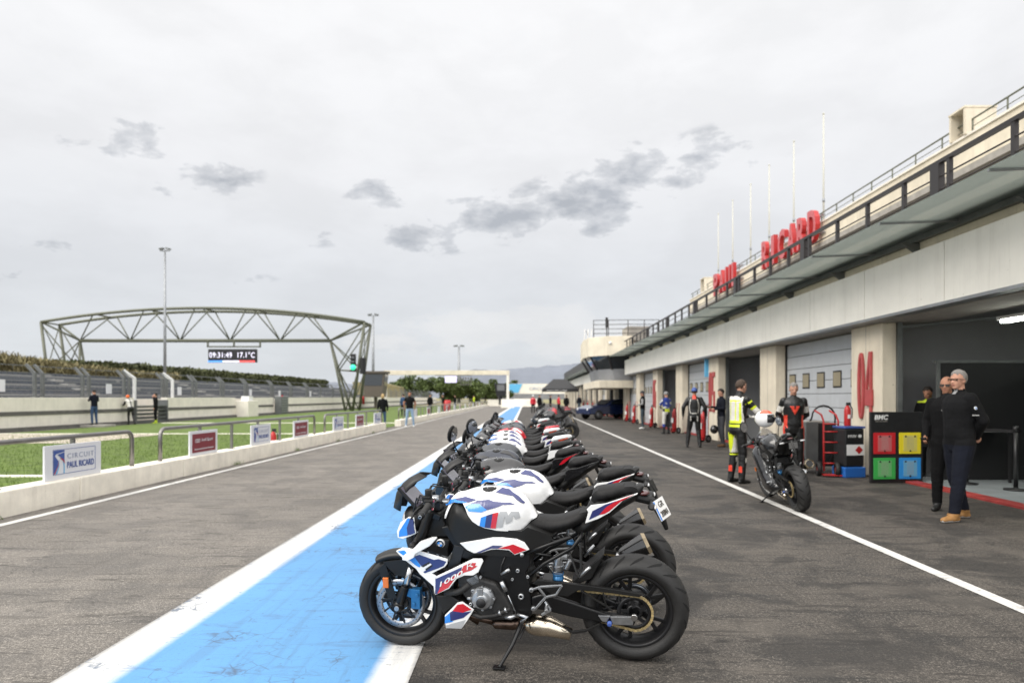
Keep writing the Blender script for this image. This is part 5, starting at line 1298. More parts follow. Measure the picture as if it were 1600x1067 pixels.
# men farther along the garages
o, K, V, hpf = person('man in a dark jacket and grey trousers looking at his phone in a garage doorway', at(1127, 20.8), R(188), 1.79, dict(top='cl_navy', trouser='cl_greytrouser', shoes='cl_brown', hair='hair_dark', loose=1.1), dict(elR=(.02, -.24, 1.17), wrR=(.28, -.12, 1.20), handR=(1, .1, .1), elL=(.02, .24, 1.17), wrL=(.26, .10, 1.14), handL=(1, -.2, .1), headtilt=.25, kneeR=(.0, -.1, .5), ankR=(-.10, -.1, .09)), vox=.013)
ph = MB(); ph.box((0, 0, 0), (.012, .075, .15)); po = ph.build('mobile_phone', 'black', bevel=.004); po.matrix_world = Matrix.Translation(Vector(at(1127, 20.8))) @ Matrix.Rotation(R(188), 4, 'Z') @ Matrix.Translation(K((.40, -.08, 1.25))) @ Matrix.Rotation(R(-50), 4, 'Y'); tag(po, 'phone held up by the man in the garage doorway', 'phone')
def pK(z, p, t, n):
    if z == 'torso' and n.x < -.1:
        u = abs(p.y)
        if abs(u-(.085+.05*math.sin((p.z-.95)*6.5))) < .009 and 1.0 < p.z < 1.42: return 'leather_white'
        if p.z > 1.42 and u < .05: return 'leather_red'
        if .99 < p.z < 1.02 and u < .07: return 'leather_white'
    if z == 'hips' or z.startswith('leg'):
        if n.x < -.1 and abs(abs(p.y)-.095) < .012 and .78 < p.z < .96: return 'leather_white'
person('rider in black leathers with thin white piping and blue cap, seen from behind', at(1085, 20.6), R(72), 1.82, dict(top='leather_black', trouser='leather_black', shoes='leather_black', hair='hair_dark', cap='signblue', glove='leather_black', skin='skin_tan', boot=.3, loose=1.3, bulk=1.12, leg=1.1, paint=pK), dict(elL=(-.03, .31, 1.18), wrL=(.05, .33, .95), elR=(-.03, -.31, 1.18), wrR=(.05, -.33, .95), ankL=(-.02, .20, .09), kneeL=(.02, .16, .5), ankR=(-.05, -.16, .09)), vox=.012)
helmet((5.62, 20.4, .42), R(60), 'dark crash helmet held low by the rider in black leathers', 'bk_black', 'bk_grey')
def pB(z, p, t, n):
    q = noise.noise(p*7)
    if z == 'torso' or z.startswith('arm'):
        if z == 'torso' and p.z < 1.05: return 'leather_yellow' if n.x < .2 and abs(p.y) < .12 else 'leather_black'
        return 'leather_blue' if q > -.05 else ('leather_white' if q > -.3 else 'leather_yellow')
    if (z.startswith('leg') and z[-1] == 'L') or (z == 'hips' and p.y > 0): return 'leather_white' if p.z > .42 else ('leather_blue' if p.z > .3 else 'leather_black')
person('rider in blue and white leathers with a yellow waist patch and grey cap', at(1041, 28.2), R(115), 1.76, dict(top='leather_blue', trouser='leather_black', shoes='leather_black', hair='hair_grey', cap='cl_grey', glove='leather_black', boot=.28, loose=1.25, paint=pB), dict(elL=(.08, .25, 1.2), wrL=(.25, .10, 1.12), elR=(.08, -.25, 1.2), wrR=(.25, -.1, 1.12), headtilt=.3), vox=.015)
def pV(z, p, t, n): return None
person('man in a black vest over grey sleeves, dark jeans and white trainers', at(1004, 32.6), R(170), 1.84, dict(top='cl_black', sleeve='cl_grey', trouser='cl_denim', shoes='shoe_white', hair='hair_grey', cap='cl_greytrouser', loose=1.1, bulk=1.05), dict(elL=(.0, .25, 1.17), wrL=(.22, .12, 1.10), elR=(.0, -.25, 1.17), wrR=(.22, -.1, 1.10)), vox=.015)
person('distant man in dark clothes walking beside the far garage pillars', at(905, 72), R(250), 1.78, dict(top='cl_navy', trouser='cl_denim', shoes='cl_brown', hair='hair_dark', loose=1.2), dict(kneeL=(.10, .1, .5), ankL=(.18, .1, .09), ankR=(-.2, -.1, .09)), vox=.03)
# left side of the lane
person('man in black polo shirt, light blue jeans and white trainers at the wall gap', at(640, 34.6), R(-80), 1.82, dict(top='cl_black', trouser='cl_lightjeans', shoes='shoe_white', hair='hair_dark', skin='skin_tan', short=.17, loose=1.1, bulk=1.05), dict(ankL=(-.02, .20, .09), kneeL=(.02, .16, .5), ankR=(-.02, -.18, .09), kneeR=(.02, -.14, .5), elL=(-.06, .28, 1.18), wrL=(-.06, .24, .95), elR=(-.06, -.28, 1.18), wrR=(-.06, -.24, .95)), vox=.015)
person('blonde woman in a dark jacket and jeans standing behind the end of the near wall', ((598-822)/1067*33.4, 33.4, .02), R(110), 1.68, dict(top='cl_softblack', trouser='cl_jeans', shoes='shoe_white', hair='hair_blonde', longhair=1, loose=1.2, belt=.84), {}, vox=.015)
for px, Z, f_, top, tro, hr, lab in ((630, 54, 120, 'cl_jeans', 'cl_navy', 'hair_dark', 'man in dark blue behind the man in light jeans, by the pit wall'), (672, 60, -60, 'cl_black', 'cl_black', 'hair_dark', 'small figure in a black shirt with arms folded behind the far railing'),
        (692, 72, 200, 'cl_black', 'cl_greytrouser', 'hair_brown', 'small leaning figure in black beside the far red container'), (711, 78, 160, 'cl_black', 'cl_jeans', 'hair_dark', 'small bending figure in black on the far lawn'), (740.5, 88, 180, 'hivis', 'cl_black', 'hair_dark', 'distant marshal in a yellow high visibility jacket')):
    person(lab, ((px-822)/1067*Z, Z, .02), R(f_), 1.78, dict(top=top, trouser=tro, shoes='shoe_black', hair=hr, loose=1.15), dict(headtilt=.2), vox=.025)
t = empty('red_container', ((699-822)/1067*72, 72, .02), 0, 'small red barrel standing on the far lawn behind the railing', 'barrel'); b = MB(); b.lathe([(0, 0), (.38, 0), (.42, .3), (.38, 1.1), (.3, 1.2), (0, 1.2)], (0, 0, 0), n=16); b.build('barrel', 'red', t); b = MB(); b.cyl((0, 0, 1.2), (0, 0, 1.28), .12, 12); b.build('lid', 'black', t)
person('man in a dark shirt and blue jeans leaning by the pit wall, head down', ((147-822)/1067*34.6, 34.6, .12), R(160), 1.80, dict(top='cl_navy', trouser='cl_jeans', shoes='shoe_black', hair='hair_dark', short=.35), dict(elL=(.05, .25, 1.2), wrL=(.25, .12, 1.25), elR=(.05, -.25, 1.2), wrR=(.25, -.12, 1.25), headtilt=.3), vox=.02)
b = MB(); b.bx(-.8, .8, -.5, .5, 0, .13); q = b.build('concrete_step', 'concrete', bevel=.01); q.location = ((147-822)/1067*34.6, 34.6, 0); tag(q, 'grey step under the man at the pit wall', 'step')
def pO(z, p, t, n):
    if z == 'torso' and n.x < .3 and p.z > 1.0: return 'leather_white' if abs(p.y) > .03 else None
person('rider with orange head covering and white-backed leathers leaning over the pit wall', ((204-822)/1067*37.8, 37.8, 0), R(150), 1.76, dict(top='leather_black', trouser='leather_black', shoes='leather_black', hair='hair_orange', cap='hair_orange', paint=pO, loose=1.2), dict(chest=(.12, 0, 1.22), neck=(.22, 0, 1.42), head=(.30, 0, 1.54), shL=(.17, .18, 1.36), shR=(.17, -.18, 1.36), elL=(.28, .22, 1.12), wrL=(.48, .15, 1.1), elR=(.28, -.22, 1.12), wrR=(.48, -.15, 1.1), ankR=(-.25, -.1, .09), kneeR=(-.05, -.1, .5)), vox=.02)
person('person in black with yellow shoe tops standing before the grey steps', ((243-822)/1067*39.5, 39.5, 0), R(200), 1.78, dict(top='cl_black', trouser='cl_black', shoes='hivis', hair='hair_dark', boot=.2, loose=1.15), dict(elR=(.1, -.22, 1.25), wrR=(.14, -.1, 1.5), handR=(0, .3, 1)), vox=.02)
# group under the far canopy
for k_, (px, Z, top) in enumerate([(833, 64, 'bk_red'), (843, 60, 'cl_black'), (860, 62, 'cl_navy'), (873, 66, 'bk_red'), (885, 63, 'cl_black')]):
    person('%s figure in %s, of the group standing before the black canopy' % (('leftmost', 'second', 'middle', 'fourth', 'rightmost')[k_], {'bk_red': 'red', 'cl_black': 'black', 'cl_navy': 'navy'}[top]), at(px, Z), R(-90+k_*40), 1.76, dict(top=top, trouser='cl_black', shoes='shoe_black', hair='hair_dark', cap='white_paint' if k_ == 0 else None, loose=1.2), {}, vox=.035, group='people before the far canopy')
# ================================================================ motorcycles
S_ = .944
BX, BY, BYAW, BLEAN = .626, 3.947, R(9.3), R(7.1)
bd = Vector((-cos(BYAW), sin(BYAW), 0)); bn = Vector((-sin(BYAW), -cos(BYAW), 0))
bu = Vector((0, 0, cos(BLEAN)))+bn*sin(BLEAN); ba = bn*cos(BLEAN)-Vector((0, 0, sin(BLEAN)))
B0 = Vector((BX, BY, 0))
def bloc(px, py, w_):
    """nearest motorcycle's own frame (x forward, z up) at lateral distance w_ from its centre plane"""
    r = Vector(((px-822)/1067, 1, -(py-621)/1067)); c = Vector((0, 0, EYE))
    t = (w_-(c-B0).dot(ba))/r.dot(ba); p = c+r*t-B0; return (p.dot(bd), p.dot(bu))
ZO = {'a': (600, 720, 8.892), 'b': (560, 840, 6.275), 'c': (680, 740, 6.667), 'd': (680, 860, 5.928), 'e': (820, 740, 6.67), 'f': (820, 860, 5.927), 'A': (540, 720, 3.333), 'B': (800, 720, 3.333)}
def tr(k, pts, w_):
    ox, oy, s = ZO[k]; out = []
    for p in pts:
        ww = w_(p) if callable(w_) else w_
        out.append(bloc(ox+p[0]/s, oy+p[1]/s, ww))
    return out
def trf(k, pts, surf, w0=.12):
    """trace onto a curved side: iterate so that lateral distance equals the surface's"""
    ox, oy, s = ZO[k]; out = []
    for p in pts:
        ww = w0
        for _ in range(24): q = bloc(ox+p[0]/s, oy+p[1]/s, ww); ww = .65*ww+.35*surf(*q)
        out.append(q)
    return out
def seg_d(p, a, b):
    ax, ay = a; bx_, by_ = b; dx, dy = bx_-ax, by_-ay; l = dx*dx+dy*dy
    t = 0 if l == 0 else max(0, min(1, ((p[0]-ax)*dx+(p[1]-ay)*dy)/l)); return math.hypot(p[0]-ax-t*dx, p[1]-ay-t*dy)
def inpoly(p, P):
    c = False; n = len(P)
    for i in range(n):
        a, b = P[i], P[i-1]
        if (a[1] > p[1]) != (b[1] > p[1]) and p[0] < (b[0]-a[0])*(p[1]-a[1])/(b[1]-a[1])+a[0]: c = not c
    return c
def densify(P, st):
    out = []
    for i in range(len(P)):
        a, b = P[i], P[(i+1) % len(P)]; n = max(1, int(math.hypot(b[0]-a[0], b[1]-a[1])/st))
        out += [(a[0]+(b[0]-a[0])*k/n, a[1]+(b[1]-a[1])*k/n) for k in range(n)]
    return out
def smooth_poly(P, it=1):
    for _ in range(it):
        Q = []
        for i in range(len(P)):
            a, b = P[i], P[(i+1) % len(P)]; Q += [(a[0]*.75+b[0]*.25, a[1]*.75+b[1]*.25), (a[0]*.25+b[0]*.75, a[1]*.25+b[1]*.75)]
        P = Q
    return P
def tri_fill(P, st):
    D = densify(P, st); n = len(D); xs = [p[0] for p in D]; ys = [p[1] for p in D]; pts = list(D)
    x = min(xs)+st*.5; r = 0
    while x < max(xs):
        y = min(ys)+st*.5*(1 if r % 2 else .5)
        while y < max(ys):
            p = (x, y)
            if inpoly(p, D) and min(seg_d(p, D[i], D[(i+1) % n]) for i in range(n)) > st*.45: pts.append(p)
            y += st
        x += st*.87; r += 1
    q = delaunay_2d_cdt([Vector(p) for p in pts], [], [list(range(n))], 1, 1e-7)
    return [tuple(v) for v in q[0]], [tuple(t) for t in q[2]], q
from mathutils.kdtree import KDTree
class Shell:
    """solid body from a side outline: half width rises from `edge` at rounded edges to `wd` within depth D, then is relaxed"""
    def __init__(s, P, wd, edge=.02, D=.08, rnd=None, pw=.7, st=.016, it=8):
        n = len(P); E = [(P[i], P[(i+1) % n]) for i in range(n) if rnd is None or i in rnd]
        s.v, s.f, _ = tri_fill(P, st); Y = []
        for x, z in s.v:
            d = min(seg_d((x, z), a, b) for a, b in E) if E else 1
            w_ = wd(x, z) if callable(wd) else wd; u = min(1, d/D); Y.append(edge+(w_-edge)*(1-(1-u)**2)**pw)
        nb = [set() for _ in s.v]; cnt = {}
        for t in s.f:
            for i in range(3):
                e = (t[i], t[(i+1) % 3]); nb[e[0]].add(e[1]); nb[e[1]].add(e[0]); k = tuple(sorted(e)); cnt[k] = cnt.get(k, 0)+1
        s.rim = [k for k, c in cnt.items() if c == 1]; bd_ = set(i for k in s.rim for i in k)
        for _ in range(it):
            Z = list(Y)
            for i in range(len(Y)):
                if i in bd_:
                    q = [j for j in nb[i] if j in bd_]
                    if len(q) == 2: Z[i] = .5*Y[i]+.25*(Y[q[0]]+Y[q[1]])
                elif nb[i]: Z[i] = .4*Y[i]+.6*sum(Y[j] for j in nb[i])/len(nb[i])
            Y = Z
        s.Y = Y; s.kd = KDTree(len(s.f))
        for i, t in enumerate(s.f): s.kd.insert((sum(s.v[j][0] for j in t)/3, sum(s.v[j][1] for j in t)/3, 0), i)
        s.kd.balance()
    def y(s, x, z):
        best = None
        for _, i, _d in s.kd.find_n((x, z, 0), 48):
            a, b, c = (s.v[j] for j in s.f[i]); dt = (b[1]-c[1])*(a[0]-c[0])+(c[0]-b[0])*(a[1]-c[1])
            if abs(dt) < 1e-12: continue
            u = ((b[1]-c[1])*(x-c[0])+(c[0]-b[0])*(z-c[1]))/dt; v = ((c[1]-a[1])*(x-c[0])+(a[0]-c[0])*(z-c[1]))/dt; q = (u, v, 1-u-v); m = min(q)
            if best is None or m > best[0]:
                k = [max(0, e) for e in q]; t = sum(k); best = (m, sum(e*s.Y[j] for e, j in zip(k, s.f[i]))/t)
            if m >= -1e-6: break
        return best[1]
    def build(s, name, m, par, st=None, off=0):
        n = len(s.v); b = MB()
        V = [(p[0], y, p[1]) for p, y in zip(s.v, s.Y)]+[(p[0], -y, p[1]) for p, y in zip(s.v, s.Y)]
        F = list(s.f)+[tuple(i+n for i in t[::-1]) for t in s.f]+[(i, j, j+n, i+n) for i, j in s.rim]
        b.raw(V, F, True); o = b.build(name, m, par)
        ed = o.modifiers.new('split', 'EDGE_SPLIT'); ed.split_angle = R(62); return o
def patch(name, P, surf, m, par, off=.0025, st=.025, both=True):
    v, f, q = tri_fill(P, st); o = None
    for s in ((-1, 1) if both else (1,)):
        b = MB(); e_ = .006; Q = []
        for p in v:
            y0 = surf(*p); gx = (surf(p[0]+e_, p[1])-surf(p[0]-e_, p[1]))/(2*e_); gz = (surf(p[0], p[1]+e_)-surf(p[0], p[1]-e_))/(2*e_); ln = math.sqrt(1+gx*gx+gz*gz)
            Q.append((p[0]-gx/ln*off, s*(y0+off/ln), p[1]-gz/ln*off))
        b.raw(Q, [t if s > 0 else t[::-1] for t in f], True); o = b.build(name, m, par, fix=False)
    return o
def plate(name, P, w_, th, m, par, both=True, bev=.003, sides=(1, -1)):
    wf = w_ if callable(w_) else (lambda x, z: w_); o = None
    for s in ((-1, 1) if both else (1,)):
        b = MB(); b.prism(P, lambda p, q: (p[0], s*(wf(*p)-th/2+q*th/2), p[1])); o = b.build(name, m, par, bevel=bev)
    return o

# ---- shared outlines, taken once from the nearest motorcycle
TANK = [(108, 310), (180, 250), (280, 200), (400, 158), (520, 138), (640, 138), (760, 150), (850, 182), (930, 238), (990, 310), (1030, 388), (1058, 448), (980, 530), (900, 605), (800, 600), (640, 585), (520, 560), (450, 532), (390, 492), (340, 432), (310, 372), (275, 322), (200, 317), (150, 338), (120, 385), (95, 482), (80, 480), (92, 390)]
def tw(p): return .03 if p[1] < 250 or (p[0] > 900 and p[1] < 460) else .14
TANKP = tr('c', TANK, tw)
TRND = [25, 26, 27]+list(range(0, 11))
def tank_w(x, z):
    return .150-.045*max(0, min(1, (x-.98)/.22))-.03*max(0, min(1, (.62-x)/.15))
def round_poly(P, idx, it=2):
    """corner-cut only the listed vertices; returns the outline and the indices of edges that stay rounded"""
    for _ in range(it):
        Q = []; J = set()
        for i, p in enumerate(P):
            if i in idx:
                a, b = P[i-1], P[(i+1) % len(P)]; Q.append((p[0]*.75+a[0]*.25, p[1]*.75+a[1]*.25)); J.add(len(Q)-1); Q.append((p[0]*.75+b[0]*.25, p[1]*.75+b[1]*.25)); J.add(len(Q)-1)
            else: Q.append(p)
        P, idx = Q, J
    return P, idx
TANKP, TRND = round_poly(TANKP, set([0, 1, 2, 3, 4, 5, 6, 7, 8, 9, 10]))
TRND = sorted(TRND); TRND = TRND+[(max(TRND)+1)]
tank_shell = Shell(TANKP, tank_w, .012, .125, TRND, st=.0105, it=40)
SIDE = tr('c', [(88, 470), (120, 385), (150, 325), (200, 308), (282, 312), (320, 372), (350, 425), (400, 485), (460, 525), (540, 552), (640, 578), (800, 590), (900, 598), (960, 560), (1060, 600), (1200, 660), (1200, 715), (985, 800), (960, 800), (900, 855), (700, 850), (400, 840), (330, 800), (240, 735), (150, 600), (92, 520)], .14)
side_shell = Shell(SIDE, lambda x, z: tank_w(x, z)-.006, .05, .02, [0, 1, 2, 3, 4])
FRAME = tr('c', [(60, 560), (125, 545), (250, 740), (330, 805), (410, 835), (700, 850), (900, 860), (960, 800), (985, 800)], .13)+tr('d', [(880, 130), (838, 215), (875, 330), (893, 590), (880, 620), (790, 640), (720, 560), (640, 380), (560, 290), (430, 262), (395, 170), (330, 100), (240, 70)], .13)
ENG = tr('d', [(190, 180), (300, 150), (430, 260), (560, 300), (640, 400), (730, 560), (720, 640), (520, 650), (420, 610), (360, 560), (300, 470), (220, 350)], .15)
BELLY = tr('d', [(88, 600), (205, 482), (250, 472), (360, 546), (300, 645), (243, 722), (98, 716)], .17)
UP = tr('b', [(368, 128), (430, 96), (500, 102), (640, 140), (875, 210), (872, 256), (845, 286), (722, 348), (640, 345), (560, 300), (470, 228), (400, 165)], .185)
MIDP = tr('b', [(560, 296), (640, 345), (722, 348), (768, 380), (745, 560), (738, 475), (600, 352)], .185)
LOW = tr('d', [(-2, 243), (150, 172), (350, 75), (432, 75), (446, 98), (400, 200), (350, 230), (270, 230), (200, 260), (130, 350), (0, 410)], .185)
SEAT = tr('e', [(0, 575), (60, 505), (130, 452), (200, 462), (280, 468), (370, 460), (480, 430), (570, 398), (640, 378), (656, 398), (640, 440), (600, 505), (540, 575), (470, 615), (330, 650), (200, 672), (150, 658), (60, 630), (0, 625)], lambda p: .03 if p[1] < 510 else .13)
PILL = tr('e', [(682, 305), (690, 250), (715, 195), (745, 160), (900, 140), (1010, 126), (1110, 118), (1155, 130), (1190, 168), (1180, 192), (1060, 240), (900, 285), (745, 322), (700, 318)], lambda p: .03 if p[1] < 200 else .11)
TAIL = tr('e', [(470, 620), (540, 560), (600, 500), (645, 375), (690, 300), (900, 270), (1190, 160), (1245, 168), (1228, 215), (1150, 325), (1010, 405), (870, 510), (720, 620), (560, 690)], .11)
TDEC = tr('e', [(630, 515), (662, 400), (645, 370), (690, 325), (840, 308), (1050, 240), (1180, 200), (1172, 215), (1030, 270), (950, 345), (880, 405), (760, 470)], .115)
seat_shell = Shell(smooth_poly(SEAT, 2), lambda x, z: .135-.04*max(0, min(1, (x-.35)/.15)), .06, .06, None, st=.012, it=16)
pill_shell = Shell(smooth_poly(PILL, 2), lambda x, z: .115-.10*max(0, -.18-x), .06, .05, None, st=.012, it=16)
tail_shell = Shell(TAIL, lambda x, z: .115-.20*max(0, .02-x)*.6, .03, .05, None)
solo_shell = Shell(smooth_poly([(p[0], p[1]+.02) for p in PILL], 1), lambda x, z: .105, .02, .07, None)
def lerp2(a, b, t): return (a[0]+(b[0]-a[0])*t, a[1]+(b[1]-a[1])*t)
XR_, XF_ = 0.0, 1.457*S_
RR, RF = .326*S_, .300*S_
AXR = (0.0, RR); AXF = (XF_, RF)

def build_wheel(par, name, x, r, wd, rimr, rear, cols):
    wh = empty(name, (x, 0, r), parent=par); h = wd/2
    pr = []
    n = 14
    for i in range(n+1):
        a = -pi/2*1.12+pi*1.12*i/n; pr.append((r-h*.62*(1-cos(a)**1.0 if cos(a) > 0 else 1-cos(a)), h*sin(a)/sin(pi/2)*(1 if abs(a) < pi/2 else .97)))
    pr = [(rimr+.004, -h*.72), (rimr+.02, -h*.90)]+[(r-h*.66*(1-cos(a)), h*sin(a)) for a in [-pi/2*.98+pi*.98*i/n for i in range(n+1)]]+[(rimr+.02, h*.90), (rimr+.004, h*.72)]
    b = MB(); b.lathe(pr, (0, 0, 0), (0, 1, 0), 56, closed=True)
    b.build('tyre', 'rubber', wh)
    # tread grooves
    b = MB(); g = 18
    for i in range(g):
        for s in (-1, 1):
            a0 = 2*pi*(i+(.5 if s > 0 else 0))/g; q = []
            for k in range(7):
                t = .12+.62*k/6; an = pi/2*.98*t*s; rr = r-h*.66*(1-cos(an))+.0012; aa = a0+.26*(k/6)**1.4; yy = h*sin(an)
                wv = .013*sin(pi*(k+.5)/7)/r; q.append([(sin(aa-wv)*rr, yy, cos(aa-wv)*rr), (sin(aa+wv)*rr, yy, cos(aa+wv)*rr)])
            v = [p for e in q for p in e]; b.raw(v, [(2*k, 2*k+1, 2*k+3, 2*k+2) for k in range(6)], True)
    b.build('tread_groove', 'groove', wh, fix=False)
    b = MB(); y0 = h*.72
    b.lathe([(rimr+.004, -y0), (rimr+.006, -y0-.004), (rimr-.008, -y0-.002), (rimr-.022, -y0*.7), (rimr-.03, 0), (rimr-.022, y0*.7), (rimr-.008, y0+.002), (rimr+.006, y0+.004), (rimr+.004, y0)], (0, 0, 0), (0, 1, 0), 48)
    b.lathe([(0, -.05), (.04, -.05), (.045, -.03), (.045, .03), (.04, .05), (0, .05)], (0, 0, 0), (0, 1, 0), 20)
    ns = 5
    for i in range(ns):
        a = 2*pi*(i+.25)/ns
        for s in (-1, 1):
            a1 = a+s*.20; p0 = Vector((sin(a)*.04, 0, cos(a)*.04)); pm = Vector((sin(a+s*.05)*(rimr*.5), 0, cos(a+s*.05)*(rimr*.5))); p1 = Vector((sin(a1)*(rimr-.02), 0, cos(a1)*(rimr-.02)))
            b.bar(p0, pm, .03, .018, (0, 1, 0)); b.bar(pm, p1, .022, .016, (0, 1, 0))
    b.build('rim', cols.get('rim', 'rim_black'), wh, bevel=.003)
    if rear:
        b = MB(); y = .085
        b.lathe([(.075, y-.003), (.098, y-.003), (.098, y+.003), (.075, y+.003)], (0, 0, 0), (0, 1, 0), 44, closed=True)
        for i in range(5):
            a = 2*pi*i/5; b.bar((sin(a)*.03, y, cos(a)*.03), (sin(a+.2)*.08, y, cos(a+.2)*.08), .02, .005, (0, 1, 0))
        b.lathe([(.03, .05), (.045, .05), (.045, y), (.03, y)], (0, 0, 0), (0, 1, 0), 20, closed=True)
        b.build('sprocket', 'rim_black', wh)
        b = MB(); b.lathe([(.075, -.078), (.105, -.078), (.105, -.083), (.075, -.083)], (0, 0, 0), (0, 1, 0), 36, closed=True); b.build('brake_disc', 'disc', wh)
    else:
        for s in (-1, 1):
            b = MB(); y = s*.062
            b.lathe([(.112, y-.0025), (.150, y-.0025), (.150, y+.0025), (.112, y+.0025)], (0, 0, 0), (0, 1, 0), 56, closed=True)
            d = b.build('brake_disc', 'disc', wh)
            b = MB()
            for i in range(40):
                a = 2*pi*i/40; rr = (.122, .131, .140)[i % 3]
                b.lathe([(.0034, 0), (0, 0)], (sin(a)*rr, y+s*.0032, cos(a)*rr), (0, s, 0), 8)
            b.build('disc_hole', 'black', d, fix=False)
            b = MB()
            for i in range(10):
                a = 2*pi*i/10; b.bar((sin(a)*.06, y*.85, cos(a)*.06), (sin(a+.15)*.112, y, cos(a+.15)*.112), .011, .004, (0, 1, 0)); b.cyl((sin(a+.15)*.113, y-.004*s, cos(a+.15)*.113), (sin(a+.15)*.113, y+.005*s, cos(a+.15)*.113), .007, 8)
            b.lathe([(.045, y*.8-.003), (.066, y*.8-.003), (.066, y*.8+.003), (.045, y*.8+.003)], (0, 0, 0), (0, 1, 0), 30, closed=True)
            b.build('disc_carrier', 'rim_black', d)
    return wh

def front_assembly(par, c, steer):
    """everything that turns with the bars; pivot on the steering axis"""
    rake = R(24); hx, hz = XF_-.30, .0
    fr = empty('front_fork', (0, 0, 0), parent=par)
    return fr

def rotz_about(fr_objs, steer): pass

SH = {}
def motorcycle(lab, loc, rz, lean, c, style='roadster', steer=R(0), near=False, cat='motorcycle', group='motorcycles parked side by side in the pit lane'):
    """c: dict of colours (tank, tail, low, stripe1..)"""
    root = empty('parked_motorcycle', loc, 0, lab, cat, group)
    root.rotation_mode = 'XYZ'
    # local x forward, y left, z up ; heading rz, lean to the left
    root.matrix_world = Matrix.Translation(Vector(loc)) @ Matrix.Rotation(rz, 4, 'Z') @ Matrix.Rotation(-lean, 4, 'X')
    # ---------- wheels
    build_wheel(root, 'rear_wheel', 0, RR, .19*S_, .222*S_, True, c)
    # ---------- steering group (each part has its vertices turned about the head axis)
    rk = R(20); A = Vector((-sin(rk), 0, cos(rk)))             # direction up along the fork
    off = .032; Hd = Vector((XF_, 0, RF))+Vector((-cos(rk)*off, 0, -sin(rk)*off)) # point on the steering axis
    Rm = Matrix.Translation(Hd) @ Matrix.Rotation(steer, 4, A) @ Matrix.Translation(-Hd)
    def st(o):
        o.matrix_basis = Rm @ o.matrix_basis; return o
    wf = build_wheel(root, 'front_wheel', XF_, RF, .12*S_, .222*S_, False, c); st(wf)
    ax = Vector((XF_, 0, RF)); up = lambda d, y, o=0: (ax.x-sin(rk)*d+cos(rk)*o, y, ax.z+cos(rk)*d+sin(rk)*o)
    fk = MB()
    for s in (-1, 1):
        fk.cyl(up(.26, s*.095), up(.62, s*.095), .029, 16); fk.cyl(up(.02, s*.095), up(.13, s*.095), .026, 14); fk.ball(up(0, s*.098), (.034, .03, .036), 12, 8)
        fk.cyl(up(.0, s*.09), up(.0, s*.135), .018, 12)
    for d in (.42, .60): fk.bar(up(d, -.10, -.02), up(d, .10, -.02), .10, .03, A)
    fo = st(fk.build('front_fork', 'frame_black', root, bevel=.002))
    b = MB()
    for s in (-1, 1): b.cyl(up(.12, s*.095), up(.265, s*.095), .0205, 16)
    b.build('chrome_tube', 'steel', fo)
    for s in (-1, 1):
        b = MB(); b.box(up(.085, s*.088, -.085), (.055, .045, .12), Matrix.Rotation(-rk+R(18), 3, 'Y')); b.box(up(.10, s*.088, -.05), (.05, .02, .05), Matrix.Rotation(-rk, 3, 'Y'))
        for k in (-.03, .03): b.cyl(up(.085+k, s*.11, -.085), up(.085+k, s*.12, -.085), .011, 10)
        b.build('brake_caliper', 'caliper', fo, bevel=.006)
    b = MB(); b.cyl(up(-.0, .125), up(.0, .14), .014, 12); b.build('axle_nut', 'silver', fo)
    # fender
    b = MB(); rr = RF+.022; prof = [(rr-.028, -.066), (rr-.004, -.060), (rr+.006, -.035), (rr+.010, 0), (rr+.006, .035), (rr-.004, .060), (rr-.028, .066), (rr-.024, .062), (rr+.002, .034), (rr+.005, 0), (rr+.002, -.034), (rr-.008, -.056)]
    b.lathe(prof, tuple(ax), (0, 1, 0), 22, R(-66), R(30), closed=True, ref=(0, 0, 1))
    v0 = len(b.v); fe = st(b.build('front_fender', c.get('fender', 'plastic2'), root))
    b = MB()
    for s in (-1, 1):
        P1 = [(-.075, .10), (-.02, .10), (.155, .295), (.06, .31), (-.02, .17)]
        q = lambda p: (ax.x+p[0]*1.0, ax.z+p[1])
        for poly in ([(.085, .25), (.13, .21), (.075, .03), (.02, .03)], [(-.09, .285), (.10, .255), (.03, .18), (-.06, .16)]):
            b.prism([q(p) for p in poly], lambda p, k: (p[0], s*(.067+k*.002), p[1]))
    b.build('fender_stay', 'plastic', fe, bevel=.001)
    for s in (-1, 1):
        b = MB(); b.box(up(.175, s*.122, .075) if False else (ax.x+.065, s*.122, ax.z+.15), (.034, .012, .062)); b.build('reflector', 'amber', fe, bevel=.003)
        b = MB(); b.box((ax.x+.068, s*.095, ax.z+.15), (.02, .05, .03)); b.build('reflector_bracket', 'plastic', fe)
    # handlebar
    hb = MB(); top = Vector(up(.64, 0, -.02)); sport = style != 'roadster'
    gw, gz, gx = (.335, .050, -.012) if not sport else (.31, -.015, -.05)
    ptsb = []
    for s in (-1, 1):
        ptsb = [(top.x, s*.0, top.z+.03), (top.x, s*.06, top.z+.03), (top.x-.005, s*.13, top.z+gz), (top.x+gx*.5, s*.22, top.z+gz+.005), (top.x+gx, s*(gw+.02), top.z+gz-.005)]
        hb.tube(ptsb, .012, 10)
    hb.box((top.x, 0, top.z+.01), (.05, .12, .06))
    ho = st(hb.build('handlebar', 'frame_black', root, bevel=.002))
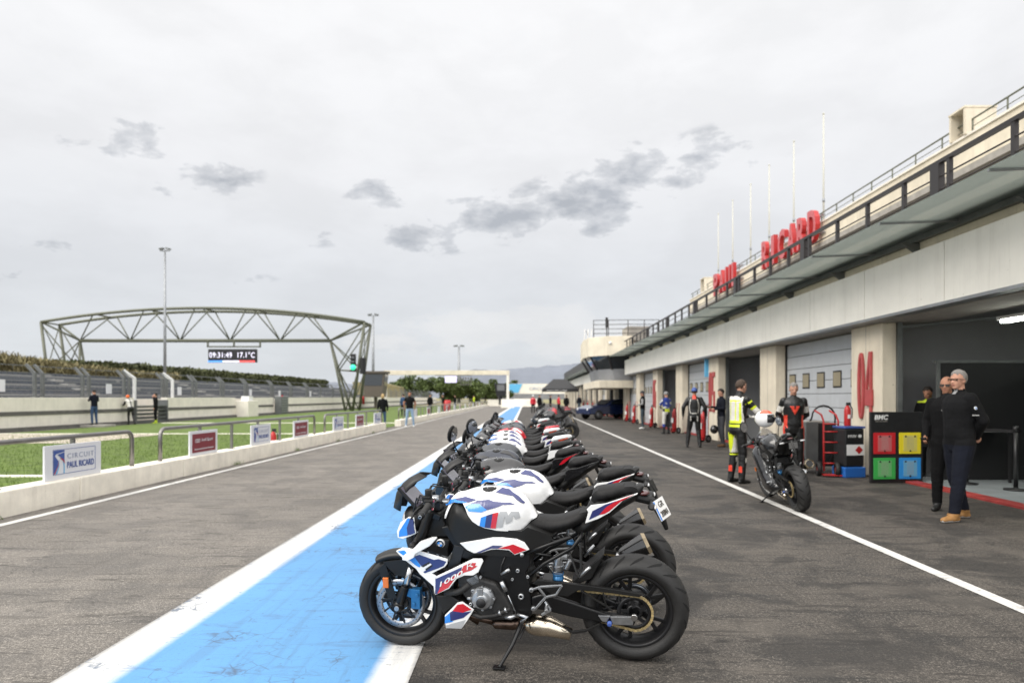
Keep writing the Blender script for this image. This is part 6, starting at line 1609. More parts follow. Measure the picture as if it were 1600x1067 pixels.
    for s in (-1, 1):
        a_ = Vector((top.x+gx*.5, s*.225, top.z+gz+.005)); e_ = Vector((top.x+gx, s*(gw+.02), top.z+gz-.005)); d_ = (e_-a_).normalized()
        b = MB(); b.tube([a_, a_+d_*.01, a_+d_*.012, e_-d_*.004, e_], [.022, .022, .0175, .0175, .016], 14); b.build('grip', 'rubber', ho)
        b = MB(); b.tube([e_, e_+d_*.004, e_+d_*.034, e_+d_*.038], [.019, .021, .019, .012], 14); b.build('bar_end', 'frame_black', ho)
        b = MB(); b.lathe([(.006, 0), (.010, .001), (.010, -.002)], e_+d_*.039, d_, 12); b.build('bar_screw', 'silver', ho)
        b = MB(); f_ = Vector((1, 0, -.25)); lv = [a_-d_*.02+f_*.02, a_+d_*.01+f_*.055, a_+d_*.08+f_*.06, a_+d_*.16+f_*.05]
        b.tube(lv, [.009, .008, .007, .006], 8); b.build('lever', 'frame_black', ho)
        b = MB(); b.box(a_-d_*.03, (.05, .05, .055)); b.box(a_-d_*.05+Vector((.02, 0, .025)), (.05, .03, .03)); b.cyl(a_-d_*.06+Vector((.01, 0, .02)), a_-d_*.06+Vector((.01, 0, .075)), .021, 12); sw = b.build('switch_block', 'plastic', ho, bevel=.005)
        b = MB(); b.box(a_-d_*.03+Vector((-.026, 0, .018)), (.004, .012, .010)); b.box(a_-d_*.01+Vector((-.024, 0, -.02)), (.006, .014, .01)); b.build('switch_button', 'bk_red', sw)
        if c.get('mirrors', 1) and not (near and s > 0):
            m0 = a_-d_*.03+Vector((0, 0, .03)); m1 = m0+Vector((.04, s*.07, .19)); b = MB(); b.tube([m0, m0.lerp(m1, .5)+Vector((.02, 0, 0)), m1], .007, 7)
            mi = b.build('mirror', 'frame_black', ho)
            rt = Matrix.Rotation(R(-15 if s > 0 else -52), 3, 'Z') @ Matrix.Rotation(R(-12), 3, 'Y'); b = MB(); b.ball(m1+Vector((.012, 0, .03)), (.022, .058, .085), 16, 10, rt); b.build('mirror_shell', 'plastic', mi)
            b = MB(); n = 18; q = [m1+rt @ Vector((-.014, .049*cos(2*pi*k/n), .03+.074*sin(2*pi*k/n))) for k in range(n)]; b.raw(q, [tuple(range(n))], False); b.build('mirror_glass', 'mirror', mi, fix=False)
    # cables
    b = MB(); t0 = top
    for s, dy in ((1, .2), (-1, .2), (1, .12), (-1, .15)):
        b.tube([(t0.x-.02, s*dy, t0.z+gz+.01), (t0.x+.08, s*dy*.8, t0.z+gz+.03), (t0.x+.13, s*dy*.4, t0.z-.02), (t0.x+.08, s*.05, t0.z-.14), (t0.x+.04, s*.05, t0.z-.25)], .005, 6)
    st(b.build('control_cable', 'black', root))
    b = MB(); b.cyl((top.x-.035, 0, top.z+.012), (top.x-.035, 0, top.z+.03), .028, 18); b.cyl((top.x+.0, .07, top.z+.04), (top.x, .07, top.z+.07), .022, 12)
    st(b.build('top_clamp_nut', 'silver', root))
    if style == 'roadster':
        # dash, flyscreen, headlight
        dp = tr('a', [(250, 385), (405, 300), (555, 440), (400, 648)], 0); dc = (sum(p[0] for p in dp)/4, sum(p[1] for p in dp)/4)
        b = MB(); rt = Matrix.Rotation(R(48), 3, 'Y')      # screen faces the rider and up
        b.box((top.x+.160, 0, top.z+.055), (.020, .185, .165), Matrix.Rotation(R(42), 3, 'Y')); da = st(b.build('dashboard', 'plastic', root, bevel=.006))
        b = MB(); b.box(Vector((top.x+.160, 0, top.z+.055))+Matrix.Rotation(R(42), 3, 'Y') @ Vector((-.0115, 0, 0)), (.003, .168, .145), Matrix.Rotation(R(42), 3, 'Y')); b.build('dash_glass', 'dash', da)
        b = MB()
        prof = [(.095, -.02), (.070, .072), (.03, .125), (-.01, .158), (-.075, .192)]; W_ = [.055, .078, .078, .066, .045]; v = []
        for (dx, dz), ww in zip(prof, W_):
            for k in range(9):
                t = -1+k/4; v.append((top.x+.185+dx-.06*abs(t)**2, ww*t, top.z+.0+dz-.012*abs(t)**2))
        f = [(i*9+k, i*9+k+1, (i+1)*9+k+1, (i+1)*9+k) for i in range(4) for k in range(8)]
        b.raw(v, f, True); fs = st(b.build('flyscreen', c.get('fly', 'plastic2'), root, fix=False)); so_ = fs.modifiers.new('s', 'SOLIDIFY'); so_.thickness = .004
        b = MB(); b.lathe([(.0, .06), (.05, .055), (.075, .03), (.085, -.02), (.06, -.06)], (top.x+.145, 0, top.z-.085), (1, 0, -.2), 24); b.v = [(x, y*1.15, z) for x, y, z in b.v]
        hl = st(b.build('headlight', 'plastic', root))
        b = MB(); b.ball((top.x+.180, 0, top.z-.085), (.04, .075, .058), 20, 12); b.build('lens', 'lamp_clear', hl)
        HC = [(.234, -.185), (.238, -.148), (.212, -.09), (.155, -.052), (.122, -.055), (.118, -.12), (.112, -.15), (.150, -.168), (.20, -.19)]
        for s in (-1, 1):
            b = MB(); b.prism([(top.x+p[0], top.z+p[1]) for p in HC], lambda p, k: (p[0], s*(.092-.16*max(0, p[0]-top.x-.12)+k*.004), p[1])); cvr = st(b.build('headlight_cover', c['cowl'], root, bevel=.003))
            if c.get('graphics'):
                for poly, m in (([(.226, -.178), (.222, -.145), (.165, -.062), (.148, -.062), (.172, -.12), (.168, -.165)], 'bk_blue'), ([(.168, -.162), (.172, -.12), (.148, -.062), (.127, -.062), (.124, -.12), (.120, -.145), (.150, -.160)], 'bk_navy')):
                    b = MB(); b.prism([(top.x+p[0], top.z+p[1]) for p in poly], lambda p, k: (p[0], s*(.0975-.16*max(0, p[0]-top.x-.12)+k*.0008), p[1])); b.build('cover_stripe', m, cvr)
        for s in (-1, 1):
            b = MB(); b.tube([(top.x+.10, s*.09, top.z-.19), (top.x+.11, s*.15, top.z-.19)], .008, 6); b.ball((top.x+.11, s*.17, top.z-.19), (.02, .03, .015), 10, 8); st(b.build('indicator', 'plastic', root))
    else:
        # sport fairing nose and screen
        nose = [(XF_+.05, .62), (XF_+.09, .70), (XF_+.02, .80), (XF_-.06, .90), (XF_-.20, .90), (XF_-.30, .80), (XF_-.24, .66), (XF_-.10, .56)]
        ns_ = SH.setdefault('n', None) or SH.update(n=Shell(smooth_poly(nose, 1), lambda x, z: .155, .02, .16, None, st=.028)) or SH['n']; no = ns_.build('nose_fairing', c.get('nose', c['low']), root, .03)
        for s in (-1, 1):
            b = MB(); b.ball((XF_+.045, s*.06, .72), (.03, .045, .022), 12, 8); b.build('headlight', 'lamp_clear', no)
        b = MB(); v = []; n = 11; prof = [(XF_-.0, .82, .125), (XF_-.05, .89, .125), (XF_-.12, .97, .115), (XF_-.20, 1.04, .09), (XF_-.245, 1.07, .06)]
        for x, z, ww in prof:
            for k in range(n): t = -1+2*k/(n-1); v.append((x-.11*t*t, ww*t*1.15, z-.05*t*t))
        b.raw(v, [(i*n+k, i*n+k+1, (i+1)*n+k+1, (i+1)*n+k) for i in range(4) for k in range(n-1)], True); sc_ = b.build('windscreen', c.get('screen', 'screen_smoke'), root, fix=False); so_ = sc_.modifiers.new('s', 'SOLIDIFY'); so_.thickness = .003
        b = MB(); b.box((XF_-.20, 0, .90), (.02, .16, .11), Matrix.Rotation(R(35), 3, 'Y')); b.build('dashboard', 'dash', root, bevel=.005)
        sf = [(XF_-.02, .66), (XF_-.10, .80), (XF_-.30, .82), (XF_-.46, .66), (XF_-.62, .48), (XF_-.86, .34), (XF_-.90, .22), (XF_-.62, .13), (XF_-.40, .16), (XF_-.34, .32), (XF_-.22, .50)]
        s2 = SH.setdefault('s', None) or SH.update(s=Shell(smooth_poly(sf, 1), lambda x, z: .215, .14, .10, None, st=.028)) or SH['s']; s2.build('side_fairing', c['low'], root, .035)
        if c.get('graphics'):
            patch('fairing_stripe', [(XF_-.20, .74), (XF_-.36, .68), (XF_-.70, .40), (XF_-.50, .42), (XF_-.30, .60)], s2.y, c.get('s1', 'bk_blue'), root)
            patch('fairing_stripe', [(XF_-.40, .40), (XF_-.78, .33), (XF_-.80, .26), (XF_-.44, .28)], s2.y, c.get('s2', 'bk_red'), root)
    # ---------- tank, side covers
    tk = tank_shell.build('fuel_tank', c['tank'], root, .016 if near else .028)
    g = c.get('graphics'); sy = tank_shell.y
    capc = (bloc(680+578/6.667, 740+165/6.667, .0))
    zt = capc[1]+.012; b = MB(); b.lathe([(0, .010), (.030, .009), (.046, .006), (.052, 0), (.054, -.01)], (capc[0], 0, zt), (.05, 0, 1), 30); cp = b.build('filler_cap', 'plastic', tk)
    b = MB()
    for k in range(6): a = k*pi/3+.3; b.cyl((capc[0]+.040*cos(a), .040*sin(a), zt+.006), (capc[0]+.040*cos(a), .040*sin(a), zt+.011), .004, 8)
    b.box((capc[0]-.005, 0, zt+.011), (.03, .012, .004)); b.build('cap_screw', 'silver', cp)
    if g:
        for poly, m in (([(120, 330), (165, 272), (205, 262), (225, 278), (345, 296), (300, 306), (200, 296), (150, 318)], c['s1']), ([(205, 262), (320, 242), (435, 272), (350, 300), (230, 278)], c['sn']),
                        ([(312, 345), (355, 318), (460, 316), (540, 378), (480, 402), (350, 392)], c['s1']), ([(360, 316), (440, 282), (560, 272), (610, 290), (780, 300), (832, 320), (705, 325), (640, 352), (540, 378), (462, 316)], c['sn'])):
            patch('tank_stripe', trf('c', poly, sy), sy, m, tk, .004, .009 if near else .02)
        pl_ = trf('c', [(630, 195), (700, 145), (770, 160), (870, 235), (935, 300), (915, 312), (850, 275), (810, 235), (720, 215)], sy, .05)
        patch('tank_stripe', pl_, sy, c['sn'], tk, .0045, .009 if near else .02)
    if c.get('emblem'):
        ex = c['emblem']
        for poly, m in (([(478, 455), (536, 435), (516, 556), (464, 542)], ex[0]), ([(536, 435), (602, 412), (578, 566), (516, 556)], ex[1]), ([(602, 412), (660, 400), (632, 568), (578, 566)], ex[2]),
                        ([(672, 395), (745, 392), (760, 440), (788, 392), (868, 395), (884, 455), (836, 474), (812, 435), (800, 490), (736, 524), (728, 440), (700, 552), (640, 560)], 'tank_grey')):
            patch('tank_emblem', trf('c', poly, sy), sy, m, tk, .004, .009 if near else .02)
    sd_ = side_shell.build('side_cover', 'plastic', root, .02 if near else .04)
    f2 = lambda x, z: .148
    lowp = tr('c', [(255, 722), (480, 685), (600, 663), (700, 663), (850, 680), (930, 716), (982, 790), (830, 846), (770, 797), (640, 786), (580, 790), (480, 823), (400, 826), (330, 792)], .15)
    lp = plate('lower_cover', lowp, .152, .012, c['low'], root, bev=.003)
    if g:
        for poly, m in (([(430, 820), (600, 746), (705, 750), (655, 778), (580, 779), (470, 822)], c['sn']), ([(655, 778), (810, 735), (952, 792), (825, 838), (772, 786)], c['s2'])):
            plate('cover_stripe', tr('c', poly, .153), .1535, .002, m, lp, bev=0)
    b = MB(); b.prism(tr('c', [(500, 818), (585, 796), (640, 793), (760, 803), (810, 848), (800, 851), (520, 826)], .14), lambda p, s: (p[0], s*.143, p[1])); b.build('intake_mesh', 'black', root)
    # ---------- frame, engine
    b = MB(); b.prism(FRAME, lambda p, s: (p[0], s*.125, p[1])); fr = b.build('main_frame', 'frame_black', root, bevel=.012, seg=3)
    b = MB(); b.prism(ENG, lambda p, s: (p[0], s*.155, p[1])); en = b.build('engine', 'engine', root, bevel=.015)
    P3 = lambda k, px, py, w_: (lambda q: Vector((q[0], w_, q[1])))(tr(k, [(px, py)], w_)[0])
    if near or style == 'roadster' or True:
        q = P3('d', 440, 440, .165); r0 = .068
        b = MB(); b.lathe([(0, .040), (r0*.42, .040), (r0*.48, .030), (r0*.80, .028), (r0*.92, .012), (r0, .005), (r0, -.03)], q, (0, 1, 0), 30)
        for k in range(8):
            a = 2*pi*k/8; b.cyl(q+Vector((sin(a)*r0*.98, -.01, cos(a)*r0*.98)), q+Vector((sin(a)*r0*.98, .014, cos(a)*r0*.98)), .008, 8)
        b.box(q+Vector((.008, .026, .045)), (.035, .02, .05)); b.box(q+Vector((-.03, .02, .02)), (.03, .012, .05), Matrix.Rotation(.5, 3, 'Y'))
        ac = b.build('alternator_cover', 'cast', en, bevel=.003)
        b = MB(); b.lathe([(0, .003), (r0*.4, .002), (r0*.42, -.006)], q+Vector((.002, .042, -.012)), (0, 1, 0), 20); b.build('cover_cap', 'black', ac)
        b = MB()
        for (x, y, r) in ((795, 425, .017), (858, 240, .009), (715, 265, .008), (420, 245, .007), (765, 185, .011), (330, 495, .010), (345, 370, .008), (625, 600, .0)):
            if r: p = P3('d', x, y, .13 if x > 600 else .165); b.lathe([(r*.45, .004), (r*.5, .009), (r, .008), (r*1.05, -.01)], p, (0, 1, 0), 14)
        p = P3('c', 903, 845, .15); b.lathe([(0, .006), (.010, .008), (.013, -.01)], p, (0, 1, 0), 12)
        b.build('frame_bolt', 'silver', fr)
        b = MB(); b.tube([P3('d', 610, 220, .15), P3('d', 660, 190, .155), P3('d', 690, 175, .15)], [.007, .010, .013], 10); b.tube([P3('d', 612, 285, .16), P3('d', 655, 375, .16)], .013, 12); b.tube([P3('d', 675, 412, .16), P3('d', 750, 580, .15)], .0035, 6)
        b.tube([P3('d', 650, 615, .15), P3('d', 700, 620, .16), P3('d', 745, 600, .15)], [.010, .014, .010], 10); b.tube([P3('d', 760, 590, .15), P3('d', 850, 615, .16), P3('d', 795, 665, .16)], [.009, .011, .011], 8)
        b.build('clutch_actuator', 'silver', en)
        b = MB(); b.tube([P3('d', 90, 385, .15), P3('d', 200, 385, .15), P3('d', 260, 360, .15), P3('d', 320, 305, .15)], .020, 12); b.tube([P3('d', 330, 575, .15), P3('d', 420, 615, .155), P3('d', 560, 600, .155), P3('d', 700, 535, .15)], .014, 10); b.build('coolant_hose', 'rubber', en)
        b = MB(); b.tube([P3('d', 645, 60, .14), P3('d', 612, 140, .145), P3('d', 600, 250, .15)], .004, 6); b.tube([P3('d', 200, 100, .12), P3('d', 300, 200, .14), P3('d', 330, 300, .15)], .006, 6); b.build('hose', 'black', en)
        b = MB()
        for (x, y) in ((600, 575), (655, 548)): b.cyl(P3('d', x-9, y+3, .155), P3('d', x+9, y-3, .155), .0165, 12)
        b.build('hose_clamp', 'silver', en)
        b = MB(); p = P3('d', 355, 270, .14); b.box(p, (.07, .03, .05), Matrix.Rotation(.4, 3, 'Y')); b.box(P3('d', 345, 330, .13), (.08, .03, .08)); b.cyl(P3('d', 300, 440, .15), P3('d', 345, 445, .16), .010, 8)
        b.build('cylinder_head_bracket', 'cast', en, bevel=.006)
    b = MB(); b.prism([(XF_-.33, .38), (XF_-.27, .40), (XF_-.36, .68), (XF_-.42, .67)], lambda p, s: (p[0], s*.13, p[1])); b.build('radiator', 'black_satin', root, bevel=.004)
    b = MB(); b.prism(tr('b', [(760, 565), (900, 560), (1004, 620), (860, 730), (845, 760), (800, 680)], .14), lambda p, s: (p[0], s*.145, p[1])); b.build('radiator_shroud', 'plastic', root, bevel=.008)
    b = MB(); b.prism(tr('b', [(560, 120), (620, 40), (760, 20), (900, 20), (870, 130), (880, 200), (700, 150)], .11), lambda p, s: (p[0], s*.10, p[1])); b.prism(tr('a', [(540, 800), (800, 700), (830, 840), (860, 900), (960, 1067), (560, 1067), (500, 1000)], .08), lambda p, s: (p[0], s*.075, p[1])); b.build('head_cowl', 'plastic', root, bevel=.01)
    if style == 'roadster':
        # belly pan, side wings
        bp = plate('belly_pan', BELLY, .172, .010, c['low'], root, bev=.003)
        b = MB(); b.prism([(p[0], p[1]) for p in BELLY], lambda p, s: (p[0], s*.155, p[1])); b.build('belly_core', 'plastic', bp)
        if g:
            for poly, m in (([(160, 557), (205, 500), (258, 492), (335, 545), (255, 572)], c['s2']), ([(135, 572), (160, 557), (255, 572), (335, 560), (262, 620), (142, 652)], c['sn']), ([(90, 612), (135, 575), (142, 640), (170, 655), (90, 672)], c['s1']), ([(98, 690), (280, 640), (243, 718), (100, 712)], 'tank_grey')):
                plate('pan_stripe', tr('d', poly, .172), .1738, .002, m, bp, bev=0)
        wc = c.get('wing', 'plastic')
        for nm, P in (('side_wing', UP), ('side_wing', MIDP), ('side_wing', LOW)):
            wo_ = plate(nm, P, .188, .012, wc, root, bev=.003)
            if g and P is UP:
                for poly, m in (([(545, 182), (600, 165), (740, 215), (785, 207), (862, 232), (835, 276), (770, 302), (652, 346), (636, 332), (705, 290), (722, 262), (690, 240), (620, 280)], 'bk_navy'), ([(498, 215), (545, 182), (610, 272), (600, 290), (560, 268)], 'bk_blue'), ([(385, 130), (450, 122), (478, 150), (445, 175)], 'bk_blue')):
                    plate('wing_stripe', tr('b', poly, .188), .1895, .002, m, wo_, bev=0)
                for k in range(3):
                    plate('wing_slot', tr('b', [(620+k*18, 275+k*16), (690+k*14, 236+k*14), (704+k*12, 246+k*14), (634+k*16, 288+k*16)], .19), .1915, .002, 'black' if k % 2 == 0 else 'bk_white', wo_, bev=0)
            if g and P is LOW:
                for poly, m in (([(2, 262), (250, 150), (238, 190), (60, 305), (20, 398), (2, 402)], 'bk_navy'), ([(20, 398), (60, 305), (238, 190), (262, 140), (330, 112), (378, 114), (370, 138), (392, 143), (335, 182), (270, 202), (195, 240), (125, 340)], 'bk_red')):
                    plate('wing_stripe', tr('d', poly, .188), .1895, .002, m, wo_, bev=0)
                if c.get('number'):
                    a_, e_ = P3('d', 22, 325, .1915), P3('d', 268, 192, .1915)
                    for s in (1, -1):
                        x_ = (e_-a_).normalized()*s; b = MB(); mid = (a_+e_)/2; mid.y = s*.1915
                        x_ = Vector((e_.x-a_.x, 0, e_.z-a_.z)).normalized()*s
                        text_fit(b, c['number'], frame_at(mid, x_, (0, 0, 1)), (e_-a_).length*.92, .024, .002, .008, .35); b.build('wing_number', 'bk_white', wo_)
                    a_, e_ = P3('d', 280, 160, .1915), P3('d', 345, 122, .1915); b = MB(); mid = (a_+e_)/2
                    text_fit(b, 'R', frame_at(mid, Vector((e_.x-a_.x, 0, e_.z-a_.z)), (0, 0, 1)), (e_-a_).length, .028, .002, -.01, .35); b.build('wing_letter', 'bk_white', wo_)
        if g:
            bar = tr('b', [(430, 182), (545, 100), (600, 42), (715, 2), (758, 0), (765, 12), (700, 80), (560, 155), (545, 192), (482, 226), (430, 214)], .21)
            plate('winglet', bar, .215, .030, c['tank'], root, bev=.008)
            for s in (1, -1):
                q = P3('b', 800, 60, .115); q.y *= s; b = MB(); b.lathe([(.0, .004), (.024, .003), (.026, -.014)], q, (0, s, 0), 24); ro = b.build('roundel', 'bk_white', root)
                b = MB(); b.lathe([(.0145, .0055), (.0235, .0045)], q, (0, s, 0), 24); b.build('roundel_ring', 'bk_black', ro)
                b = MB(); 
                for h0 in (0, pi): b.lathe([(.0, .006), (.0142, .0058)], q, (0, s, 0), 8, h0, h0+pi/2)
                b.build('roundel_quarter', 'bk_blue', ro)
    # ---------- seats and tail
    seat_shell.build('rider_seat', 'seat_vinyl', root, .011 if near else .022)
    ts = tail_shell; tl = ts.build('tail', 'plastic', root, .022 if near else .035)
    if c.get('solo'):
        s3 = solo_shell; s3.build('seat_cowl', c['tail'], root, .025)
        if g: patch('cowl_stripe', [lerp2(p, PILL[9], .3) for p in (PILL[2], PILL[5], PILL[8], PILL[10], PILL[12])], s3.y, c['s2'], root)
    else: pill_shell.build('passenger_seat', 'seat_vinyl', root, .011 if near else .022)
    ty = lambda x, z: max(.05, ts.y(x, z))
    tdw = .119
    plate('tail_panel', TDEC, lambda x, z: tdw-.12*max(0, .02-x)*.8, .006, c['tail'], root, bev=.002)
    if g:
        for poly, m in (([(668, 480), (705, 388), (840, 320), (990, 272), (925, 298), (850, 345), (775, 430)], c['sn']), ([(775, 428), (850, 345), (925, 298), (1000, 268), (1135, 217), (1000, 290), (880, 390), (830, 418)], c['s2'])):
            plate('tail_stripe', tr('e', poly, .12), lambda x, z: tdw+.0015-.12*max(0, .02-x)*.8, .003, m, root, bev=0)
    # rear lights, plate holder
    tx, tz = tr('e', [(1235, 175)], 0)[0]
    b = MB(); b.ball((tx-.0, 0, tz-.012), (.035, .04, .015), 14, 8); b.build('tail_light', 'tail_red', root)
    b = MB(); b.tube([(tx+.06, 0, tz-.03), (tx-.05, 0, tz-.06), (tx-.10, 0, tz-.14), (tx-.13, 0, tz-.22)], [.03, .026, .02, .012], 8); b.box((tx-.088, 0, tz-.10), (.012, .11, .09), Matrix.Rotation(R(-22), 3, 'Z') @ Matrix.Rotation(R(28), 3, 'Y')); ph = b.build('plate_holder', 'plastic', root, bevel=.003)
    if c.get('plate'):
        b = MB(); rt = Matrix.Rotation(R(-22), 3, 'Z') @ Matrix.Rotation(R(28), 3, 'Y'); q = Vector((tx-.102, 0, tz-.10)); b.box(q, (.003, .15, .115), rt); pt = b.build('number_plate', 'bk_white', ph)
        b = MB(); b.box(q+rt @ Vector((-.0022, .066, 0)), (.001, .016, .11), rt); b.build('plate_band', 'bk_blue', pt)
        b = MB(); fx = frame_at(q+rt @ Vector((-.0025, -.01, 0)), rt @ Vector((0, -1, 0)), rt @ Vector((0, 0, 1))); t1 = c.get('plate', 'GX 208').split(' '); up_ = rt @ Vector((0, 0, 1))
        text_fit(b, t1[0], Matrix.Translation(up_*.026) @ fx, .07, .034, .002, .01); text_fit(b, t1[-1], Matrix.Translation(up_*-.026) @ fx, .105, .034, .002, .01); b.build('plate_lettering', 'bk_black', pt)
    for s in (-1, 1):
        b = MB(); b.tube([(tx-.04, s*.02, tz-.055), (tx-.045, s*.10, tz-.055)], .010, 7); b.ball((tx-.045, s*.13, tz-.055), (.022, .045, .016), 12, 8); ind = b.build('indicator', 'plastic', root)
        b = MB(); b.ball((tx-.062, s*.135, tz-.055), (.010, .034, .011), 10, 8); b.build('indicator_lens', 'lamp_clear', ind)
    # ---------- subframe
    b = MB()
    for s in (-1, 1):
        F = lambda k, x, y, w_=.125: (lambda p: (p[0], s*w_, p[1]))(tr(k, [(x, y)], .13)[0])
        b.tube([F('e', -10, 835), F('e', 200, 760), F('e', 480, 660)], .0115, 8); b.tube([F('e', 30, 1075), F('e', 200, 940), F('e', 400, 830), F('e', 500, 775), F('e', 560, 690), F('e', 600, 640, .09)], .0115, 8)
        b.tube([F('e', 110, 830), F('e', 270, 860)], .007, 6)
    b.build('subframe', 'frame_black', root)
    for s in (-1, 1):
        F = lambda k, x, y, w_=.14: (lambda p: (p[0], s*w_, p[1]))(tr(k, [(x, y)], .14)[0])
        b = MB(); b.bar(F('e', 460, 825, .12), F('e', 560, 1050, .16), .010, .018, (0, 1, 0)); b.bar(F('e', 578, 730, .12), F('e', 590, 1000, .15), .012, .035, (0, 1, 0)); b.bar(F('e', 590, 1000, .15), F('e', 560, 1050, .16), .01, .03, (0, 1, 0)); h_ = b.build('passenger_peg_hanger', 'plastic', root, bevel=.002)
        b = MB(); b.tube([F('e', 575, 1060, .16), F('e', 630, 1000, .17), F('e', 685, 945, .18)], [.011, .010, .008], 8); b.build('passenger_peg', 'silver', h_)
        # rider peg and bracket
        G = lambda x, y, w_=.175: (lambda p: (p[0], s*w_, p[1]))(tr('f', [(x, y)], .175)[0])
        b = MB()
        for a_, e_ in (((60, 365), (140, 335)), ((140, 335), (345, 322)), ((345, 322), (290, 408)), ((290, 408), (195, 428)), ((195, 428), (130, 345)), ((195, 428), (95, 540)), ((60, 538), (110, 540))):
            b.bar(G(*a_), G(*e_), .013, .012, (0, 1, 0))
        for p in ((60, 365), (80, 538)): b.lathe([(.004, .008), (.013, .008), (.014, -.01)], G(*p), (0, s, 0), 12)
        b.build('peg_bracket', 'silver', root, bevel=.003)
        b = MB(); b.bar(G(190, 470), G(245, 535, .19), .011, .02, (0, 1, 0)); b.bar(G(245, 535, .19), G(160, 577, .2), .014, .014, (0, 1, 0)); b.tube([G(205, 500, .17), G(215, 510, .25)], .011, 8); b.build('foot_peg', 'silver', root, bevel=.002)
    b = MB(); q = tr('e', [(345, 960)], .07)[0]
    b.cyl((q[0], .06, q[1]+.055), (q[0], .06, q[1]-.03), .028, 16); b.cyl((q[0], .06, q[1]+.005), (q[0], .06, q[1]-.005), .033, 16); b.cyl((q[0]-.045, .06, q[1]-.02), (q[0]-.07, .06, q[1]+.035), .016, 12); b.box((q[0]-.02, .06, q[1]+.05), (.07, .04, .02)); sh = b.build('shock_absorber', 'silver', root, bevel=.003)
    b = MB(); b.lathe([(.030, -.004), (.034, 0), (.030, .004)], (q[0]-.0, .06, q[1]-.045), (0, .2, 1), 16); b.cyl((q[0], .06, q[1]-.055), (q[0], .06, q[1]-.12), .03, 14); b.build('spring_collar', 'caliper', sh)
    # ---------- swingarm
    b = MB()
    for s in (1, -1):
        if s > 0: w_ = .105
        b.prism(tr('f', [(60, 425), (150, 400), (260, 415), (460, 480), (620, 535), (760, 578), (1015, 602), (1035, 640), (1005, 695), (880, 690), (700, 660), (430, 610), (120, 540), (60, 500)], .105), lambda p, k: (p[0], s*(.098+k*.018), p[1]))
    b.bar((.50, -.09, RR+.11), (.50, .09, RR+.11), .07, .07)
    b.build('swingarm', 'frame_black', root, bevel=.010, seg=3)
    b = MB(); b.prism(tr('f', [(70, 300), (115, 266), (340, 288), (600, 320), (880, 360), (1102, 398), (1062, 425), (800, 388), (500, 360), (400, 420), (250, 400), (150, 330)], .11), lambda p, k: (p[0], .108+k*.012, p[1])); b.build('chain_guard', 'plastic', root, bevel=.003)
    b = MB()
    for a_, e_ in (((515, 368), (745, 510)), ((725, 400), (750, 510)), ((745, 505), (810, 560))): b.bar((tr('f', [a_], .13)[0][0], .125, tr('f', [a_], .13)[0][1]), (tr('f', [e_], .13)[0][0], .125, tr('f', [e_], .13)[0][1]), .008, .020, (0, 1, 0))
    b.build('guard_strut', 'plastic', root, bevel=.002)
    b = MB(); b.prism(tr('f', [(370, 700), (440, 745), (560, 730), (690, 672), (700, 690), (560, 752), (450, 768), (400, 745)], .12), lambda p, k: (p[0], .118+k*.008, p[1])); b.build('chain_guard', 'plastic', root, bevel=.002)
    b = MB(); b.prism(tr('f', [(790, 612), (1008, 612), (1002, 692), (815, 684)], .13), lambda p, k: (p[0], .124+k*.006, p[1])); b.prism(tr('f', [(678, 603), (792, 606), (755, 668), (715, 655)], .13), lambda p, k: (p[0], .122+k*.006, p[1])); ab = b.build('axle_block', 'silver', root, bevel=.002)
    b = MB(); b.cyl((0.0, .12, RR), (0.0, .155, RR), .018, 12); b.build('axle_nut', 'steel', ab)
    q = tr('f', [(785, 678)], .14)[0]; b = MB(); b.lathe([(0, .01), (.008, .012), (.013, .010), (.014, -.01)], (q[0], .14, q[1]), (0, 1, 0), 14); b.build('stand_bobbin', 'signblue', ab)
    # chain
    fs_ = (.52, RR+.095); rs, rfr = .101, .036; path = []
    for i in range(25): t = i/24; path.append((fs_[0]*(1-t), fs_[1]+rfr+(RR+rs-fs_[1]-rfr)*t))
    for i in range(1, 30): a = pi*i/30; path.append((-sin(a)*rs, RR+cos(a)*rs))
    for i in range(25): t = i/24; path.append((fs_[0]*t, RR-rs+(fs_[1]-rfr-RR+rs)*t-.012*sin(pi*t)))
    D_ = densify(path, .0125)[:-40] if False else path
    b = MB(); acc = 0; pts = []; 
    for i in range(len(path)-1):
        a_, e_ = path[i], path[i+1]; l = math.hypot(e_[0]-a_[0], e_[1]-a_[1]); p_ = acc
        while p_ < l: pts.append((a_[0]+(e_[0]-a_[0])*p_/l, a_[1]+(e_[1]-a_[1])*p_/l)); p_ += .0135
        acc = p_-l
    for i in range(len(pts)-1):
        a_, e_ = pts[i], pts[i+1]
        if math.hypot(e_[0]-a_[0], e_[1]-a_[1]) > .03: continue
        y = .094 if i % 2 else .0905
        b.bar((a_[0]*1.08-e_[0]*.08, y, a_[1]*1.08-e_[1]*.08), (e_[0]*1.08-a_[0]*.08, y, e_[1]*1.08-a_[1]*.08), .004, .0135, (0, 0, 1) if abs(a_[0]-e_[0]) > .004 else (1, 0, 0)); b.bar((a_[0], .08, a_[1]), (e_[0], .08, e_[1]), .008, .008, (0, 0, 1) if abs(a_[0]-e_[0]) > .004 else (1, 0, 0))
    b.build('drive_chain', 'gold', root, fix=False)
    # ---------- exhaust
    b = MB(); E_ = lambda k, x, y, w_: (lambda p: (p[0], w_, p[1]))(tr(k, [(x, y)], .08)[0])
    b.tube([E_('d', 250, 560, .03), E_('d', 320, 640, .03), E_('d', 420, 665, .03), E_('d', 525, 690, .03)], [.022, .022, .020, .022], 12); b.tube([E_('d', 525, 690, .03), E_('d', 545, 700, .03), E_('d', 700, 712, .03), E_('d', 780, 712, .02)], [.024, .036, .036, .032], 16); ex = b.build('exhaust_header', 'titan_dark', root)
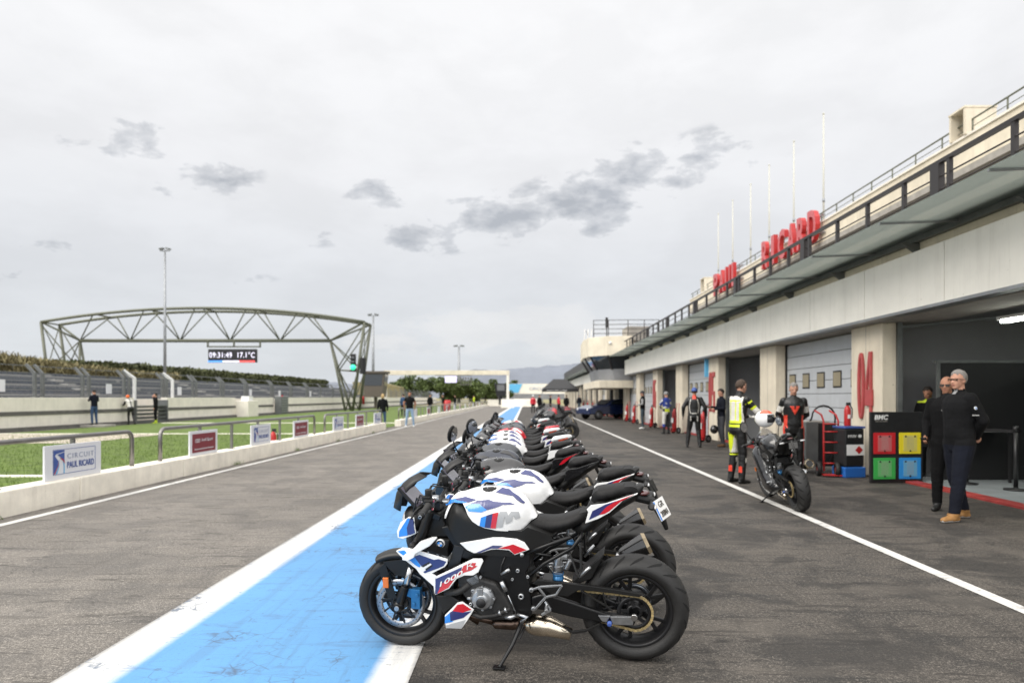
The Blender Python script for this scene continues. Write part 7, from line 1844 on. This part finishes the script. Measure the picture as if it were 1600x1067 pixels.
    for y_ in (-.05, .0): 
        b = MB(); b.tube([(XF_-.36, y_, .46), (XF_-.33, y_, .34), (XF_-.36, y_, .22), (XF_-.46, y_*.6, .16)], .018, 10); b.build('header_pipe', 'titan_dark', ex)
    MU = tr('d', [(790, 660), (865, 622), (1067, 622)], .09)+tr('f', [(225, 622), (262, 690), (300, 712), (430, 768), (398, 812), (250, 810), (60, 795)], .09)+tr('d', [(800, 740)], .09)
    b = MB(); q0 = P3('d', 830, 690, .04); q1 = P3('d', 905, 680, .04); q2 = P3('f', 230, 700, .04); q3 = P3('f', 430, 775, .05); b.tube([q0, q0.lerp(q1, .5), q1, q1.lerp(q2, .5), q2, q2.lerp(q3, .5), q3], [.030, .050, .060, .062, .058, .046, .034], 22); b.build('collector_box', 'titan', root)
    b = MB(); d0 = Vector((tr('e', [(990, 850)], -.17)[0][0], -.17, tr('e', [(990, 850)], -.17)[0][1])); d1 = Vector((tr('e', [(1262, 728)], -.19)[0][0], -.19, tr('e', [(1262, 728)], -.19)[0][1])); dv = (d1-d0).normalized()
    b.tube([d0, d0+dv*.02, d1-dv*.03, d1], [.030, .040, .064, .068], 7, sm=False); si = b.build('silencer', c.get('sil', 'carbon'), root, bevel=.008)
    b = MB(); b.tube([d1-dv*.004, d1+dv*.016], [.069, .060], 7, caps=False, sm=False); b.build('end_cap', 'pipe_end', si); b = MB(); b.lathe([(0, .0), (.046, 0)], d1+dv*.004, dv, 12); b.build('outlet', 'black', si)
    b = MB(); b.tube([(.30, -.07, .20), (.20, -.14, .24), tuple(d0.lerp(Vector((.20, -.14, .24)), .45)), tuple(d0+dv*.01)], [.03, .028, .027, .03], 12); b.build('link_pipe', 'steel', root)
    # rear hugger
    b = MB(); b.prism(tr('f', [(430, 290), (520, 210), (735, 30), (728, 60), (660, 180), (620, 260), (500, 310)], .07), lambda p, s: (p[0], s*.07, p[1])); b.build('rear_hugger', 'plastic', root, bevel=.006)
    # kick stand: foot on the ground
    Mi = root.matrix_world.inverted(); nsd = Vector((sin(-rz)*0, 0, 0))
    lft = Matrix.Rotation(rz, 3, 'Z') @ Vector((0, 1, 0)); fwd = Matrix.Rotation(rz, 3, 'Z') @ Vector((1, 0, 0))
    foot = Mi @ (Vector(loc)+fwd*.735+lft*.30+Vector((0, 0, .012))); h0 = Vector((tr('d', [(795, 680)], .13)[0][0], .12, tr('d', [(795, 680)], .13)[0][1]))
    b = MB(); b.tube([h0, h0.lerp(foot, .5)+Vector((-.01, 0, .0)), foot], [.015, .012, .010], 8); b.box(foot, (.07, .05, .008), Matrix.Rotation(lean, 3, 'X')); b.bar(h0+Vector((-.02, 0, -.02)), h0.lerp(foot, .35)+Vector((-.03, 0, 0)), .014, .008)
    b.build('side_stand', 'frame_black', root, bevel=.002)
    return root
WHT = dict(mirrors=0, tank='bk_white', cowl='bk_white', low='bk_white', tail='bk_white', wing='bk_white', graphics=True, s1='bk_blue', sn='bk_navy', s2='bk_red')
DRK = dict(tank='bk_grey', cowl='bk_black', low='bk_black', tail='bk_black', wing='plastic', mirrors=0)
rzb = math.atan2(bd.y, bd.x)
motorcycle('nearest motorcycle of all, white with blue, navy and red stripes, whole in view', (BX, BY, 0), rzb, BLEAN, dict(WHT, emblem=('bk_blue', 'bk_navy', 'bk_red'), number='1000', plate='GR 208MA', mirrors=0), near=True)
row = [('second motorcycle in the row, white tank and white tail, right behind the nearest one', .13, .93, dict(WHT), 'roadster', 0),
 ('third motorcycle in the row, glossy black naked bike with a plain black tail', -.02, 1.86, dict(DRK, tank='bk_black'), 'roadster', 3),
 ('fourth motorcycle in the row, dark tank, black tail with a red and navy patch', -.08, 2.82, dict(DRK, mirrors=1, tank='bk_darkblue', graphics=True, s1='bk_grey', sn='bk_black', s2='bk_red'), 'roadster', -2),
 ('fifth motorcycle in the row, dark grey tank and a white tail, tall black screen', -.10, 3.78, dict(DRK, mirrors=1, tank='bk_grey', tail='bk_white', low='bk_darkblue'), 'sport', 2),
 ('sixth motorcycle in the row, white tank and white solo tail with an orange stripe', -.05, 4.74, dict(WHT, s2='bk_orange', solo=1), 'sport', 0),
 ('seventh motorcycle in the row, white tank, orange line on its white tail', -.08, 5.72, dict(WHT, s2='bk_orange'), 'roadster', 2),
 ('eighth motorcycle in the row, white tank just in front of the red and white one', -.10, 6.70, dict(WHT, s2='bk_orange', solo=1), 'sport', -2),
 ('ninth motorcycle in the row, red tank and red tail', -.06, 7.68, dict(WHT, tank='bk_red', tail='bk_red', low='bk_red', s1='bk_white', sn='bk_white', s2='bk_white', solo=1), 'sport', 0),
 ('tenth motorcycle in the row, dark silvery tank directly behind the red one', -.05, 8.62, dict(DRK, mirrors=1, low='bk_grey'), 'sport', 1),
 ('eleventh motorcycle in the row, middle one of three dark silvery tanks', -.10, 9.55, dict(DRK), 'roadster', -1),
 ('twelfth motorcycle in the row, dark tank, just before the white and red thirteenth', -.06, 10.5, dict(DRK, tank='bk_darkblue'), 'roadster', 2),
 ('thirteenth and last motorcycle of the near row, red and white', -.10, 11.5, dict(WHT, s1='bk_red', sn='bk_red', solo=1), 'sport', 0)]
for lab, dx, dy, c, stl, dr in row:
    motorcycle(lab, (BX+dx, BY+dy, 0), rzb+R(dr*.6), BLEAN+R((dy*7) % 2-1), c, stl, steer=R(dr*2.5+(dy*13) % 6-2))
blk = motorcycle('first and nearest black motorcycle of the far group, big rear wheel in view', (1.62, 24.6, 0), rzb-R(4), BLEAN, dict(DRK, mirrors=1, tank='bk_black'), 'sport', group='black motorcycles farther down the lane')
ordn = ['second', 'third', 'fourth', 'fifth', 'sixth', 'seventh', 'eighth', 'ninth', 'tenth']
for k in range(9):
    if k in (2, 6):
        motorcycle('red sport motorcycle %s the far black group' % ('in the near half of' if k == 2 else 'at the back of'), (1.75+.06*k, 26+k*1.35, 0), rzb-R(5), BLEAN, dict(WHT, tank='bk_red', tail='bk_red', low='bk_red', graphics=False, solo=1), 'sport', group='black motorcycles farther down the lane'); continue
    o = copy_tree(blk); o.location = (1.7+.05*k, 26+k*1.35, 0); o['label'] = ordn[k]+' motorcycle of the far black group, counting away from the camera'
motorcycle('black sport motorcycle seen from behind on the white line, beside the yellow rider', (3.62, 9.0, 0), math.atan2(1, .06), R(9), dict(DRK, mirrors=1, tank='bk_black', low='bk_black', tail='bk_black', solo=1, sil='titan', noplate=1, screen='screen_clear', nose='bk_black', rim='rim_black'), 'sport', steer=R(4), group=None)
